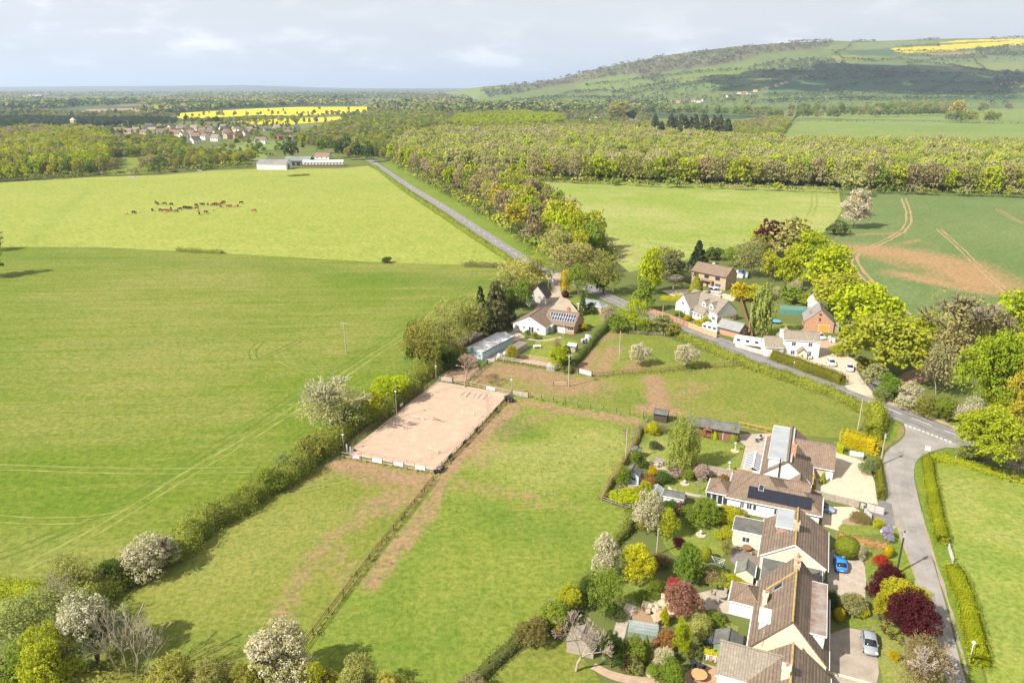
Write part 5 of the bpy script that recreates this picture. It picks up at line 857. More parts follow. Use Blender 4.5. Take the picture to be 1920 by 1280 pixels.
gate((1086, 700), (1109, 706), 'pale solid-sheeted gate between chicken run and blossom-tree paddock', 1.4, ALU, M('gate_sheet', (.46, .42, .40), .1, 1, .8, .2)); gate((961, 741), (990, 746), 'pale metal gate at the far corner of the arena'); gate((1777, 1030), (1787, 1062), 'galvanised field gate between the two clipped lime hedges'); gate((1612, 953), (1621, 956), 'white garden gate in the grey drive fence', 1.2, UPVC); gate((826, 715), (848, 718), 'grey gate into the arena by the light pole'); gate((914, 683), (928, 676), 'grey yard gate at the foot of the blue stables')
gate((1620, 962), (1634, 976), 'white five-barred gate on the small gravel drive', 1.1, UPVC)
# show-jumps and poles in the arena
UPVCJ = M('worn_white', (.50, .44, .39), .12, 2, .7, .3)
def jump(px, rot, label, L=3.2, h=.9, cross=False, m1=WOODL, m2=UPVCJ, sh=1.3):
    o = empty('show_jump', P(*px) + (.062,), R(rot), label, 'jump', 'show-jumps in the arena')
    for x in (0, L):
        MB().box(x - .04, x + .04, -.04, .04, 0, sh).box(x - .04, x + .04, -.3, .3, 0, .06).build('jump_stand', m2, o)
    if cross: MB().bar((.05, -.02, .1), (L - .05, -.02, h), .05).bar((.05, .1, h), (L - .05, .1, .1), .05).build('pole', m1, o)
    else:
        for z in (h, .12): MB().bar((.05, 0, z), (L - .05, 0, z), .055).build('pole', m1, o)
kick([(651, 851), (818, 882)], 'pale kickboard edging at the banner end of the arena sand'); kick([(821, 880), (868, 834), (954, 741)], 'pale kickboard edging along the paddock side of the arena sand')
jump((738, 800), -22, 'pale upright show-jump nearest the hedge side of the arena', 3.4, .9, m1=M('pinkish_pole', (.56, .44, .37), .1, 2, .7, .2), m2=WOODP); jump((771, 783), -24, 'white cross-pole show-jump behind the pale upright', 3.2, .6, True, UPVCJ); jump((811, 787), -28, 'brown crossed-pole show-jump in the middle of the arena', 2.6, .6, True, WOOD, UPVCJ); jump((866, 776), -22, 'low cream-poled show-jump on the paddock side of the arena', 3.0, .5, False, M('cream_pole', (.58, .48, .33), .1, 2, .7, .2)); jump((801, 842), -38, 'yellow and white show-jump nearest the banners', 3.0, .7, True, M('yellow_pole', (.58, .46, .25), .15, 2, .7, .2))
PB_ = [(863, 743, 872, 735, M('blue_pole', (.24, .25, .29), .2, 2, .6, .3)), (874, 745, 882, 736, WOODK), (886, 747, 893, 738, M('white_worn_pole', (.46, .38, .31), .2, 2, .6, .3)), (895, 748, 903, 739, WOODG), (905, 750, 914, 741, _mc['blue_pole'])]
for i, (x0, y0, x1, y1, m) in enumerate(PB_):
    a = P(x0, y0); c = P(x1, y1); o = MB().bar((0, 0, .06), (c[0] - a[0], c[1] - a[1], .06), .06).build('ground_pole', m); o.location = (a[0], a[1], .06)
    tag(o, ['faded blue ground pole closest to the hedge in the row on the sand', 'dark ground pole second from the hedge on the sand', 'broken-looking whitish ground pole in the middle of the row', 'grey ground pole fourth from the hedge on the sand', 'faded blue ground pole closest to the paddock fence in the row'][i], 'pole', 'trotting poles laid on the sand')
for px, l in (((651, 850), 'white upright plank leaning in the near hedge-side corner of the arena'), ((658, 855), 'pale blue-grey plank standing in the near corner of the arena')): o = MB().box(-.12, .12, -.06, .06, 0, 2.0).box(-.2, .2, -.2, .2, 0, .06).build('jump_wing', UPVC); o.location = P(*px) + (.06,); o.rotation_euler = (0, 0, .4); tag(o, l, 'jump wing')
def heap(px, label, cols, n_=9, s=.5, cat='pile', name='equipment_pile', h=.6):
    o = empty(name, P(*px) + (.05,), 0, label, cat); rg = random.Random(int(px[0])); per = {}
    for i in range(n_):
        m = cols[i % len(cols)]; a = rg.uniform(0, 6.28); r = rg.uniform(0, s * 1.6); L = rg.uniform(s * .6, s * 1.6); M_ = Matrix.Translation((r * math.cos(a), r * math.sin(a), rg.uniform(0, h * .5))) @ Matrix.Rotation(rg.uniform(0, 3), 4, 'Z') @ Matrix.Rotation(rg.uniform(-.5, .5), 4, 'Y')
        per.setdefault(m.name, (m, MB()))[1].box(-L / 2, L / 2, -s * .22, s * .22, 0, rg.uniform(.3, 1) * h, M_)
    for m, mb in per.values(): mb.build('item', m, o)
    return o
heap((953, 752), 'jumble of red, blue and dark jump wings stacked in the far corner of the arena', [WOODK, M('teal_plastic', (.06, .14, .14), .2, 1, .6, .3), BLACK, WOODK, M('red_plastic', (.26, .08, .06), .2, 1, .6, .3)], 14, .8, h=1.2); heap((824, 884), 'dark tyres and bits piled outside the near arena corner', [BLACK, WOODK, WOODG], 8, .8, h=.8); heap((1236, 1142), 'pile of pale broken stone beside the vegetable bed', [W_STONE, M('sandstone', (.52, .38, .26), .2, 1, .9, .1)], 34, 1.5, name='rubble_pile', h=.7); heap((1293, 876), 'garden clutter at the end of the birch shade', [WOODK, WOODG, BLACK], 8, .7)
heap((1040, 668), 'pale crates by the bungalow lawn edge', [UPVC, WOODL], 5, .5); heap((1240, 872), 'low stack of timber and pots by the path', [WOODG, W_STONE, WOODK], 9, .8, h=.5); heap((1562, 640), 'red and white builder\'s clutter beside the white cottage drive', [_mc['red_plastic'], UPVC, W_STONE, METALG], 12, 1.2, h=.8); heap((1225, 1240), 'bright pots among the shrubs near the patio', [POT, UPVC], 5, .4); heap((1098, 640), 'trailers and tarpaulins beside the dark bungalow gable', [UPVC, METALG, M('pale_blue_tarp', (.42, .52, .60), .1, 1, .6, .3)], 8, 1.4, h=1.2); heap((1388, 518), 'pale vehicles and junk heaped behind the brick house', [UPVC, METALG, M('blue_tarp', (.10, .16, .42), .2, 1, .6, .3)], 9, 2.0, h=1.5); heap((1272, 931), 'red and white washing basket things on the garden path', [_mc['red_plastic'], UPVC, BLACK, METALG], 7, .7, h=.9)
# poles and lamps
def pole(b, top, label, r=.14, arm=None, m=M('weathered_pole', (.36, .31, .235), .2, 1.5, .9, .1), name='telegraph_pole', cat='pole', cap=False, group=None):
    x, y = P(*b); h = hgt((x, y), top[1]); o = empty(name, (x, y, 0), R(-22), label, cat, group); MB().bar((0, 0, -.2), (0, 0, h), r, r * .72, 10).build('shaft', m, o)
    if arm:
        a = MB().beam((-arm / 2, 0, h - .35), (arm / 2, 0, h - .35), .11, .13); a.build('crossarm', m, o); i_ = MB()
        for s_ in (-.45, 0, .45): i_.lathe([(.05, 0), (.07, .1), (.03, .2)], (s_ * arm, 0, h - .28), 6)
        i_.build('insulators', W_CREAM, o)
    if cap: MB().box(-.16, .16, -.3, .1, h - 1.0, h - .3).bar((.1, 0, h - .2), (.5, 0, h + .05), .03).build('junction_box', METALG, o)
    return x, y, h
K_POLE = M('dark_pole', (.05, .045, .045), .3, 2, .8, .2)
pa = pole((1680.6, 1076), (1696, 995), 'tall dark telegraph pole throwing its shadow over the lane', .16, m=K_POLE, cap=True); pb = pole((1650, 872), (1651, 812), 'telegraph pole half hidden by the clipped hedge near the road junction', .14, cap=True); pole((1608, 807), (1617, 748), 'bare pale telegraph pole at the roadside hedge corner', .15); pole((649, 662), (645, 604), 'lone telegraph pole with a pale crossarm in the young crop', .15, 1.9); pd = pole((1066, 725), (1070, 664), 'telegraph pole with crossarm and grey box by the short rails', .16, 1.5, cap=True)
pole((1173, 866), (1174, 804), 'pale telegraph pole on the garden boundary by the paddock', .15); pole((1231, 1040), (1235, 990), 'slim pale pole among the shrubs below the lime-green garden tree', .12); pole((1161, 675), (1164, 620), 'pale telegraph pole standing in the blossom-tree paddock', .15); pole((1240, 626), (1242, 572), 'pole by the orchard rails at the roadside', .13); pole((1272, 612), (1274, 578), 'thin pole behind the reddish roadside fence', .1); pole((1056, 633), (1057, 576), 'thin pale pole in front of the framed solar panels', .10); pole((1404, 622), (1403, 566), 'pale pole beside the tall brown panel fence', .13); pole((1028, 545), (1029, 520), 'grey pole by the steep dark-roofed outbuilding', .12, m=METALG); pole((1453, 898), (1456, 858), 'dark pole rising past the white bungalow gable', .07, m=K_POLE)
for b_, t_, l in (((645, 846), 804, 'floodlight pole at the near hedge corner of the arena'), ((744, 782), 716, 'floodlight pole halfway along the hedge side of the arena'), ((818, 716), 676, 'floodlight pole by the arena gate'), ((959, 740), 702, 'floodlight pole at the far paddock corner of the arena')):
    x, y, h = pole(b_, (b_[0], t_), l, .06, m=METALG, name='floodlight_pole', cat='floodlight', group='floodlights round the arena'); o = COL.objects[-1]
    MB().box(-.2, .2, -.12, .12, h * .72, h * .72 + .25).bar((0, 0, h * .72), (.3, 0, h * .72), .03).build('lamp_head', ALU, [k for k in COL.objects if k.get('label') == l][0])
def wire(a, c, label, sag=.8):
    o = empty('overhead_wire', (0, 0, 0), 0, label, 'wire', 'overhead wires'); m = MB(); pts = [Vector(a).lerp(Vector(c), i / 12) - Vector((0, 0, sag * 4 * (i / 12) * (1 - i / 12))) for i in range(13)]
    for i in range(12): m.bar(pts[i], pts[i + 1], .011, k=3)
    m.build('cable', BLACK, o)
e1 = P(1760, 1290); wire(pa, pb, 'cable strung along the lane from the dark pole to the hedge pole'); wire((pa[0] + .3, pa[1], pa[2] - .3), (62.5, 50, 7), 'cable running down the lane towards the camera from the dark pole'); wire((pb[0], pb[1], pb[2]), P(1608, 807) + (7.3,), 'cable from the hedge pole to the bare pale pole'); wire(pd, P(1161, 675) + (8,), 'cable from the crossarm pole to the blossom paddock pole')
def post(px, label, h, m=UPVC, name='road_sign', plate=None, cat='sign', rot=-20):
    o = empty(name, P(*px) + (0,), R(rot), label, cat); MB().bar((0, 0, 0), (0, 0, h), .05, k=8).build('sign_post', METALG if plate else m, o)
    if plate: MB().box(-plate[0] / 2, plate[0] / 2, -.06, -.03, h - plate[1], h).build('sign_plate', m, o)
    return o
post((1737, 853), 'white square sign on a post at the mouth of the lane', 2.0, plate=(1.0, .9)); o = post((1790, 867), 'slim white finger post behind the clipped lime hedge', 1.5, name='marker_post'); x_ = post((1818, 1236), 'pale lamp-topped post on the verge beside the lime hedge', 2.6, name='marker_post', cat='post'); MB().lathe([(.05, 2.55), (.24, 2.65), (.24, 2.8), (.1, 2.92)], k=10).build('cap', UPVC, x_); post((1652, 1002), 'small white house sign beside the lilac flowers', .9, plate=(.5, .4))
post((1076, 689), 'white water butt post beside the crossarm pole', 1.3, plate=(.5, 1.2), cat='sign'); post((1488, 690), 'white-topped sign post in front of the clipped roadside hedge', 1.8, plate=(.3, .3))
# cars
def Mcar(name, col): return M(name, col, .04, .5, .28, .5)
TYRE = M('tyre', (.018, .018, .018), .2, 2, .9, .1); CGL = M('car_glass', (.012, .015, .02), .1, .5, .06, .6); LAMP = M('lamp_lens', (.6, .6, .62), .05, 1, .15, .5); TAIL = M('tail_lens', (.35, .02, .02), .1, 1, .2, .5)
def carp(tail, nose, *a, **k):
    p = P(*tail); q_ = P(*nose); return car(((tail[0] + nose[0]) / 2, (tail[1] + nose[1]) / 2), math.degrees(math.atan2(q_[1] - p[1], q_[0] - p[0])), *a, **k)
def car(px, rot, label, m, L=4.2, Wd=1.75, H=1.46, estate=False, van=False, name='parked_car', z=.055):
    """a car facing +x: lofted body and glasshouse, with wheels, windows and lamps as parts"""
    o = empty(name, P(*px) + (z,), R(rot), label, 'car' if not van else 'van', 'cars parked at the houses'); w = Wd / 2
    def loft(secs):
        vs = []; fs = []; k = len(secs[0])
        for s_ in secs: vs += s_
        for i in range(len(secs) - 1): fs += [(i * k + j, i * k + (j + 1) % k, (i + 1) * k + (j + 1) % k, (i + 1) * k + j) for j in range(k)]
        return MB().add(vs, fs + [tuple(range(k - 1, -1, -1)), tuple(range((len(secs) - 1) * k, len(secs) * k))])
    def sec(x, hw, z0, z1): return [(x, -hw * .92, z0), (x, hw * .92, z0), (x, hw, z0 + .18), (x, hw, z1 - .12), (x, hw * .90, z1), (x, -hw * .90, z1), (x, -hw, z1 - .12), (x, -hw, z0 + .18)]
    hb = .92; x0 = -L / 2; x1 = L / 2
    body = loft([sec(x0, w * .80, .34, .78), sec(x0 + .12, w * .94, .26, hb), sec(x0 + .7, w, .20, hb + .02), sec(0, w, .19, hb), sec(x1 - 1.1, w, .20, hb - .02), sec(x1 - .35, w * .93, .24, .74), sec(x1 - .06, w * .80, .30, .62)]); body.build('body', m, o, True)
    rs = x0 + (.35 if estate or van else .45); re_ = x0 + (.55 if estate or van else .95); fe = x1 - (1.95 if not van else 1.5); fs_ = x1 - (1.15 if not van else .9)
    gsec = lambda x, hw, zt: [(x, -hw, hb - .04), (x, hw, hb - .04), (x, hw * .86 if zt > hb + .1 else hw, zt), (x, -hw * .86 if zt > hb + .1 else -hw, zt)]
    cab = loft([gsec(rs, w * .88, hb), gsec(re_, w * .92, H - .06), gsec((re_ + fe) / 2, w * .94, H), gsec(fe, w * .92, H - .05), gsec(fs_, w * .88, hb)]); g = cab.build('windows', CGL, o, True)
    rf = loft([[(x, -hh, z), (x, hh, z), (x, hh * .96, z + .035), (x, -hh * .96, z + .035)] for x, hh, z in ((re_ - .05, w * .80, H - .075), (re_ + .25, w * .83, H - .035), ((re_ + fe) / 2, w * .84, H - .005), (fe - .1, w * .82, H - .045), (fe + .05, w * .79, H - .07))]); rf.build('roof', m, o, True)
    pl = MB()
    for s_ in (-1, 1):
        pl.beam((rs + .03, s_ * w * .885, hb), (re_, s_ * w * .80, H - .05), .07, .09); pl.beam((fs_ - .03, s_ * w * .885, hb), (fe, s_ * w * .80, H - .05), .05, .06); pl.beam(((re_ + fe) / 2 - .1, s_ * w * .93, hb), ((re_ + fe) / 2 - .1, s_ * w * .81, H - .03), .06, .06)
    pl.build('pillars', m, o)
    for x in (x0 + .78, x1 - .82):
        for s_ in (-1, 1):
            t = MB().bar((x, s_ * (w - .19), .31), (x, s_ * (w + .012), .31), .31, k=14).build('wheel', TYRE, o); MB().bar((x, s_ * (w - .1), .31), (x, s_ * (w + .024), .31), .19, k=10).build('rim', ALU, t)
    for s_ in (-1, 1):
        MB().box(x1 - .34, x1 - .1, s_ * w * .72 - .16, s_ * w * .72 + .16, .60, .75).build('headlight', LAMP, o); MB().box(x0 + .02, x0 + .16, s_ * w * .76 - .12, s_ * w * .76 + .12, .62, .9).build('tail_light', TAIL, o); MB().box(fs_ - .45, fs_ - .28, s_ * (w + .02) - .08, s_ * (w + .02) + .08, hb - .02, hb + .12).build('wing_mirror', m, o)
    MB().box(x0 - .01, x0 + .03, -.26, .26, .5, .62).build('number_plate', M('plate_yellow', (.6, .48, .08), .05, 1, .5, .3), o)
    return o
CW = Mcar('white_paint_car', (.62, .62, .64))
carp((1577, 1074), (1572, 1050), 'bright blue hatchback parked on the paved drive', Mcar('blue_paint', (.02, .17, .52)), 3.9, 1.7, 1.5); carp((1625, 1186), (1633, 1236), 'silver saloon parked on the old concrete drive', Mcar('silver_paint', (.24, .25, .27)), 4.5, 1.78, 1.45); car((1541, 956), -28, 'grey-blue car half hidden behind the hipped bungalow', Mcar('slate_blue_paint', (.20, .25, .32)), 4.2); carp((1550, 675), (1566, 692), 'white car beside the white cottage, nearer the house wall', CW, 4.1); carp((1590, 684), (1595, 702), 'white car at the driveway fence, further from the cottage', CW, 4.2, estate=True); car((1508, 671), -28, 'pale car tucked between cottage porch and clipped hedge', Mcar('pale_blue_paint', (.50, .54, .62)), 4.0); car((1341, 549), -35, 'white van in front of the two-storey brick house', CW, 4.9, 1.9, 1.95, van=True); car((1538, 634), -80, 'white-roofed car by the orange garage door', CW, 4.0)
car((1500, 662), 10, 'dark blue car nosing out by the cottage porch', Mcar('navy_paint', (.05, .07, .14)), 3.9) if False else None
def caravan(px, rot, label, L=6.0, w=2.2, h=2.5):
    o = empty('caravan', P(*px) + (.05,), R(rot), label, 'caravan'); pr = [(-L / 2, .5), (L / 2, .5), (L / 2 + .1, 1.3), (L / 2 - .25, h - .1), (L / 2 - .6, h), (-L / 2 + .5, h), (-L / 2 + .05, h - .15), (-L / 2 - .1, 1.2)]
    MB().prism([(x, -w / 2, z) for x, z in pr], (0, w, 0)).build('body', CW, o)
    for s_ in (-1, 1):
        for x in (-L / 3, 0, L / 3): MB().box(x - .5, x + .5, s_ * (w / 2 + .008) - .012, s_ * (w / 2 + .008) + .012, 1.35, 1.95).build('window', CGL, o)
        MB().bar((.1, s_ * (w / 2 - .2), .32), (.1, s_ * (w / 2 - .02), .32), .32, k=12).build('wheel', TYRE, o)
    MB().beam((L / 2, 0, .5), (L / 2 + 1.1, 0, .45), .12, .1).build('tow_bar', METALG, o); MB().box(-.35, .35, -.35, .35, h, h + .1).build('roof_vent', UPVC, o)
caravan((1333, 622), -45, 'short white caravan behind the newer orange fence', 5.0); caravan((1402, 648), -28, 'long white caravan behind the pale grey fence', 7.6)
def tank(px, rot, label, L, r, m, lying=True):
    o = empty('oil_tank', P(*px) + (.05,), R(rot), label, 'tank'); k = MB()
    if lying:
        n_ = 14; xs = [0, .12, L - .12, L]; rr = [r * .8, r, r, r * .8]; k.add([(x, q_ * math.cos(6.283 * i / n_), r + .15 + q_ * math.sin(6.283 * i / n_)) for x, q_ in zip(xs, rr) for i in range(n_)], [(j * n_ + i, j * n_ + (i + 1) % n_, (j + 1) * n_ + (i + 1) % n_, (j + 1) * n_ + i) for j in range(3) for i in range(n_)] + [tuple(range(n_ - 1, -1, -1)), tuple(range(3 * n_, 4 * n_))])
        for i in range(5): x = .25 + (L - .5) * i / 4; k.bar((x - .05, 0, r + .15), (x + .05, 0, r + .15), r * 1.05, k=14)
    else: k.lathe([(r, 0), (r * 1.02, 1.0), (r, 1.25), (r * .5, 1.42), (r * .2, 1.5)], k=14)
    k.build('tank_shell', m, o, True); MB().box(0, L if lying else .3, -r * .6, r * .6, 0, .15).build('base', W_STONE, o); MB().lathe([(.12, 0), (.12, .12)], (L * .5 if lying else 0, 0, 2 * r + .13 if lying else 1.48), 8).build('filler_cap', BLACK, o)
tank((1413, 1095), 66, 'dark green oil tank between cream shed and brick-edged wall', 2.3, .62, M('dark_green_plastic', (.035, .085, .07), .15, 1, .5, .3)); tank((1320, 1212), 20, 'dark blue-grey tank beside the green shed', 1.6, .6, M('blue_black_plastic', (.06, .08, .095), .15, 1, .5, .3)); tank((1592, 856), -23, 'pale green oil tank under the golden hedge', 2.6, .6, M('pale_green_plastic', (.42, .50, .42), .1, 1, .6, .3)); tank((936, 672), 0, 'whitish water butt by the yard gate', .3, .5, UPVC, False); tank((947, 668), 0, 'small pale tank beside the golden-green bush', .3, .45, BLUEP, False); tank((1198, 938), 0, 'black water butt at the end of the deck', .3, .42, BLACK, False)
# garden furniture and small things
def table(px, label, r=.6, h=.74, m=WOODG, chairs=3, cm=None, z=.06):
    o = empty('garden_table', P(*px) + (z,), .3, label, 'table'); MB().lathe([(r, h - .05), (r, h)], k=16).build('table_top', m, o)
    for i in range(4): a = i * 1.57 + .4; MB().bar((r * .8 * math.cos(a), r * .8 * math.sin(a), 0), (r * .5 * math.cos(a), r * .5 * math.sin(a), h - .04), .035).build('leg', m, o)
    for i in range(chairs):
        a = i * 6.283 / chairs + .9; x, y = P(*px); c = empty('garden_chair', (x + (r + .45) * math.cos(a), y + (r + .45) * math.sin(a), z), a - math.pi / 2, f"{'dark' if cm is K_POLE else 'grey' if cm is None else 'brown'} garden chair drawn up to the {label}", 'chair', f'chairs round the {label}'); mm = cm or m
        MB().box(-.25, .25, -.25, .25, .40, .45).build('seat', mm, c); MB().box(-.25, .25, .22, .27, .45, .92).build('backrest', mm, c)
        for sx in (-.21, .21):
            for sy in (-.21, .21): MB().box(sx - .025, sx + .025, sy - .025, sy + .025, 0, .4).build('leg', mm, c)
table((1400, 1033), 'brown round table on the dark patio', .75, m=WOOD, chairs=3, cm=WOODG); table((1352, 1122), 'grey oval table on the paved terrace', .8, chairs=4); table((1310, 1272), 'orange round wooden table on the brick patio', 1.0, m=WOODO, chairs=2, cm=K_POLE); table((1422, 826), 'small glass table on the pale patio', .5, m=METALG, chairs=2, cm=K_POLE); table((1240, 908), 'little table by the clothes airer', .4, chairs=0)
def birdbath(px, label, h=1.9, m=None):
    o = empty('bird_table', P(*px) + (.055,), 0, label, 'bird table', 'ornaments on the birch lawn'); m = m or W_CREAM; MB().lathe([(.85, 0), (.85, .1), (.3, .12)], k=14).build('base', W_STONE, o); MB().lathe([(.14, .1), (.09, .5), (.09, h - .35), (.2, h - .3)], k=10).build('column', m, o); MB().lathe([(.30, h - .3), (.34, h - .12), (.24, h), (.06, h + .2)], k=12).build('bowl', METALG, o)
birdbath((1378, 846), 'stone pedestal ornament on the lawn nearer the timber stable'); birdbath((1367, 883), 'stone pedestal ornament on the lawn nearer the grey panel fence'); birdbath((1314, 1003), 'pale bird bath on the lawn behind the maroon shrub', .8); birdbath((1284, 907), 'white stone bird bath on the small lawn', .7); birdbath((1222, 1262), 'small white statue among the flower-bed shrubs', .9, UPVC)
def laundry(a, c, label, n_, h=1.7, seed=1):
    p = P(*a); q_ = P(*c); L = math.dist(p, q_); o = empty('washing_line', p + (.05,), math.atan2(q_[1] - p[1], q_[0] - p[0]), label, 'washing line'); MB().bar((0, 0, 0), (0, 0, h), .03).bar((L, 0, 0), (L, 0, h), .03).build('line_post', METALG, o); MB().bar((0, 0, h - .03), (L, 0, h - .03), .012, k=4).build('line', UPVC, o); rg = random.Random(seed)
    for i in range(n_):
        x = .2 + (L - .5) * i / n_; w = L / n_ * .8; m = rg.choice([UPVC, UPVC, M('sky_cloth', (.30, .48, .66), .1, 2, .9, .1), M('pink_cloth', (.62, .30, .30), .1, 2, .9, .1), M('navy_cloth', (.05, .06, .12), .1, 2, .9, .1), M('peach_cloth', (.62, .46, .36), .1, 2, .9, .1)]); hh = rg.uniform(.6, 1.1)
        MB().add([(x, -.03, h - .05), (x + w, .03, h - .05), (x + w * .95, .05, h - hh), (x + .03, -.06, h - hh), (x + w * .5, .07, h - hh * .5)], [(0, 1, 4), (1, 2, 4), (2, 3, 4), (3, 0, 4)]).build('laundry', m, o)
laundry((1318, 1246), (1352, 1252), 'washing line of white, pink and blue clothes behind the nearest house', 8); laundry((1252, 922), (1264, 934), 'clothes airer hung with red and white washing', 4, 1.3, 4)
for px, l in (((1300, 1252), 'black wheelie bin by the brick patio, nearer the shrubs'), ((1311, 1258), 'black wheelie bin by the brick patio, nearer the house'), ((1640, 741), 'dark wheelie bin by the slatted drive fence'), ((1646, 744), 'green wheelie bin at the end of the drive fence')):
    o = empty('wheelie_bin', P(*px) + (.055,), .3, l, 'bin', 'wheelie bins'); m = M('green_bin', (.03, .14, .08), .1, 1, .5, .3) if 'green' in l else M('black_bin', (.025, .027, .03), .1, 1, .5, .3); MB().add([(-.26, -.3, .08), (.26, -.3, .08), (.26, .26, .08), (-.26, .26, .08), (-.32, -.38, 1.0), (.32, -.38, 1.0), (.32, .36, 1.0), (-.32, .36, 1.0)], [(0, 3, 2, 1), (4, 5, 6, 7), (0, 1, 5, 4), (1, 2, 6, 5), (2, 3, 7, 6), (3, 0, 4, 7)]).build('body', m, o); MB().box(-.34, .34, -.41, .40, 1.0, 1.07).build('lid', m, o)
    for x in (-.24, .24): MB().bar((x - .04, .3, .1), (x + .04, .3, .1), .1, k=10).build('wheel', TYRE, o)
o = empty('trampoline', P(1455, 606) + (.05,), 0, 'blue round trampoline on the lawn behind the white cottage', 'trampoline'); MB().lathe([(1.5, .7), (1.5, .74)], k=18).build('mat', M('blue_mat', (.10, .30, .55), .15, 1, .7, .2), o); lg = MB()
for i in range(6): a = i * 1.047; lg.bar((1.45 * math.cos(a), 1.45 * math.sin(a), 0), (1.45 * math.cos(a), 1.45 * math.sin(a), .7), .03)
lg.build('frame', METALG, o)
o = empty('garden_bench', P(1007, 653) + (.055,), .1, 'white flat-topped garden table on the bungalow lawn', 'table'); MB().box(-1.1, 1.1, -.5, .5, .7, .78).build('table_top', UPVC, o)
for x in (-.9, .9): MB().box(x - .05, x + .05, -.4, .4, 0, .7).build('leg', UPVC, o)
o = empty('jump_rails', P(1038, 723) + (.04,), R(-4), 'pair of pale horizontal rails standing beside the crossarm pole', 'rails'); L = P(1064, 725)[0] - P(1038, 723)[0]
for z in (.35, .95): MB().beam((0, 0, z), (L, 0, z), .08, .14).build('rail', WOODL, o)
for x in (0, L): MB().box(x - .08, x + .08, -.08, .08, 0, 1.05).build('post', WOODK, o)
o = empty('rotary_airer', P(1342, 1071) + (.055,), 0, 'white rotary airer on the lawn edge behind the dark patio', 'airer'); MB().bar((0, 0, 0), (0, 0, 1.8), .03).build('stem', METALG, o); am = MB()
for i in range(4): a = i * 1.571 + .3; am.bar((0, 0, 1.3), (1.5 * math.cos(a), 1.5 * math.sin(a), 1.8), .025, k=4)
for rr in (.6, 1.0, 1.4):
    for i in range(4): a = i * 1.571 + .3; b_ = a + 1.571; z = 1.3 + .5 * rr / 1.5; am.bar((rr * math.cos(a), rr * math.sin(a), z), (rr * math.cos(b_), rr * math.sin(b_), z), .018, k=3)
am.build('arms', UPVC, o)
for px, l in (((1036, 536), 'white gate pier at the drive mouth, nearer the steep-roofed outbuilding'), ((1058, 557), 'white gate pier at the drive mouth, nearer the lawn')): o = MB().box(-.35, .35, -.35, .35, 0, 1.7).box(-.45, .45, -.45, .45, 1.7, 1.85).lathe([(.2, 1.85), (.25, 2.0), (.05, 2.25)], k=8).build('gate_pier', W_WHITE); o.location = P(*px) + (0,); tag(o, l, 'gate pier')
for px, l, w in (((327, 323), 'dark cattle trough at the pasture top, nearer the lime wood', 5), ((375, 321), 'grey water trough at the pasture top, nearer the white barn', 4), ((247, 333), 'pale drinking trough by the field corner hedge', 6)): o = MB().box(-w / 2, w / 2, -.6, .6, 0, .9).box(-w / 2 + .1, w / 2 - .1, -.5, .5, .9, .95).build('trough', WOODK if 'dark' in l else METALG); o.location = P(*px) + (0,); tag(o, l, 'trough')
# cattle: one continuous body each
def cow_mesh():
    """a grazing cow from a skinned skeleton, one continuous surface"""
    J = [(0, 0, 1.05), (-.55, 0, 1.10), (.45, 0, 1.08), (.80, 0, 1.12), (1.10, 0, .95), (1.28, 0, .62), (1.42, 0, .38), (-.80, 0, 1.12), (-.90, 0, .75), (-.90, 0, .45)]
    r = [.40, .36, .37, .27, .17, .15, .09, .20, .035, .04]; E = [(0, 1), (0, 2), (2, 3), (3, 4), (4, 5), (5, 6), (1, 7), (7, 8), (8, 9)]
    for sx, root, pts in ((.50, 2, ((.02, .52), (-.03, .05))), (-.62, 1, ((-.13, .50), (-.03, .05)))):
        for sy in (-1, 1):
            k = len(J); J += [(sx, sy * .20, .78), (sx + pts[0][0], sy * .20, pts[0][1]), (sx + pts[1][0], sy * .20, pts[1][1])]; r += [.15, .085, .07]; E += [(root, k), (k, k + 1), (k + 1, k + 2)]
    for sy in (-1, 1): k = len(J); J.append((1.22, sy * .24, .80)); r.append(.05); E.append((5, k))
    me = bpy.data.meshes.new('cow_skeleton'); me.from_pydata(J, E, []); o = bpy.data.objects.new('cow_tmp', me); COL.objects.link(o); o.modifiers.new('s', 'SKIN'); o.modifiers.new('d', 'SUBSURF').levels = 1
    for i, v in enumerate(me.skin_vertices[0].data): v.radius = (r[i], r[i]); v.use_root = i == 0
    dg = bpy.context.evaluated_depsgraph_get(); me2 = bpy.data.meshes.new_from_object(o.evaluated_get(dg)); bpy.data.objects.remove(o); me2.name = 'cow_mesh'; return me2
CM = cow_mesh(); HIDE = {'black': M('black_hide', (.016, .014, .013), .3, 2, .7, .2), 'brown': M('brown_hide', (.11, .045, .022), .3, 2, .8, .2), 'red': M('red_hide', (.26, .095, .04), .25, 2, .8, .2), 'tan': M('tan_hide', (.42, .24, .12), .2, 2, .8, .2)}
CX = [(251, 400, 'black'), (237, 401, 'tan'), (286, 395, 'black'), (292, 380, 'brown'), (296, 383, 'black'), (301, 395, 'black'), (308, 396, 'red'), (314, 395, 'red'), (319, 396, 'red'), (309, 383, 'brown'), (322, 384, 'black'), (321, 393, 'black'), (310, 399, 'tan'), (331, 397, 'brown'), (338, 393, 'black'), (344, 390, 'brown'), (348, 390, 'black'), (353, 391, 'black'), (357, 391, 'black'), (368, 386, 'black'), (373, 380, 'tan'), (376, 383, 'red'), (369, 391, 'red'), (371, 396, 'tan'), (381, 384, 'black'), (390, 384, 'brown'), (374, 401, 'black'), (386, 399, 'brown'), (400, 385, 'brown'), (404, 384, 'brown'), (407, 383, 'red'), (411, 384, 'red'), (416, 383, 'brown'), (420, 380, 'brown'), (414, 388, 'brown'), (399, 394, 'tan'), (427, 388, 'red'), (432, 387, 'red'), (440, 387, 'tan'), (446, 387, 'red'), (452, 381, 'brown'), (477, 396, 'red')]
rg = random.Random(3)
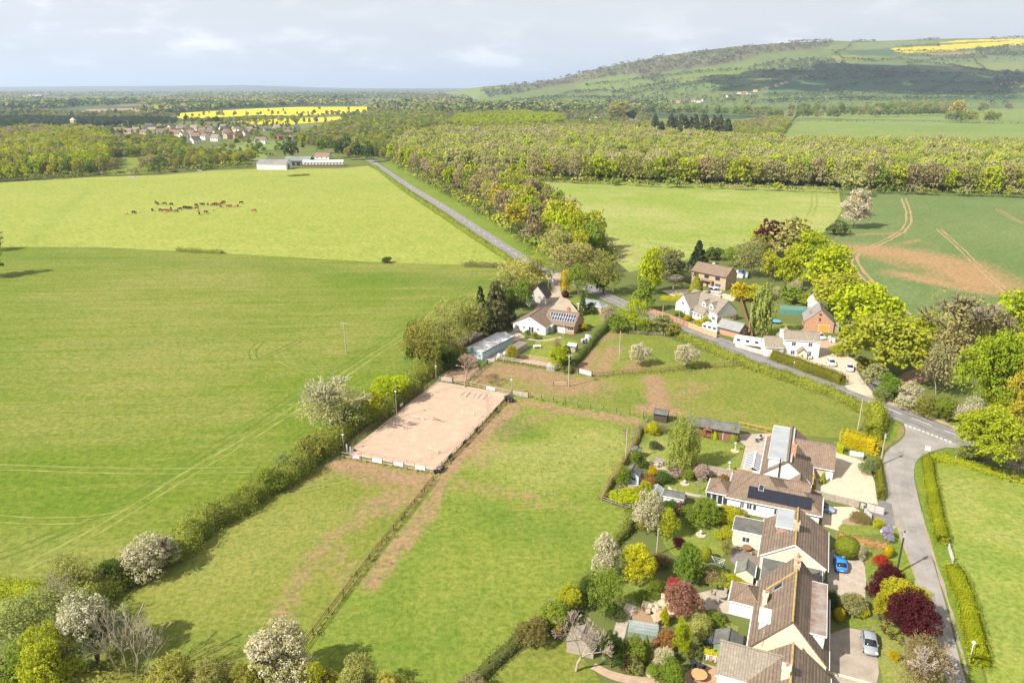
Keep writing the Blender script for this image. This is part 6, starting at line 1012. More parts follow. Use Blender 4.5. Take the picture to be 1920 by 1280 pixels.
for i, (x, y, c) in enumerate(CX):
    o = link('cow', CM); set_mat(o, HIDE[c]); o.location = P(x, y + 1.6) + (.02,); o.rotation_euler.z = rg.choice((0, math.pi)) + rg.gauss(0, .5); s_ = rg.uniform(1.15, 1.4) * (.8 if c == 'tan' else 1); o.scale = (s_, s_, s_)
    solo = {251: 'black cow alone at the hedge end of the herd', 286: 'black cow standing apart, second from the hedge end of the herd', 477: 'reddish cow straying furthest towards the road', 374: 'black cow grazing lowest in the middle of the herd'}.get(x)
    tag(o, solo or f'{c} cow grazing {"at the hedge end" if x < 335 else "in the middle" if x < 395 else "at the road end"} of the herd on the lime pasture', 'cow', 'cattle on the lime pasture')
# ---------------------------------------------------------------- trees, shrubs and hedges where the photo shows them
LIME = (.255, .30, .014); LIMEY = (.31, .31, .018); GREEN = (.12, .18, .025); MIDG = (.155, .205, .03); OLIVE = (.205, .21, .05); SAGE = (.185, .22, .075); PALEG = (.245, .255, .085); BROWN = (.225, .19, .105); DARK = (.032, .048, .020); DEEP = (.065, .10, .022); GOLD = (.34, .27, .012); MAROON = (.060, .014, .018); RED = (.30, .05, .025); RUST = (.22, .12, .045); PINKB = (.22, .115, .09); YGREEN = (.265, .28, .025)
# the long field hedge and its thorn trees
hedge([(866, 668), (830, 686), (790, 708), (740, 754), (690, 787), (640, 818), (590, 857)], 5.0, 3.2, (.19, .215, .045), 'overgrown olive hedge between the young crop and the arena', leaf=.36, dens=13, rough=.45, seed=3)
hedge([(590, 857), (540, 895), (490, 930), (430, 964), (370, 1006), (310, 1050), (250, 1086), (195, 1120), (150, 1148)], 5.4, 3.3, (.165, .19, .04), 'overgrown dark olive hedge between the young crop and the near paddock', leaf=.30, dens=18, rough=.6, seed=5)
T = tree
for a in [
 (622, 806, 716, 122, 'bare', 0, 'pale grey-green leafless willow bulging over the field hedge', dict(inner=(.26, .26, .13), bark=M('willow_twig', (.40, .37, .24), .2, 2, .95, .1), d=12)), (690, 782, 733, 62, 'bush', LIMEY, 'bright yellow-lime bush in the arena hedge'), (742, 750, 698, 84, 'bush', LIME, 'broad lime-green bush behind the middle floodlight pole'), (660, 806, 764, 60, 'bush', MIDG, 'mid green bush beside the grey willow'), (590, 862, 816, 68, 'bush', OLIVE, 'rounded olive bush in the hedge by the near arena corner'), (545, 890, 850, 60, 'bush', SAGE, 'sage-green bush in the hedge below the arena corner'), (508, 922, 880, 54, 'bush', MIDG, 'green thorn bush where the pale wheel marks meet the hedge'), (455, 950, 914, 56, 'bush', (.22, .24, .03), 'yellow-green bush breaking the dark stretch of hedge'), (395, 985, 950, 56, 'bush', (.17, .185, .05), 'dull olive bush above the hedge shadow'),
 (295, 1070, 992, 98, 'bush', PALEG, 'hawthorn white with blossom in the field hedge', dict(mat=BLO)), (232, 1092, 1048, 84, 'bush', DEEP, 'dark green bush below the hedge hawthorn'), (150, 1120, 1040, 90, 'loose', PALEG, 'pale thin-leaved tree at the hedge end by the lime strip'), (185, 1246, 1112, 120, 'bush', SAGE, 'large white-flowering hawthorn at the bottom hedge corner', dict(mat=BLO)), (126, 1190, 1075, 62, 'thicket', 0, 'grey leafless thicket behind the large hawthorn', dict(bark=TWIGP)), (258, 1282, 1140, 105, 'thicket', 0, 'pale leafless tree fanning up beside the large hawthorn', dict(bark=TWIGP)),
 (60, 1235, 1130, 150, 'loose', SAGE, 'grey-green willow at the corner of the bottom hedge', dict(d=11)), (112, 1295, 1178, 112, 'bush', YGREEN, 'yellow-green tree below the grey-green willow'), (40, 1300, 1205, 95, 'bush', MIDG, 'dark-hearted green bush at the very corner'), (330, 1300, 1218, 96, 'bush', OLIVE, 'olive bush along the bottom hedge beside the fanning tree'), (312, 1290, 1240, 40, 'bush', YGREEN, 'small yellow-green bush in the bottom hedge'), (400, 1310, 1228, 90, 'bush', (.22, .21, .07), 'brownish-green bush left of the foreground hawthorn'), (524, 1300, 1178, 132, 'bush', PALEG, 'big round hawthorn in white blossom at the end of the diagonal fence', dict(mat=BLO)), (470, 1310, 1240, 60, 'bush', OLIVE, 'low bush at the foot of the big round hawthorn'), (602, 1310, 1240, 76, 'bush', YGREEN, 'yellow-green bush right of the big hawthorn'), (680, 1315, 1236, 84, 'bush', PALEG, 'pale yellow-green bush at the bottom paddock edge'), (735, 1320, 1262, 60, 'bush', (.30, .29, .07), 'small yellowish bush at the bottom paddock edge'), (880, 1305, 1262, 60, 'bush', BROWN, 'brownish bush at the end of the garden fence line'),
 # belt between crop and bungalow
 (795, 700, 600, 84, 'loose', OLIVE, 'thin-leaved olive tree above the arena light', dict(var=0)), (772, 695, 608, 30, 'tall', DEEP, 'ivy-clad narrow trunk beside the thin-leaved olive tree'), (838, 672, 572, 88, 'loose', PALEG, 'pale thin-leaved tree behind the blue stable block'), (815, 690, 640, 60, 'bush', MIDG, 'green bush under the pale trees'), (880, 652, 556, 76, 'loose', (.23, .225, .07), 'pale olive tree beside the dark conifers'), (902, 628, 538, 40, 'conifer', DARK, 'tall narrow dark conifer at the crop edge'), (931, 612, 524, 66, 'conifer', (.10, .095, .045), 'broad brownish conifer beside the narrow dark one'), (915, 632, 566, 50, 'conifer', (.07, .08, .03), 'lower dark conifer in front of the pair'), (962, 600, 538, 54, 'tall', DEEP, 'dark ivy-green tree by the pale shed'), (972, 548, 488, 84, 'loose', (.30, .28, .08), 'yellow-brown thin-leaved tree where road and crop meet'), (1008, 534, 482, 60, 'loose', OLIVE, 'olive tree at the bend of the road'), (982, 582, 528, 44, 'tall', GREEN, 'dark green rounded tree beside the steep-roofed outbuilding'), (945, 570, 505, 60, 'loose', PALEG, 'pale tree behind the broad conifer'), (872, 726, 664, 74, 'bare', 0, 'bare pinkish tree with pale trunk by the arena gate', dict(bark=M('pink_twig', (.36, .25, .19), .2, 2, .95, .1))), (858, 690, 655, 50, 'bush', DEEP, 'dark bush at the foot of the stables hedge'),
 # bungalow garden
 (957, 676, 645, 26, 'bush', (.26, .24, .03), 'golden-green bush by the yard gate'), (1047, 692, 650, 44, 'bush', LIME, 'bright green willow bush beside the chicken run'), (1061, 690, 648, 18, 'clip', DEEP, 'narrow dark green shrub beside the willow bush'), (1045, 662, 634, 16, 'loose', BROWN, 'thin brownish shrub above the willow bush'), (1003, 636, 622, 18, 'bush', OLIVE, 'olive shrub under the white gable'), (990, 628, 618, 12, 'bush', GREEN, 'low green shrub at the white gable foot'), (1091, 620, 606, 22, 'bush', GOLD, 'golden shrub at the bungalow hedge corner'), (1138, 606, 575, 28, 'round', PALEG, 'small pink-white blossom tree on the drive lawn', dict(mat=BLP)), (1092, 590, 545, 18, 'conifer', DEEP, 'narrow dark conifer in front of the hip-roofed outbuilding'), (1108, 588, 566, 24, 'bush', DEEP, 'dark shrub against the hip-roofed outbuilding'), (1062, 552, 503, 28, 'tall', (.42, .33, .04), 'yellow-flowering tree at the drive mouth'), (1086, 560, 494, 52, 'loose', MIDG, 'fresh green tree beside the yellow-flowering one'), (1060, 558, 545, 12, 'clip', MAROON, 'small dark red shrub by the gate pier'),
 (1132, 552, 474, 66, 'loose', OLIVE, 'olive tree on the green triangle at the bend'), (1128, 552, 515, 30, 'tall', DEEP, 'dark ivy trunk on the green triangle'), (1080, 520, 455, 110, 'loose', (.21, .19, .07), 'broad brown-green tree at the tip of the roadside wood'), (1040, 492, 432, 70, 'loose', PALEG, 'pale tree behind the road bend'),
 (1192, 618, 562, 58, 'loose', LIME, 'lime-leaved tree in the orchard corner by the road'), (1160, 620, 588, 44, 'bush', MIDG, 'green bush along the bungalow hedge'), (1235, 624, 588, 46, 'bush', (.24, .25, .10), 'whitish-green shrub by the orchard rails'), (1210, 622, 600, 40, 'bush', MIDG, 'rounded green shrub behind the orchard rails'), (1262, 628, 602, 34, 'bush', OLIVE, 'olive shrub at the roadside end of the rails'), (1200, 686, 642, 40, 'round', PALEG, 'small round white blossom tree in the paddock, nearer the bungalow', dict(mat=BLO)), (1287, 692, 643, 42, 'round', PALEG, 'white blossom tree in the paddock, nearer the road', dict(mat=BLO)),
 # across the road
 (1217, 552, 470, 50, 'round', LIME, 'lime-green tree at the field edge above the road'), (1208, 584, 526, 48, 'tall', MIDG, 'green roadside tree below the lime one'), (1262, 530, 474, 66, 'tall', (.15, .155, .07), 'greyish dark tree west of the brick house'), (1240, 520, 462, 56, 'loose', OLIVE, 'olive tree behind the lime-green roadside tree'), (1308, 500, 452, 42, 'conifer', DARK, 'dark cedar behind the brick house'), (1262, 552, 516, 36, 'bare', 0, 'bare whitish small tree by the brick house drive', dict(bark=TWIGP)), (1304, 553, 513, 26, 'cone', (.17, .18, .025), 'clipped golden-green conifer in front of the brick house'), (1322, 495, 480, 14, 'bush', GOLD, 'golden bush at the roof end of the brick house'), (1345, 488, 462, 40, 'bush', DEEP, 'dark green bushes at the field edge behind the brick house'), (1378, 500, 462, 52, 'loose', MIDG, 'green tree behind the brick house ridge'), (1404, 520, 452, 66, 'loose', (.18, .18, .075), 'tall grey-green tree beside the brick house'), (1425, 500, 440, 50, 'loose', OLIVE, 'olive tree under the copper beech'), (1442, 480, 418, 64, 'round', MAROON, 'dark copper-red beech at the corner of two fields'), (1425, 462, 425, 40, 'loose', YGREEN, 'yellowish tree behind the copper beech'), (1482, 488, 414, 84, 'round', (.235, .225, .085), 'big greyish-olive tree beside the copper beech'), (1488, 450, 408, 40, 'bush', LIME, 'lime tree top behind the greyish-olive tree'), (1518, 500, 438, 80, 'round', LIME, 'rounded lime tree at the crop corner'), (1480, 540, 472, 56, 'tall', LIME, 'bright lime tree with dark shaded side'), (1444, 528, 470, 44, 'tall', YGREEN, 'yellow-green tree between birch and limes'),
 (1548, 560, 466, 100, 'round', LIME, 'large lime tree along the earth track, uphill of the row'), (1578, 590, 508, 108, 'round', (.24, .26, .03), 'large lime tree along the earth track, middle of the row'), (1612, 628, 526, 120, 'round', LIME, 'largest lime tree along the earth track'), (1540, 520, 455, 60, 'round', MIDG, 'green crown tucked behind the lime row'), (1655, 708, 584, 150, 'spread', (.265, .275, .035), 'huge yellow-olive tree shading the woodland dirt'), (1712, 668, 578, 68, 'tall', LIME, 'bright lime tree behind the huge olive one'), (1600, 650, 585, 60, 'bush', YGREEN, 'yellow-green bush behind the barn-garage'),
 (1381, 562, 527, 36, 'bush', (.36, .29, .012), 'golden column conifer at the drive end'), (1412, 562, 532, 52, 'bush', (.30, .29, .02), 'golden-green shrub beside the golden conifer'), (1428, 630, 536, 50, 'weep', (.19, .215, .06), 'tall weeping birch on the cottage lawn', dict(bark=BARKP)), (1455, 556, 536, 28, 'bush', PALEG, 'white blossom shrub behind the birch', dict(mat=BLO)), (1491, 545, 523, 28, 'bush', PALEG, 'white blossom shrub under the limes', dict(mat=BLO)), (1478, 566, 534, 46, 'bush', MIDG, 'green shrubbery above the teal fruit cage'), (1505, 570, 548, 36, 'bush', YGREEN, 'yellow-green shrub beside the white-topped store'),
 (1290, 600, 588, 16, 'bush', GOLD, 'golden shrub behind the red fence'), (1310, 612, 598, 24, 'bush', (.40, .36, .02), 'yellow shrub below the dormered house'), (1322, 604, 590, 16, 'bush', (.35, .33, .03), 'yellow-green shrub at the porch of the dormered house'), (1365, 606, 594, 18, 'bush', LIME, 'lime shrub at the boarded end of the dormered house'), (1276, 592, 582, 26, 'bush', MIDG, 'green shrubs uphill behind the red fence'), (1285, 560, 552, 40, 'bush', LIMEY, 'yellow-lime low hedge shrub by the dormered house'),
 (1640, 722, 676, 46, 'bush', (.27, .27, .13), 'whitish-leaved bush above the slatted fence'), (1618, 700, 668, 34, 'bush', OLIVE, 'olive bush at the driveway fence'), (1668, 742, 700, 44, 'bush', GREEN, 'fresh green bush beside the wheelie bins'), (1655, 752, 722, 36, 'bush', SAGE, 'pale bush at the tarred shed'), (1575, 665, 640, 36, 'bush', YGREEN, 'yellow-green shrub beside the cottage yard'), (1700, 765, 715, 56, 'bush', PALEG, 'hawthorn speckled white by the road verge', dict(mat=BLO)), (1735, 778, 735, 52, 'bush', OLIVE, 'olive bush on the road verge'), (1775, 792, 745, 54, 'bush', MIDG, 'green bush above the road bend'), (1815, 800, 738, 60, 'bush', SAGE, 'whitish hawthorn under the great green tree', dict(mat=BLO)), (1755, 740, 645, 72, 'loose', (.25, .22, .12), 'pale birch-like thin tree at the wood edge', dict(bark=BARKP)), (1790, 700, 562, 125, 'bare', 0, 'broad brown unleafed tree behind the wood edge', dict(bark=TWIG, inner=(.235, .21, .095), d=17)), (1850, 690, 580, 80, 'bare', 0, 'brown hazy tree beside the broad unleafed one', dict(bark=TWIG, inner=(.235, .205, .095))), (1846, 790, 612, 116, 'round', (.20, .265, .02), 'great bright green tree at the wood edge'), (1895, 660, 552, 98, 'round', LIME, 'lime tree on the skyline of the wood edge'), (1912, 760, 612, 80, 'round', LIME, 'lime tree beside the great bright green one'), (1915, 830, 655, 76, 'round', (.29, .245, .03), 'orange-tinged green tree at the wood edge'), (1875, 800, 740, 50, 'bush', YGREEN, 'yellow-green bush under the orange-tinged tree'), (1850, 882, 762, 130, 'spread', (.22, .255, .02), 'big domed green tree at the road junction'), (1822, 862, 838, 50, 'bush', SAGE, 'pale shrub under the domed junction tree'), (1925, 910, 815, 90, 'bare', 0, 'bare brown thicket beyond the junction tree', dict(bark=TWIG)), (1900, 900, 850, 60, 'thicket', 0, 'low brown brambles at the meadow corner', dict(bark=TWIG)),
 (1600, 428, 358, 58, 'round', (.27, .25, .135), 'pale grey flowering tree between the two fields', dict(mat=BLO)), (1597, 368, 318, 48, 'round', (.26, .26, .10), 'pale rounded tree at the wood edge between the fields'), (1606, 405, 362, 40, 'loose', BROWN, 'pale brown tree behind the grey flowering one'), (1568, 440, 412, 42, 'bush', (.10, .12, .04), 'dark bush at the field corner'), (727, 492, 480, 22, 'bush', DEEP, 'lone dark green bush on the line between the two big fields'), (-14, 470, 425, 44, 'loose', BROWN, 'brown tree at the very edge of the pastures'), (-22, 520, 440, 60, 'tall', GREEN, 'dark tree casting shadows in from beyond the crop edge'),
 # gardens of the row
 (1275, 884, 783, 64, 'weep', (.19, .225, .05), 'big weeping silver-green tree on the back lawn', dict(d=8)), (1212, 1002, 914, 58, 'tall', PALEG, 'tall pink-white blossom tree beside the glasshouse', dict(mat=BLO)), (1250, 1010, 956, 38, 'round', YGREEN, 'lime-yellow tree beside the blossom tree'), (1193, 1094, 1016, 64, 'round', LIMEY, 'rounded yellow-lime tree at the paddock fence'), (1130, 1090, 1004, 60, 'tall', PALEG, 'pale creamy hawthorn in the paddock edge', dict(mat=BLO)), (1133, 1155, 1066, 64, 'loose', MIDG, 'green thin-leaved tree below the creamy hawthorn'), (1077, 1148, 1096, 54, 'bush', YGREEN, 'yellow-green shrub at the end of the garden edge'), (1100, 1135, 1085, 40, 'tall', DEEP, 'dark shrub between the hawthorn and the yellow-green one'), (1040, 1170, 1120, 64, 'bush', MIDG, 'green bushes at the bottom of the paddock'), (1000, 1200, 1155, 64, 'bush', (.15, .14, .05), 'brownish bramble at the garden fence corner'), (1291, 1096, 1024, 54, 'round', GREEN, 'rounded green tree by the maroon-leaved maple'), (1264, 1110, 1078, 30, 'bush', (.34, .06, .07), 'crimson maple shrub on the back lawn edge'), (1276, 1164, 1092, 70, 'spread', PINKB, 'pinkish-bronze maple spreading over the lawn'), (1323, 1052, 1026, 20, 'clip', (.20, .22, .02), 'clipped green-gold egg bush on the lawn'), (1271, 1026, 1006, 26, 'bush', MAROON, 'maroon shrub beside the bird bath'), (1273, 966, 940, 24, 'bush', (.10, .04, .03), 'dark red shrub behind the white shed'), (1313, 978, 930, 68, 'bush', MIDG, 'big green bush below the sunroom'), (1256, 960, 934, 34, 'bush', DEEP, 'dark green bush beside the white shed'), (1080, 1258, 1150, 118, 'bare', 0, 'bare pale spreading tree on the lawn', dict(bark=M('pink_bark', (.36, .29, .235), .2, 2, .95, .1))), (1210, 1238, 1190, 22, 'cone', (.13, .15, .025), 'clipped cone conifer in the shrubbery'), (1243, 1216, 1180, 48, 'bush', RUST, 'orange-brown shrub beside the fruit cage'), (1244, 1244, 1210, 44, 'bush', PALEG, 'white-flowering shrub below the orange one', dict(mat=BLO)), (1275, 1236, 1160, 34, 'tall', LIME, 'upright lime-green shrub in the crowded garden'), (1316, 1196, 1158, 54, 'bush', PALEG, 'cream-variegated rounded shrub above the green shed'), (1145, 1252, 1188, 54, 'bush', DEEP, 'dark evergreen beside the bare pale tree'), (1182, 1240, 1186, 50, 'bush', MIDG, 'mid green shrub in front of the fruit cage'), (1172, 1258, 1222, 24, 'bush', (.12, .06, .05), 'purple-brown shrub in the crowded border'), (1188, 1262, 1226, 34, 'bush', PALEG, 'straw-coloured shrub in the crowded border'), (1262, 1276, 1236, 50, 'bush', GREEN, 'green shrub at the corner of the brick patio'), (1295, 1232, 1200, 40, 'bush', SAGE, 'grey-green shrub beside the dark tank'), (1228, 1278, 1250, 40, 'bush', MIDG, 'low green shrub beside the white statue'), (1048, 1190, 1166, 16, 'bush', (.55, .33, .02), 'small golden-orange shrub by the old shed'), (1245, 1172, 1136, 22, 'tall', LIMEY, 'yellow-lime shrub at the end of the rubble pile'), (1155, 1158, 1136, 40, 'bush', DEEP, 'dark green shrub by the vegetable plot path'), (1215, 1128, 1114, 46, 'bush', MIDG, 'low shrubs above the rubble pile'), (1345, 1090, 1070, 56, 'bush', OLIVE, 'shrubs behind the paved terrace'), (1368, 1100, 1078, 34, 'bush', LIMEY, 'yellow-lime clipped shrub by the cream shed'), (1340, 1166, 1146, 50, 'bush', MIDG, 'green shrubs at the terrace edge'), (1356, 1010, 984, 34, 'bush', YGREEN, 'yellow-green shrub at the flat-roofed wing'), (1362, 1040, 1012, 24, 'bush', PALEG, 'pale shrub at the dark patio corner'), (1372, 970, 952, 70, 'bush', LIMEY, 'lime climber on top of the flat-roofed wing wall'), (1350, 968, 952, 24, 'bush', (.13, .06, .05), 'brown-red shrub by the grey boundary boards'),
 (1222, 812, 788, 32, 'bush', LIMEY, 'yellow-lime shrub in front of the black-roofed shed'), (1240, 812, 796, 24, 'loose', BROWN, 'brownish climber beside the black-roofed shed'), (1195, 880, 842, 30, 'bush', GREEN, 'green shrub by the slate-roofed shelter'), (1218, 812, 800, 10, 'bush', OLIVE, 'tuft at the shed corner'), (1230, 842, 826, 24, 'bush', (.09, .11, .05), 'dark low shrub on the back lawn'), (1262, 892, 870, 36, 'bush', (.24, .20, .10), 'lilac bush in mauve flower beside the yellow shrub', dict(mat=BLP)), (1318, 896, 868, 36, 'bush', (.24, .20, .10), 'pink-mauve lilac by the grey boards', dict(mat=BLP)), (1224, 892, 872, 18, 'bush', GOLD, 'bright golden shrub between summerhouse and lilac'), (1290, 898, 878, 26, 'bush', MIDG, 'green shrub between the two lilacs'), (1242, 906, 886, 34, 'bush', DEEP, 'dark shrub behind the washing'), (1165, 910, 870, 30, 'bush', MIDG, 'green climber on the summerhouse corner'), (1220, 916, 890, 34, 'bush', RUST, 'rusty-leaved shrub beside the deck'), (1206, 930, 900, 36, 'bush', YGREEN, 'yellow-green shrub at the end of the deck'), (1172, 936, 915, 60, 'bush', LIME, 'low lime shrubs along the paddock rails'), (1311, 922, 900, 20, 'bare', 0, 'small bare branching shrub on the lawn', dict(bark=TWIGP)), (1357, 908, 892, 28, 'bush', RUST, 'rusty shrub below the bungalow gable'), (1376, 826, 800, 16, 'cone', MIDG, 'narrow green shrub at the stable corner'), (1340, 822, 804, 12, 'cone', LIME, 'small yellow-green conifer at the stable wall'), (1180, 830, 800, 28, 'thicket', 0, 'brown twiggy scrub along the leaning fence', dict(bark=TWIG)), (1196, 812, 790, 24, 'thicket', 0, 'twiggy hedge stub nearest the black-roofed shed', dict(bark=TWIGP)), (1200, 985, 965, 40, 'bush', OLIVE, 'olive scrub by the paddock rails'), (1240, 1062, 1034, 40, 'bush', (.17, .14, .06), 'brown-green shrubs under the slim pole'), (1222, 1108, 1085, 36, 'bush', MIDG, 'green shrub beside the yellow-lime tree'), (1330, 1090, 1062, 40, 'bush', (.2, .17, .09), 'brownish shrub beside the rotary airer'),
 # fronts
 (1586, 1042, 1008, 42, 'clip', (.135, .165, .02), 'clipped round dark green bush beside the blue car'), (1611, 1046, 1016, 26, 'bush', PALEG, 'white-flowering shrub beside the clipped round bush', dict(mat=BLO)), (1660, 1014, 986, 26, 'bush', (.2, .22, .1), 'lilac-blue flowering shrub at the lane edge', dict(mat=BLL)), (1664, 1044, 1024, 16, 'clip', GOLD, 'small bright yellow shrub at the lane edge'), (1646, 1062, 1038, 32, 'bush', RED, 'scarlet-orange maple beside the lawn'), (1662, 1100, 1062, 56, 'bush', MAROON, 'maroon tree nearer the dark telegraph pole'), (1702, 1205, 1122, 104, 'round', MAROON, 'large maroon plum tree overhanging the lane'), (1688, 1165, 1084, 84, 'tall', (.28, .26, .02), 'golden-yellow evergreen between the two maroon trees'), (1648, 1160, 1112, 36, 'tall', (.27, .25, .02), 'smaller golden evergreen on the drive side'), (1640, 1118, 1070, 44, 'bush', MAROON, 'maroon shrub on the drive edge'), (1646, 1106, 1084, 26, 'bush', (.3, .22, .15), 'pink-flowering shrub among the maroon ones', dict(mat=BLP)), (1722, 1300, 1198, 90, 'bare', 0, 'bare white-barked birch at the foot of the lane', dict(bark=M('white_bark', (.42, .35, .28), .15, 2, .95, .1), inner=(.20, .16, .085))), (1696, 1240, 1195, 34, 'thicket', 0, 'brown twiggy shrub under the maroon plum', dict(bark=TWIG)), (1590, 1145, 1110, 54, 'bush', (.24, .24, .11), 'grey-variegated shrub between the two drives'), (1612, 1152, 1136, 28, 'bush', LIMEY, 'lime shrub at the lawn corner'), (1572, 1162, 1140, 20, 'clip', GOLD, 'yellow shrub in the shade of the chalet house'), (1558, 1140, 1100, 30, 'bush', DEEP, 'dark shrub against the chalet house wall'), (1612, 975, 968, 46, 'bush', (.17, .13, .06), 'heather-like brown bed on the oval lawn'), (1645, 990, 972, 22, 'bush', LIMEY, 'lime shrub beside the small white gate'), (1542, 905, 884, 12, 'cone', MIDG, 'little conifer at the bungalow garage wall'), (1523, 915, 885, 12, 'cone', (.36, .27, .02), 'gold and green shrubs along the bungalow side'), (1625, 886, 856, 32, 'bush', (.17, .21, .09), 'clipped grey-green dome bush at the head of the drive'), (1676, 1238, 1222, 22, 'bush', GOLD, 'yellow shrub on the rough lawn'), (1664, 1042, 1030, 8, 'bush', PALEG, 'small pale plant at the garden edge')]:
    k = a[7] if len(a) > 7 else {}
    nm = 'shrub' if a[4] in ('bush', 'clip', 'cone', 'thicket') and (a[1] - a[2]) < 62 else 'tree'
    T(a[0], a[1], a[2], a[3], a[4], a[5] if a[5] else BROWN, a[6], name=nm, cat=nm, **k)
# clipped and field hedges
hedge([(1250, 621), (1300, 642), (1350, 664), (1420, 694), (1500, 720), (1560, 741), (1600, 760), (1638, 781)], 3.0, 2.0, (.175, .195, .035), 'olive-green roadside hedge round the top paddock', leaf=.32, dens=15, rough=.35, seed=11); hedge([(1640, 775), (1648, 800), (1640, 826)], 3.6, 3.6, (.22, .24, .03), 'tall yellow-green hedge end at the junction verge', leaf=.32, dens=15, rough=.3, seed=12)
hedge([(1450, 672), (1500, 690), (1550, 708), (1580, 720)], 3.2, 2.6, (.125, .125, .022), 'thick clipped brown-green hedge in front of the white cottage', leaf=.25, dens=22, rough=.12, seed=13); hedge([(1582, 832), (1640, 850)], 2.6, 3.6, (.34, .275, .012), 'tall clipped golden hedge beside the gravel drive', leaf=.26, dens=20, rough=.14, seed=14); hedge([(1567, 846), (1580, 848)], 1.6, 2.2, LIME, 'lime clipped hedge stub beside the golden hedge', leaf=.24, dens=20, rough=.1, seed=15)
hedge([(1645, 872), (1650, 905), (1652, 936)], 1.5, 1.7, (.15, .155, .025), 'narrow dark olive hedge along the lane edge of the gravel drive', leaf=.2, dens=26, rough=.14, seed=16); hedge([(1738, 862), (1745, 905), (1753, 950), (1765, 1018)], 2.3, 1.4, (.195, .22, .016), 'clipped lime hedge along the lane, nearer the junction', leaf=.2, dens=26, rough=.2, seed=17); hedge([(1788, 1072), (1805, 1120), (1822, 1180), (1838, 1250)], 2.8, 1.7, (.20, .225, .013), 'clipped lime hedge along the lane, nearer the camera', leaf=.2, dens=26, rough=.14, seed=18)
hedge([(1742, 862), (1790, 868), (1850, 884), (1930, 908)], 2.6, 1.3, (.22, .25, .02), 'low lime hedge with white flower patches across the meadow top', leaf=.24, dens=22, rough=.3, seed=19); hedge([(1572, 1010), (1620, 1020), (1664, 1032)], 1.6, 1.2, (.30, .19, .09), 'coppery hedge between the two front gardens', leaf=.2, dens=26, rough=.16, seed=20); hedge([(1330, 1082), (1372, 1092), (1400, 1106)], 1.2, 1.4, LIME, 'lime hedge behind the square-roofed garden room', leaf=.2, dens=24, rough=.2, seed=21); hedge([(1320, 1226), (1346, 1236), (1358, 1240)], 1.2, 1.2, LIMEY, 'lime hedge beside the green shed', leaf=.2, dens=24, rough=.2, seed=22)
hedge([(0, 1104), (50, 1112), (96, 1128)], 3.0, 2.0, (.19, .22, .02), 'lime-green hedge at the bottom corner of the young crop', leaf=.26, dens=18, rough=.2, seed=23); hedge([(1064, 700), (1090, 668), (1120, 632), (1150, 606)], 2.2, 1.6, (.09, .115, .03), 'dark hedge between bungalow garden and blossom paddock', leaf=.28, dens=16, rough=.35, seed=24); hedge([(1240, 562), (1285, 566)], 1.6, 1.7, (.26, .27, .02), 'yellow-lime clipped hedge by the brick house drive', leaf=.26, dens=16, rough=.1, seed=25)
hedge([(332, 471), (370, 473), (418, 475)], 3, 1.4, (.14, .17, .04), 'short strip of scrub on the line between crop and pasture', leaf=.5, dens=5, rough=.4, seed=26); hedge([(872, 499), (920, 501), (960, 502)], 3, 1.8, (.15, .14, .06), 'brown hedge stub at the roadside end of the crop', leaf=.5, dens=5, rough=.4, seed=27); hedge([(541, 331), (580, 329)], 3, 1.2, (.16, .18, .05), 'short scrub strip below the white barn', leaf=.6, dens=4, rough=.4, seed=28)
hedge([(700, 312), (750, 350), (815, 395), (880, 440), (960, 492)], 2.4, 1.6, (.17, .20, .035), 'roadside hedge along the lime pasture', leaf=.5, dens=5, rough=.5, seed=29); hedge([(1128, 936), (1152, 898), (1172, 866), (1206, 800)], 1.4, 1.2, (.22, .19, .08), 'scruffy twiggy hedge along the leaning garden fence', leaf=.22, dens=14, rough=.5, seed=30); hedge([(1188, 958), (1164, 1010), (1120, 1080), (1060, 1140), (985, 1196)], 2.2, 1.4, (.14, .165, .04), 'scrubby green margin along the wire garden fence', leaf=.26, dens=14, rough=.6, seed=31); hedge([(985, 1196), (930, 1240), (880, 1290)], 1.8, 1.3, (.10, .115, .04), 'dark brambly hedge at the bottom garden corner', leaf=.26, dens=16, rough=.4, seed=32)
hedge([(20, 1306), (200, 1306), (400, 1312), (640, 1318), (780, 1322)], 5, 2.6, (.19, .20, .05), 'bottom hedge of the near paddock', leaf=.34, dens=9, rough=.4, seed=33)
# individual trees of the roadside wood, the wood edges and the dark conifer clump
def scatter(poly, k, seed, mind):
    q = [P(*p) for p in poly]; a = np.array(q); rs = np.random.RandomState(seed); out = []
    for _ in range(k * 60):
        x, y = rs.uniform(a[:, 0].min(), a[:, 0].max()), rs.uniform(a[:, 1].min(), a[:, 1].max())
        if inpoly(np.array([x]), np.array([y]), q)[0] and all((x - u) ** 2 + (y - v) ** 2 > mind ** 2 for u, v in out):
            out.append((x, y))
            if len(out) >= k: break
    return out
MIX = [(LIME, 'round', 'lime-green'), (YGREEN, 'round', 'yellow-green'), (OLIVE, 'loose', 'olive'), (BROWN, 'loose', 'brown unleafed'), ((.235, .20, .115), 'loose', 'pale brown unleafed'), (MIDG, 'tall', 'mid green'), ((.30, .27, .03), 'tall', 'orange-lime')]
def wood(pts, hs, where, grp, seed, mix=MIX, wt=None):
    rs = np.random.RandomState(seed)
    for x, y in pts:
        c, kd, nm = mix[rs.choice(len(mix), p=wt)]; h = rs.uniform(*hs)
        plant(x, y, h * rs.uniform(.62, .9), h, kd, c, f'{nm} tree {where}', group=grp, rot=rs.uniform(0, 6.28))
wood(scatter([(722, 296), (760, 300), (850, 340), (960, 345), (1010, 372), (1075, 432), (1150, 492), (1110, 512), (1045, 485), (1005, 462), (960, 430), (900, 385), (820, 340), (760, 312)], 150, 5, 4.0), (12, 17.5), 'in the roadside wood', 'trees of the roadside wood', 5, wt=[.16, .14, .18, .18, .2, .08, .06])
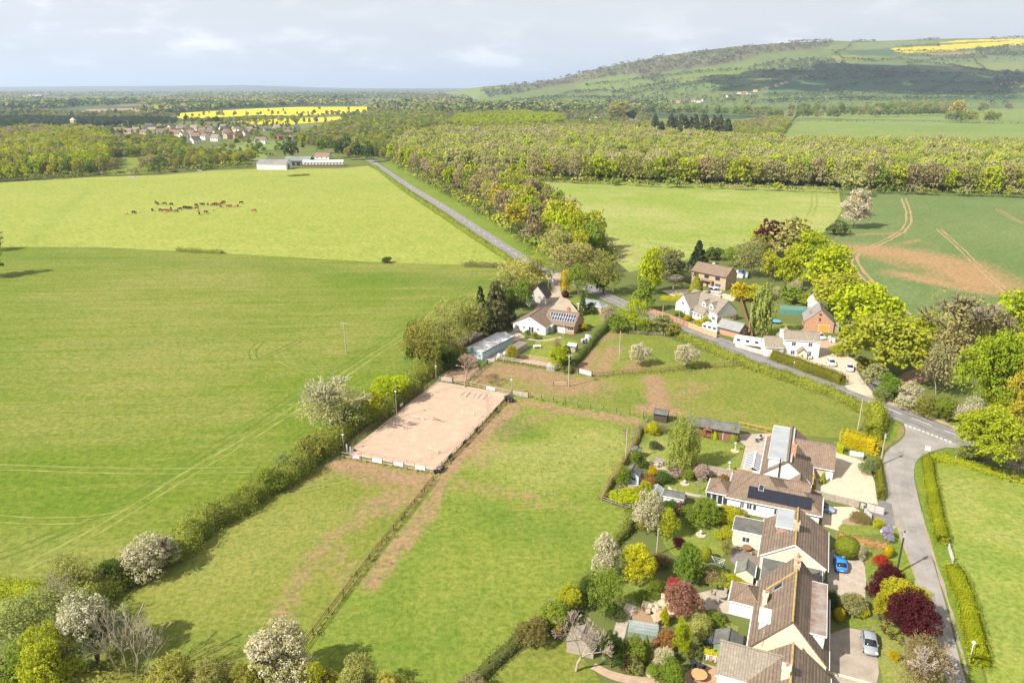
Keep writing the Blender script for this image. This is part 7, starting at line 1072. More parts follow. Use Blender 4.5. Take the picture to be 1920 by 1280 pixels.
wood([P(x + random.Random(x).uniform(-6, 6), y) for x, y in [(1005 + 23 * i, 338 + .022 * 23 * i) for i in range(25)] + [(1600 + 20 * i, 358 + .42 * i) for i in range(20)]], (16, 22), 'at the front edge of the plantation', 'front trees of the plantation', 8, wt=[.17, .08, .27, .14, .22, .1, .02])
wood([P(*p) for p in ((20, 338), (52, 336), (72, 334), (96, 333), (120, 331), (150, 330), (172, 328), (195, 324), (206, 312), (-20, 340), (218, 322), (285, 326), (310, 322), (330, 320), (350, 318), (372, 317), (395, 314), (420, 312), (445, 310), (470, 309), (268, 322))], (9, 15), 'along the top hedge of the pasture', 'trees along the top hedge of the pasture', 9, wt=[.15, .15, .25, .1, .1, .2, .05])
wood(scatter([(1218, 262), (1225, 250), (1300, 245), (1372, 246), (1372, 262), (1330, 270), (1270, 272), (1225, 268)], 30, 4, 8.5), (22, 32), 'in the dark conifer clump', 'conifers of the dark clump', 3, [((.055, .072, .034), 'conifer', 'dark fir'), ((.075, .075, .040), 'conifer', 'brown-tinged fir')], [.6, .4])
wood([P(*p) for p in ((692, 304), (640, 296), (655, 300), (668, 292), (604, 288), (587, 272), (650, 282), (672, 300), (545, 300))], (13, 20), 'round the farm at the end of the road', 'trees round the farm', 12, [(DEEP, 'round', 'dark green'), (GREEN, 'round', 'green'), (OLIVE, 'round', 'olive')], [.4, .4, .2])
for px, py, yt, w, c, l in ((1158, 228, 188, 46, (.22, .21, .07), 'big olive tree standing above the woods before the hill'), (1185, 228, 205, 20, DARK, 'dark tree at the foot of the big olive one'), (1512, 222, 204, 20, GREEN, 'green tree alone in the far meadow'), (1792, 226, 190, 36, (.27, .25, .06), 'orange-olive tree in the far meadow hedge'), (1840, 212, 192, 24, SAGE, 'pale round tree in the far meadow'), (1890, 206, 194, 18, BROWN, 'brownish round tree in the far meadow'), (1333, 190, 173, 18, MAROON, 'dark copper tree at the hill foot hamlet')):
    x, y = P(px, py); plant(x, y, w * mpp(py), hgt((x, y), yt), 'round', c, l)
# ---------------------------------------------------------------- woods, plain, hill
def Mcanopy():
    m, n = newmat('canopy'); a = n.attr('col'); c = a.outputs['Color']
    d = n('ShaderNodeBsdfDiffuse', {'Color': c}); t = n('ShaderNodeBsdfTranslucent', {'Color': c}); n.out(n('ShaderNodeMixShader', {0: .2, 1: d.outputs[0], 2: t.outputs[0]}).outputs[0]); return m
CAN = Mcanopy()
def canopy(name, pos, hs, cols, wt, nq, seed, wid=.8, label=None, patch=60, fir=()):
    """one mass of tree crowns: leafy clumps at each trunk point, tinted in drifts"""
    rng = np.random.RandomState(seed); pos = np.asarray(pos); k = len(pos); h = rng.uniform(hs[0] * .85, hs[1] * 1.1, k) * (.8 + .4 * fbm(pos[:, 0], pos[:, 1], 35, seed + 5)); w = h * wid * rng.uniform(.6, 1.5, k) * .5
    cols = np.array(cols); cum = np.cumsum(wt) / np.sum(wt); t = np.clip(fbm(pos[:, 0], pos[:, 1], patch, seed) * 1.7 - .35 + rng.normal(0, .26, k), 0, .999); ci = np.searchsorted(cum, np.clip(t, 0, .9999)); c = cols[np.minimum(ci, len(cols) - 1)] * rng.uniform(.82, 1.2, (k, 1))
    i = np.repeat(np.arange(k), nq); d = usph(len(i), rng); d[:, 2] = np.where(d[:, 2] < -.45, -d[:, 2], d[:, 2]); rr = rng.uniform(.6, 1.0, (len(i), 1)); lump = 1 + .25 * np.sin(d[:, 0:1] * 7 + pos[i, 0:1]) * np.cos(d[:, 1:2] * 6 + pos[i, 1:2])
    p = np.stack([pos[i, 0], pos[i, 1], pos[i, 2] + h[i] * .52], 1) + d * rr * lump * np.stack([w[i], w[i], h[i] * .48], 1)
    sz = (w[i] * 2 * np.sqrt(3.0 / nq) * .62); s = sz / sz.mean(); v, f = leafquads(p, d + rng.normal(0, .22, d.shape) + np.array([0, 0, .2]), 1.0, rng); v = (v.reshape(-1, 4, 3) - p[:, None]) * sz[:, None, None] + p[:, None]
    col = np.repeat(c[i] * rng.uniform(.88, 1.12, (len(i), 1)), 4, 0); o = link(name, npmesh(name + '_mesh', v.reshape(-1, 3), f, {'col': col}), None, [CAN]); tag(o, label, 'woodland', None, 'stuff'); return o
MWD, n = newmat('wood_crowns'); ia = n.attr('col'); ia.attribute_type = 'INSTANCER'; lf = n('ShaderNodeSeparateColor', {0: n.attr('leaf').outputs['Color']}); c_ = n.mix(lf.outputs[0], n.mix(1.0, ia.outputs['Color'], (1.05, 1.1, 1.0), 'MULTIPLY'), n.mix(1.0, ia.outputs['Color'], (1.6, 1.55, 1.45), 'MULTIPLY')); n.out(n('ShaderNodeMixShader', {0: .45, 1: n('ShaderNodeBsdfDiffuse', {'Color': c_}).outputs[0], 2: n('ShaderNodeBsdfTranslucent', {'Color': c_}).outputs[0]}).outputs[0])
WOODKIT = bpy.data.collections.new('wood_crowns')
for kd in ('round', 'tall', 'loose'):
    for vr in range(3): me = getcrown(kd, vr, 'far').copy(); me.materials.clear(); me.materials.append(MWD); WOODKIT.objects.link(bpy.data.objects.new('wood_crown', me))
def Gwood():
    ng = bpy.data.node_groups.new('stand_of_trees', 'GeometryNodeTree'); ng.interface.new_socket('Geometry', in_out='INPUT', socket_type='NodeSocketGeometry'); ng.interface.new_socket('Geometry', in_out='OUTPUT', socket_type='NodeSocketGeometry'); g_ = NT(ng); i_ = g_('NodeGroupInput'); ci = g_('GeometryNodeCollectionInfo'); ci.inputs[0].default_value = WOODKIT; ci.inputs[1].default_value = True; ci.inputs[2].default_value = True
    na = lambda nm, t: next(o for o in g_('GeometryNodeInputNamedAttribute', {'Name': nm}, data_type=t).outputs if o.enabled and o.name == 'Attribute')
    p = g_('GeometryNodeInstanceOnPoints', {'Points': i_.outputs[0], 'Instance': ci.outputs[0], 'Pick Instance': True, 'Instance Index': na('pick', 'INT'), 'Rotation': na('rot', 'FLOAT_VECTOR'), 'Scale': na('scl', 'FLOAT_VECTOR')}); g_('NodeGroupOutput', {0: p.outputs[0]}); return ng
GW = Gwood()
def stand(name, pos, hs, cols, wt, seed, wid, label, patch=60, z0=0.0):
    """a wood too big to count, one crown at every point, tinted in drifts"""
    rng = np.random.RandomState(seed); pos = np.asarray(pos); k = len(pos); h = rng.uniform(hs[0], hs[1], k) * (.8 + .4 * fbm(pos[:, 0], pos[:, 1], 35, seed + 5)); w = h * wid * rng.uniform(.7, 1.4, k)
    cols = np.array(cols); cum = np.cumsum(wt) / np.sum(wt); t = np.clip(fbm(pos[:, 0], pos[:, 1], patch, seed) * 1.7 - .35 + rng.normal(0, .2, k), 0, .999); c = cols[np.minimum(np.searchsorted(cum, t), len(cols) - 1)] * rng.uniform(.82, 1.2, (k, 1))
    me = bpy.data.meshes.new(name + '_mesh'); me.vertices.add(k); me.vertices.foreach_set('co', pos.astype(np.float32).ravel()); me.attributes.new('col', 'FLOAT_COLOR', 'POINT').data.foreach_set('color', np.hstack([c, np.ones((k, 1))]).astype(np.float32).ravel()); me.attributes.new('pick', 'INT', 'POINT').data.foreach_set('value', rng.randint(0, 9, k).astype(np.int32))
    me.attributes.new('rot', 'FLOAT_VECTOR', 'POINT').data.foreach_set('vector', np.stack([0 * h, 0 * h, rng.uniform(0, 6.28, k)], 1).astype(np.float32).ravel()); me.attributes.new('scl', 'FLOAT_VECTOR', 'POINT').data.foreach_set('vector', np.stack([w, w, h], 1).astype(np.float32).ravel())
    o = link(name, me, None, [MWD]); o.modifiers.new('stand', 'NODES').node_group = GW; return tag(o, label, 'woodland', None, 'stuff')
def fillpx(poly, sp, seed, jit=.9, keep=1.0, clump=None, thr=.5):
    q = [P(*p) for p in poly]; a = np.array(q); gx, gy = np.meshgrid(np.arange(a[:, 0].min(), a[:, 0].max(), sp), np.arange(a[:, 1].min(), a[:, 1].max(), sp)); rs = np.random.RandomState(seed); gx = gx.ravel() + rs.uniform(-.5, .5, gx.size) * sp * jit; gy = gy.ravel() + rs.uniform(-.5, .5, gy.size) * sp * jit
    m = inpoly(gx, gy, q) & (rs.rand(gx.size) < keep)
    if clump: m &= fbm(gx, gy, clump, seed + 40) > thr
    return np.stack([gx[m], gy[m], 0 * gx[m]], 1)
def linepx(lines, sp, seed, wob=2.0):
    rs = np.random.RandomState(seed); out = []
    for l in lines:
        q = np.array(along(l, sp)); q = q + rs.normal(0, wob, q.shape); out.append(np.hstack([q, np.zeros((len(q), 1))]))
    return np.vstack(out)
C_MIX = [(.30, .275, .145), (.285, .28, .115), (.275, .285, .085), (.29, .31, .065), (.32, .33, .045), (.27, .325, .03), (.19, .24, .05)]
stand('woodland', np.vstack([fillpx([(735, 296), (765, 268), (880, 260), (1100, 258), (1240, 264), (1330, 272), (1420, 279), (1600, 284), (1920, 288), (2250, 300), (2250, 369), (1920, 363), (1580, 354), (1400, 347), (1010, 334), (960, 335), (850, 325), (760, 306)], 7.6, 1)]), (14, 19), C_MIX, [.2, .2, .22, .14, .1, .07, .07], 1, .62, 'broad mixed plantation of brown, olive and lime trees behind the fields', 45)
stand('woodland', fillpx([(760, 268), (800, 246), (900, 236), (1000, 240), (1100, 232), (1200, 236), (1300, 240), (1400, 232), (1470, 222), (1480, 236), (1458, 262), (1420, 275), (1330, 268), (1240, 262), (1100, 256), (880, 258)], 7.5, 2), (6, 10), [(.25, .24, .09), BROWN, (.27, .29, .06), YGREEN, OLIVE, MIDG], [.2, .2, .2, .15, .15, .1], 2, .75, 'low young woodland between the plantation and the hill', 60)
stand('woodland', fillpx([(840, 238), (860, 222), (960, 216), (1050, 222), (1062, 234), (1000, 240), (900, 242)], 8, 3), (10, 14), [LIME, (.22, .27, .02), LIMEY], [.4, .3, .3], 3, .7, 'bright lime-green block of wood before the hill', 50)
stand('woodland', fillpx([(-300, 330), (-250, 285), (0, 258), (90, 250), (170, 252), (205, 262), (216, 285), (205, 318), (150, 326), (60, 331), (0, 336)], 7.0, 4), (11, 16), [(.28, .23, .14), OLIVE, YGREEN, (.28, .29, .03), LIME, MIDG], [.2, .2, .2, .16, .14, .1], 4, .66, 'yellow-olive wood beyond the left of the pasture', 70)
stand('woodland', np.vstack([fillpx([(212, 296), (215, 268), (300, 262), (345, 268), (345, 290), (385, 296), (480, 302), (470, 309), (380, 314), (300, 320), (270, 318), (285, 296)], 8, 5), fillpx([(560, 270), (590, 250), (640, 232), (720, 228), (790, 240), (760, 262), (735, 290), (715, 298), (650, 290), (640, 280), (600, 278)], 8, 6), fillpx([(640, 228), (700, 216), (800, 214), (860, 222), (840, 240), (790, 244), (720, 232)], 9, 7)]), (7, 12), [MIDG, OLIVE, YGREEN, (.12, .15, .035), BROWN, SAGE], [.2, .2, .2, .15, .15, .1], 5, .8, 'mixed trees round the farm and village fringe', 60)
stand('woodland', np.vstack([fillpx([(200, 262), (220, 252), (330, 258), (560, 268), (560, 232), (330, 236), (200, 240)], 15, 8, .9, .5), fillpx([(410, 275), (480, 264), (560, 272), (580, 285), (500, 288), (420, 286)], 16, 9, .9, .6)]), (5, 8.5), [MIDG, OLIVE, GREEN, DEEP], [.3, .25, .25, .2], 6, .8, 'garden trees scattered among the village roofs', 60)
stand('woodland', np.vstack([fillpx([(-100, 232), (0, 224), (170, 226), (330, 228), (330, 234), (200, 240), (-100, 250)], 13, 10, .9, .9), fillpx([(-60, 244), (0, 244), (90, 246), (90, 252), (0, 256), (-60, 258)], 9, 11)]), (8, 13), [(.06, .085, .05), (.06, .085, .045), DEEP, (.10, .12, .05)], [.35, .3, .2, .15], 7, .8, 'dark belt of trees behind the village', 80)
stand('woodland', np.vstack([fillpx([(-200, 226), (0, 208), (140, 216), (240, 214), (330, 220), (330, 228), (170, 226), (0, 224)], 17, 12, .9, .85), linepx([[(325, 221), (480, 217), (560, 216), (640, 213)], [(700, 210), (760, 204), (860, 202), (1000, 200), (1060, 204)], [(640, 225), (700, 214), (760, 212)]], 16, 3, 6), linepx([[(320, 231), (420, 232), (470, 228), (560, 228)], [(330, 228), (450, 231), (560, 232), (620, 231)]], 11, 13, 5), linepx([[(560, 221), (640, 217), (740, 210)]], 14, 23, 8), fillpx([(720, 214), (760, 205), (900, 200), (1100, 206), (1200, 214), (1240, 230), (1100, 232), (960, 215), (860, 218)], 24, 13, .9, .7), fillpx([(330, 218), (640, 212), (690, 205), (560, 203), (430, 212)], 60, 14, .9, .18)]), (8, 14), [OLIVE, MIDG, (.24, .23, .09), SAGE, BROWN, DEEP], [.2, .2, .2, .15, .15, .1], 8, .85, 'hedgerow trees and copses beyond the village', 120)
stand('woodland', np.vstack([linepx([[(1400, 221), (1500, 222), (1570, 223)], [(1190, 216), (1300, 216), (1400, 219), (1460, 221)], [(1480, 208), (1560, 211), (1640, 214), (1720, 213), (1770, 212)], [(1560, 217), (1640, 220), (1770, 217)], [(1780, 230), (1830, 231), (1862, 231)]], 12, 5, 5), fillpx([(1640, 212), (1680, 200), (1740, 199), (1780, 205), (1770, 214)], 18, 15)]), (16, 27), [OLIVE, MIDG, SAGE, (.26, .24, .11), GREEN], [.25, .2, .25, .15, .15], 9, .85, 'lines of trees across the far meadows', 90)
UG = [[(1000, 340), (1200, 349), (1400, 356), (1570, 362)], [(1600, 362), (1760, 366), (1920, 371), (2100, 378)], [(735, 301), (790, 335), (870, 380), (945, 426), (1010, 468), (1050, 490)], [(1000, 345), (1040, 388), (1090, 440), (1150, 492)], [(-60, 344), (0, 341), (100, 336), (200, 330)], [(205, 330), (300, 325), (400, 317), (475, 312)]]; canopy('undergrowth', np.vstack([linepx(UG, 2.6, 31, 1.6), linepx(UG, 3.2, 32, 3)]), (2.5, 6), [MIDG, OLIVE, YGREEN, BROWN, DEEP], [.25, .25, .2, .15, .15], 40, 31, 1.2, 'scrub and saplings along the wood edges', 25)
hl = linepx([[(1480, 228), (1700, 229), (1920, 233), (2300, 240)], [(1500, 214), (1490, 222), (1460, 264)], [(385, 286), (470, 287), (510, 293)], [(400, 279), (480, 264)]], 6, 7, .8); canopy('far_hedges', hl, (2.5, 4), [DEEP, OLIVE], [.6, .4], 14, 10, 1.3, 'dark field hedges across the far meadows', 40)
for px_, thr_, cc in (([(822, 886), (957, 745), (1205, 782), (1128, 938), (1180, 965), (1100, 1085), (950, 1220), (885, 1290), (560, 1290), (580, 1207), (700, 1045)], .54, [(.15, .22, .025), (.18, .23, .03), (.2, .21, .05)]), ([(648, 862), (800, 895), (800, 920), (700, 1040), (575, 1200), (540, 1290), (260, 1290), (260, 1120), (560, 910)], .58, [(.19, .21, .04), (.21, .21, .06), (.17, .20, .03)]), ([(1760, 890), (1900, 920), (1990, 1000), (1990, 1280), (1870, 1280), (1810, 1060)], .60, [(.20, .24, .045), (.23, .25, .06)])):
    tp = fillpx(px_, 1.15, 3, 1.0, .3, 7, thr_ + .03); canopy('grass_tufts', tp, (.06, .20), cc, [1] * len(cc), 9, 5, 2.4, 'rough grass tufts and weeds standing in the paddock', 9)
mg = linepx([[(815, 892), (700, 1045), (576, 1210)], [(822, 882), (868, 838), (958, 745)], [(645, 858), (820, 890)], [(1114, 709), (1250, 699), (1392, 689)], [(994, 746), (1090, 765), (1206, 783)], [(928, 677), (1060, 697)], [(1214, 790), (1180, 848), (1128, 940)], [(1250, 630), (1350, 672), (1500, 728), (1620, 778)], [(1750, 870), (1765, 960), (1775, 1030), (1800, 1090), (1838, 1250)], [(590, 868), (490, 942), (370, 1020), (260, 1098)]], .45, 17, .35); canopy('rough_grass', mg, (.2, .55), [(.18, .24, .035), (.22, .24, .05), (.27, .25, .09)], [.5, .3, .2], 10, 6, 1.3, 'rough uncut grass along fences and hedges', 12)
# the far plain: thousands of hedgerow trees and copses, thinning with distance
rs = np.random.RandomState(9); N_ = 44000; px = rs.uniform(-200, 1250, N_); py = 164.5 + (212 - 164.5) * rs.rand(N_) ** 1.25; g_ = np.array([P(a, b) for a, b in zip(px, py)])
m_ = fbm(g_[:, 0], g_[:, 1] * .45, 420, 3) + .18 * fbm(g_[:, 0], g_[:, 1], 90, 7) > np.where(py < 178, .42, .50); m_ &= g_[:, 1] < 30000; m_ &= ~((px > 880) & (py < 200))
for poly in ([(130, 216), (165, 205), (250, 203), (300, 208), (235, 214)], [(-60, 203), (0, 196), (85, 196), (80, 200)], [(30, 182), (50, 178), (84, 178), (82, 181)], [(90, 196.5), (200, 192.5), (230, 194), (110, 200)], [(620, 195), (700, 192), (760, 194), (690, 198)], [(300, 218), (330, 211), (480, 202), (560, 199), (700, 198), (750, 203), (735, 209), (560, 217)]): m_ &= ~inpoly(px, py, poly)
canopy('far_woodland', np.hstack([g_[m_], np.zeros((m_.sum(), 1))]), (13, 22), [DEEP, MIDG, OLIVE, (.20, .21, .09), BROWN], [.3, .25, .2, .15, .1], 10, 11, 1.5, 'blue-green patchwork of woods and hedges on the far plain', 500)
xs = np.linspace(-16000, 16000, 220); rows = [(0, 13000), (.6, 14500), (1.0, 17000), (.5, 20000), (0, 22000)]; vs = []
for s_, y in rows: vs.append(np.stack([xs * y / 14000, 0 * xs + y + 800 * (fbm(xs, xs * 0, 5000, 4) - .5), -1 + s_ * (12 + 120 * fbm(xs, xs * 0 + 7, 4200, 8) ** 1.5)], 1))
i = np.arange(219); f = np.vstack([np.stack([i + r * 220, i + 1 + r * 220, i + 221 + r * 220, i + 220 + r * 220], 1) for r in range(4)]); tag(link('distant_hills', npmesh('hills_mesh', np.vstack(vs), f, smooth=True), None, [M('distant_downs', (.06, .08, .05), .3, .0012, .95, .05, col2=(.11, .12, .07))]), kind='structure')
# the long hill on the right
SKY = [(815, 177), (850, 171), (880, 166), (910, 162), (945, 160), (985, 158), (1020, 153), (1050, 148), (1085, 139), (1110, 131), (1150, 123), (1200, 113), (1250, 104), (1300, 97), (1350, 91), (1400, 86), (1440, 83), (1480, 80), (1530, 78), (1560, 76), (1600, 78), (1650, 77), (1700, 75), (1760, 73), (1820, 72), (1920, 71), (2300, 66)]
TOE = [(815, 178), (850, 184), (900, 190), (960, 195), (1050, 198), (1200, 201), (2300, 203)]
skx, sky_ = np.array(SKY).T; tox, toy = np.array(TOE).T
def hill_pt(px, t):
    """surface point of the hill: photo column px, t from its foot (0) to its brow (1)"""
    ys = np.interp(px, skx, sky_); yt = np.interp(px, tox, toy); y = yt + (ys - yt) * t; v = (640 - y) / FPX; u = (px - 960) / FPX; y0 = HCAM * (CS + (640 - yt) / FPX * SN) / (SN - (640 - yt) / FPX * CS); yc = np.maximum(4700, y0 * 1.18); Y = y0 + (yc - y0) * t ** 1.15
    s_ = Y / (CS + v * SN); return np.stack([u * s_, Y, HCAM - s_ * (SN - v * CS)], -1)
def hill_t(px, py): ys = np.interp(px, skx, sky_); yt = np.interp(px, tox, toy); return (yt - py) / (yt - ys)
nx, nt = 620, 96; gx = np.linspace(815, 2300, nx); gt = np.linspace(0, 1, nt); X, Tt = np.meshgrid(gx, gt); pv_ = hill_pt(X.ravel(), Tt.ravel()); pv_[:, 2] -= .3
ysx = np.interp(X.ravel(), skx, sky_); ytx = np.interp(X.ravel(), tox, toy); PY = ytx + (ysx - ytx) * Tt.ravel(); PXX = X.ravel() + (fbm(X.ravel(), PY * 4, 14, 2) - .5) * 6; PYY = PY + (fbm(X.ravel(), PY * 4, 14, 12) - .5) * 2
hc = np.tile(np.array([.155, .195, .060]), (len(PXX), 1)); hc = hc * (.55 + .5 * fbm(PXX, PYY * 3, 26, 6))[:, None]
def paint(poly, c): m = inpoly(PXX, PYY, poly); hc[m] = np.array(c) * (.72 + .2 * fbm(PXX[m], PYY[m] * 4, 8, 3))[:, None]
for poly, c in (([(960, 152), (1110, 128), (1300, 94), (1480, 78), (1560, 78), (1560, 92), (1440, 100), (1380, 118), (1240, 136), (1130, 150), (1000, 170)], (.155, .145, .075)), ([(1080, 160), (1120, 147), (1180, 138), (1230, 150), (1330, 132), (1400, 128), (1440, 138), (1380, 152), (1280, 165), (1100, 172)], (.17, .225, .055)), ([(1260, 168), (1330, 156), (1420, 152), (1440, 160), (1380, 172), (1270, 176)], (.14, .205, .06)), ([(1440, 128), (1560, 118), (1700, 122), (1750, 132), (1640, 140), (1500, 142)], (.085, .125, .05)), ([(1450, 150), (1560, 146), (1640, 148), (1640, 172), (1440, 176)], (.075, .145, .06)), ([(1640, 146), (1780, 138), (1900, 148), (1900, 172), (1640, 174)], (.08, .125, .055)), ([(1640, 138), (1740, 130), (1830, 138), (1700, 146)], (.12, .135, .07)), ([(1540, 92), (1570, 82), (1690, 76), (1750, 78), (1690, 92), (1600, 94)], (.175, .215, .085)), ([(1580, 96), (1680, 90), (1690, 100), (1680, 106), (1600, 104)], (.075, .125, .06)), ([(1560, 105), (1605, 104), (1628, 113), (1560, 112)], (.26, .25, .07)), ([(1668, 91), (1750, 86), (1830, 81), (1920, 75), (2300, 70), (2300, 82), (1920, 86), (1840, 90), (1760, 97), (1700, 99), (1676, 97)], (.66, .50, .015)), ([(1755, 79.5), (1800, 76), (1880, 72.5), (2000, 72), (2000, 74), (1870, 76.5), (1800, 80)], (.66, .50, .015)), ([(1730, 101), (1830, 96), (1822, 103), (1780, 106)], (.30, .20, .12)), ([(1690, 106), (1920, 100), (1920, 117), (1780, 122), (1700, 116)], (.16, .20, .08)), ([(1770, 122), (1920, 117), (1920, 134), (1850, 134)], (.21, .23, .075)), ([(1775, 125), (1800, 126), (1805, 131), (1790, 130)], (.42, .32, .18)), ([(1420, 183), (1640, 178), (1640, 186), (1420, 192)], (.14, .20, .07)), ([(1640, 176), (1920, 176), (1920, 192), (1640, 190)], (.10, .17, .06)), ([(900, 180), (960, 170), (985, 168), (980, 180), (920, 188)], (.15, .20, .06)), ([(1080, 182), (1140, 178), (1140, 186), (1080, 190)], (.12, .18, .06))): paint(poly, c)
bk = pv_[-nx:].copy(); bk[:, 1] += 2200; bk[:, 0] *= bk[:, 1] / (bk[:, 1] - 2200); bk[:, 2] = -2; pv2 = np.vstack([pv_, bk]); hc2 = np.vstack([hc, hc[-nx:]]); i = np.arange(nx - 1); f = np.vstack([np.stack([i + r * nx, i + 1 + r * nx, i + 1 + (r + 1) * nx, i + (r + 1) * nx], 1) for r in range(nt)])
HM, n = newmat('hill_pasture'); n.out(n('ShaderNodeBsdfDiffuse', {'Color': n.mix(n.math('MULTIPLY', n.noise(n('ShaderNodeTexCoord').outputs['Object'], .02, 5, .65), .5), n.attr('col').outputs['Color'], (.09, .11, .04))}).outputs[0]); tag(link('hill', npmesh('hill_mesh', pv2, f, {'col': hc2}, smooth=True), None, [HM]), kind='structure')
def hillfill(poly, k, seed, thr=None):
    a = np.array(poly); rs = np.random.RandomState(seed); x = rs.uniform(a[:, 0].min(), a[:, 0].max(), k); y = rs.uniform(a[:, 1].min(), a[:, 1].max(), k); m = inpoly(x, y, poly); x, y = x[m], y[m]
    if thr: m = fbm(x, y * 4, 22, seed) > thr; x, y = x[m], y[m]
    return hill_pt(x, np.clip(hill_t(x, y), 0, 1))
def hillline(lines, step, seed, w=.6):
    out = []; rs = np.random.RandomState(seed)
    for l in lines:
        l = np.array(l, float); s_ = np.concatenate([[0], np.cumsum(np.hypot(*np.diff(l, axis=0).T))]); t = np.arange(0, s_[-1], step); x = np.interp(t, s_, l[:, 0]); y = np.interp(t, s_, l[:, 1]) + rs.normal(0, w, len(t)); out.append(hill_pt(x, np.clip(hill_t(x, y), 0, 1)))
    return np.vstack(out)
canopy('hill_woodland', np.vstack([hillfill([(1000, 160), (1110, 130), (1150, 124), (1250, 105), (1400, 88), (1500, 80), (1560, 79), (1556, 88), (1440, 100), (1380, 118), (1300, 128), (1250, 136), (1180, 142), (1110, 150), (1060, 160)], 5200, 2, .34), hillfill([(900, 170), (960, 158), (1040, 152), (1060, 158), (1000, 172), (920, 186)], 700, 3)]), (11, 18), [(.16, .13, .085), (.135, .12, .07), (.115, .12, .05), (.06, .08, .035), (.09, .11, .035)], [.3, .25, .2, .13, .12], 14, 21, 1.2, 'brown and olive hanging woods on the long hill', 160)
canopy('hill_woodland', np.vstack([hillfill([(1390, 132), (1440, 118), (1500, 112), (1560, 112), (1600, 126), (1680, 134), (1720, 132), (1722, 142), (1640, 150), (1560, 152), (1480, 148), (1420, 142)], 1500, 4, .40), hillfill([(1860, 150), (1900, 132), (1990, 130), (1990, 172), (1880, 168)], 700, 5, .4), hillfill([(1830, 92), (1920, 84), (2000, 84), (2000, 108), (1900, 108), (1830, 104)], 500, 6, .3), hillfill([(1195, 150), (1235, 138), (1250, 146), (1230, 154)], 160, 7)]), (11, 17), [(.08, .10, .05), (.11, .12, .06), DEEP, (.16, .14, .08)], [.3, .3, .2, .2], 14, 22, 1.2, 'dark woods in the folds of the hill', 160)
canopy('hill_hedges', np.vstack([hillline([[(1240, 172), (1300, 160), (1400, 148), (1440, 146)], [(1180, 178), (1260, 164), (1330, 152)], [(1690, 112), (1740, 120), (1800, 128), (1880, 140), (1920, 142)], [(1560, 134), (1620, 138), (1700, 140), (1840, 142), (1880, 146)], [(1440, 150), (1540, 150), (1640, 148), (1740, 146)], [(1670, 98), (1760, 98), (1830, 94), (1920, 87)], [(1680, 90), (1760, 86)], [(1420, 193), (1560, 188), (1640, 187), (1920, 186)], [(1430, 181), (1640, 177), (1920, 176)], [(1060, 176), (1140, 172), (1180, 178)], [(960, 190), (1060, 184), (1180, 186)], [(1640, 160), (1740, 156), (1860, 160)], [(1480, 79), (1530, 77.5), (1560, 76)], [(1600, 80), (1640, 79)], [(1720, 77), (1760, 74)], [(1860, 74), (1920, 72)], [(1690, 106), (1760, 108), (1860, 104), (1920, 102)], [(1560, 96), (1580, 112), (1640, 116), (1690, 112)], [(1100, 162), (1200, 150), (1300, 138), (1390, 132)], [(1150, 176), (1250, 158), (1280, 150)], [(1330, 176), (1420, 160), (1500, 150)], [(1540, 174), (1600, 160), (1640, 148)], [(1740, 174), (1780, 158), (1800, 142)], [(1600, 80), (1590, 92), (1560, 104)], [(1700, 122), (1760, 112), (1850, 110)], [(1820, 100), (1830, 120), (1850, 134)]], 1.9, 5), hillfill([(1060, 192), (1200, 176), (1420, 182), (1420, 200), (1200, 200), (1080, 197)], 420, 8), hillfill([(1090, 170), (1260, 150), (1400, 140), (1400, 170), (1200, 180)], 260, 9), hillfill([(1700, 116), (1920, 104), (1920, 116), (1790, 120)], 110, 10), hillfill([(940, 194), (1060, 178), (1060, 197), (960, 196)], 160, 11), hillfill([(1440, 180), (1900, 178), (1900, 200), (1440, 201)], 160, 12)]), (9, 16), [(.07, .09, .04), DEEP, (.11, .13, .05), (.16, .15, .08)], [.35, .3, .2, .15], 12, 23, 1.1, 'hedges and lone trees dividing the hill fields', 120)
HB = [(1262, 192, 'c'), (1272, 193, 'o'), (1290, 188, 'b'), (1300, 191, 'w'), (1310, 192, 'w'), (1320, 190, 'w'), (1366, 182, 'c'), (1374, 180, 's'), (1386, 176, 'c'), (1396, 176, 'o'), (1404, 177, 'c'), (1416, 172, 'c'), (1428, 168, 's'), (1437, 166, 'w'), (1444, 164, 'b'), (1456, 162, 'c'), (1466, 158, 'w'), (1474, 156, 's'), (1208, 190, 'o'), (1190, 187, 's'), (1895, 165, 'c'), (1880, 160, 'w'), (1905, 158, 'w'), (1868, 168, 'b')]
for i, (px_, py_, wc) in enumerate(HB):
    q_ = hill_pt(np.array([float(px_)]), np.clip(hill_t(np.array([float(px_)]), py_ + 0.0), 0, 1))[0]; wm, wn = WC[wc]; b = B('hamlet_house', f'{wn} house with ' + ['brown', 'buff', 'slate', 'red'][i % 4] + ' roof at the hill foot ' + ('beside the copper tree' if px_ < 1330 else 'along the climbing lane' if px_ < 1500 else 'under the dark wood'), (q_[0], q_[1]), random.Random(i).uniform(-40, 40), 'house', 'hamlet houses at the foot of the hill'); b.o.location.z = q_[2] - .5; b.gable(-8, 8, -5, 5, 5.5, 9.5, 'x', wm, [T_BROWN, T_OLD, T_SLATE, T_RED][i % 4], z0=-6); b.done()
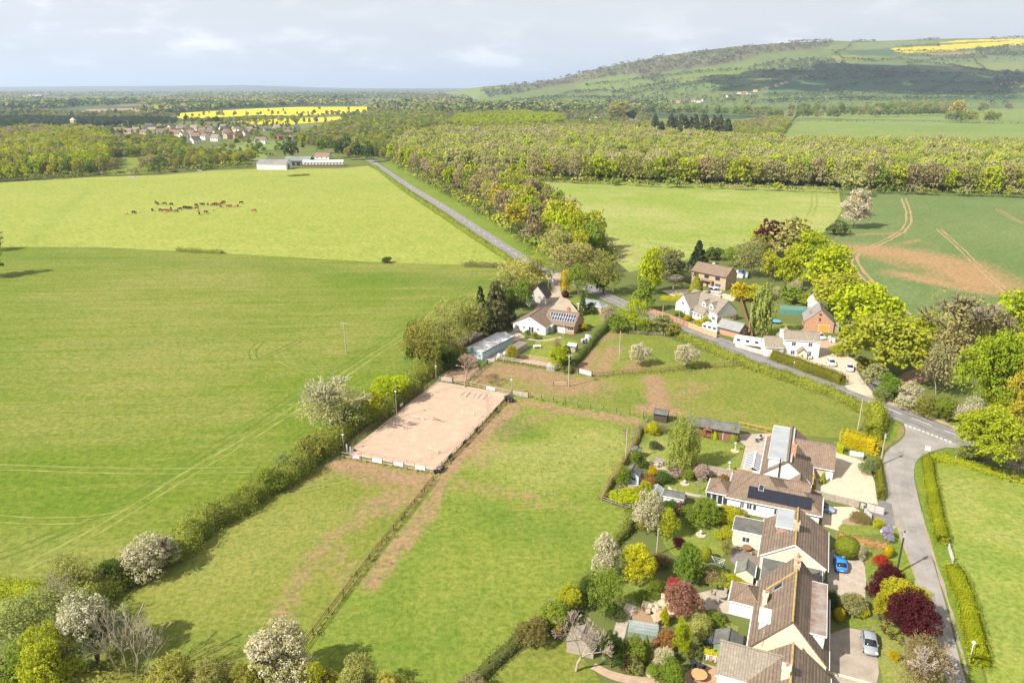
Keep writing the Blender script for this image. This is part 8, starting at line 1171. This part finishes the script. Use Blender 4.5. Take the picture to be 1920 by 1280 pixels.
for px_, py_, l in ((1762, 209, 'white-gabled house among trees in the far meadow'), (1752, 210, 'pinkish roofed house among trees in the far meadow'), (1910, 196, 'white cottage at the far meadow corner'), (1043, 229, 'orange brick house in the woods before the hill'), (1113, 228, 'white-roofed house at the lime wood edge'), (100, 181, 'pale shed on the far plain beside the straw field'), (110, 181, 'white glasshouse roof on the far plain')): far_house(0, px_, py_, 16, 9, 5, 9, 20, W_WHITE if 'white' in l else W_ORANGE if 'orange' in l else W_CREAM, T_RED if 'pink' in l or 'orange' in l else W_WHITE if 'roof' in l else T_BROWN, l, name='distant_house', chim=False)
# a fair-weather cloud towards the sun: its shade lies across the hill
c0 = hill_pt(np.array([1665.0]), np.array([hill_t(np.array([1665.0]), 149.0)[0]]))[0]; zc = 1150.0; k_ = (zc - c0[2]) / math.tan(SUN_EL); cx = c0[0] - math.cos(SUN_AZ) * k_; cyy = c0[1] - math.sin(SUN_AZ) * k_; rg = np.random.RandomState(2); V = []; F = []; b_ = 0
for j in range(64):
    a = rg.uniform(-1, 1); p0 = (cx + a * 780, cyy + rg.uniform(-1, 1) * 420 * (1 - .5 * abs(a)), zc + rg.uniform(0, 60)); r_ = rg.uniform(70, 150) * (1.15 - .5 * abs(a)); th, ph = np.meshgrid(np.linspace(0, 2 * np.pi, 17)[:-1], np.linspace(0, np.pi, 9)); d = np.stack([np.sin(ph) * np.cos(th), np.sin(ph) * np.sin(th), np.cos(ph) * .55], -1).reshape(-1, 3); V.append(d * r_ * (1 + .12 * rg.rand(len(d), 1)) + p0)
    for r0 in range(8):
        for q_ in range(16): F.append((b_ + r0 * 16 + q_, b_ + (r0 + 1) * 16 + q_, b_ + (r0 + 1) * 16 + (q_ + 1) % 16, b_ + r0 * 16 + (q_ + 1) % 16))
    b_ += len(d)
CLM, n = newmat('cloud_white'); n.out(n('ShaderNodeMixShader', {0: .25, 1: n('ShaderNodeBsdfDiffuse', {'Color': (.85, .85, .87, 1)}).outputs[0], 2: n('ShaderNodeBsdfTransparent').outputs[0]}).outputs[0]); tag(link('cloud', npmesh('cloud_mesh', np.vstack(V), np.array(F), smooth=True), None, [CLM]), 'white cumulus cloud shading the hill', 'cloud', None, 'stuff')
# the air
hz, n = newmat('haze_air'); v_ = n('ShaderNodeVolumePrincipled', {'Color': (.66, .80, 1.0, 1), 'Density': 7.0e-5, 'Anisotropy': .2}); n('ShaderNodeOutputMaterial', {'Volume': v_.outputs[0]}); o = MB().box(-43000, 43000, -500, 43500, -3.2, 640).build('haze', hz); tag(o, kind='stuff')
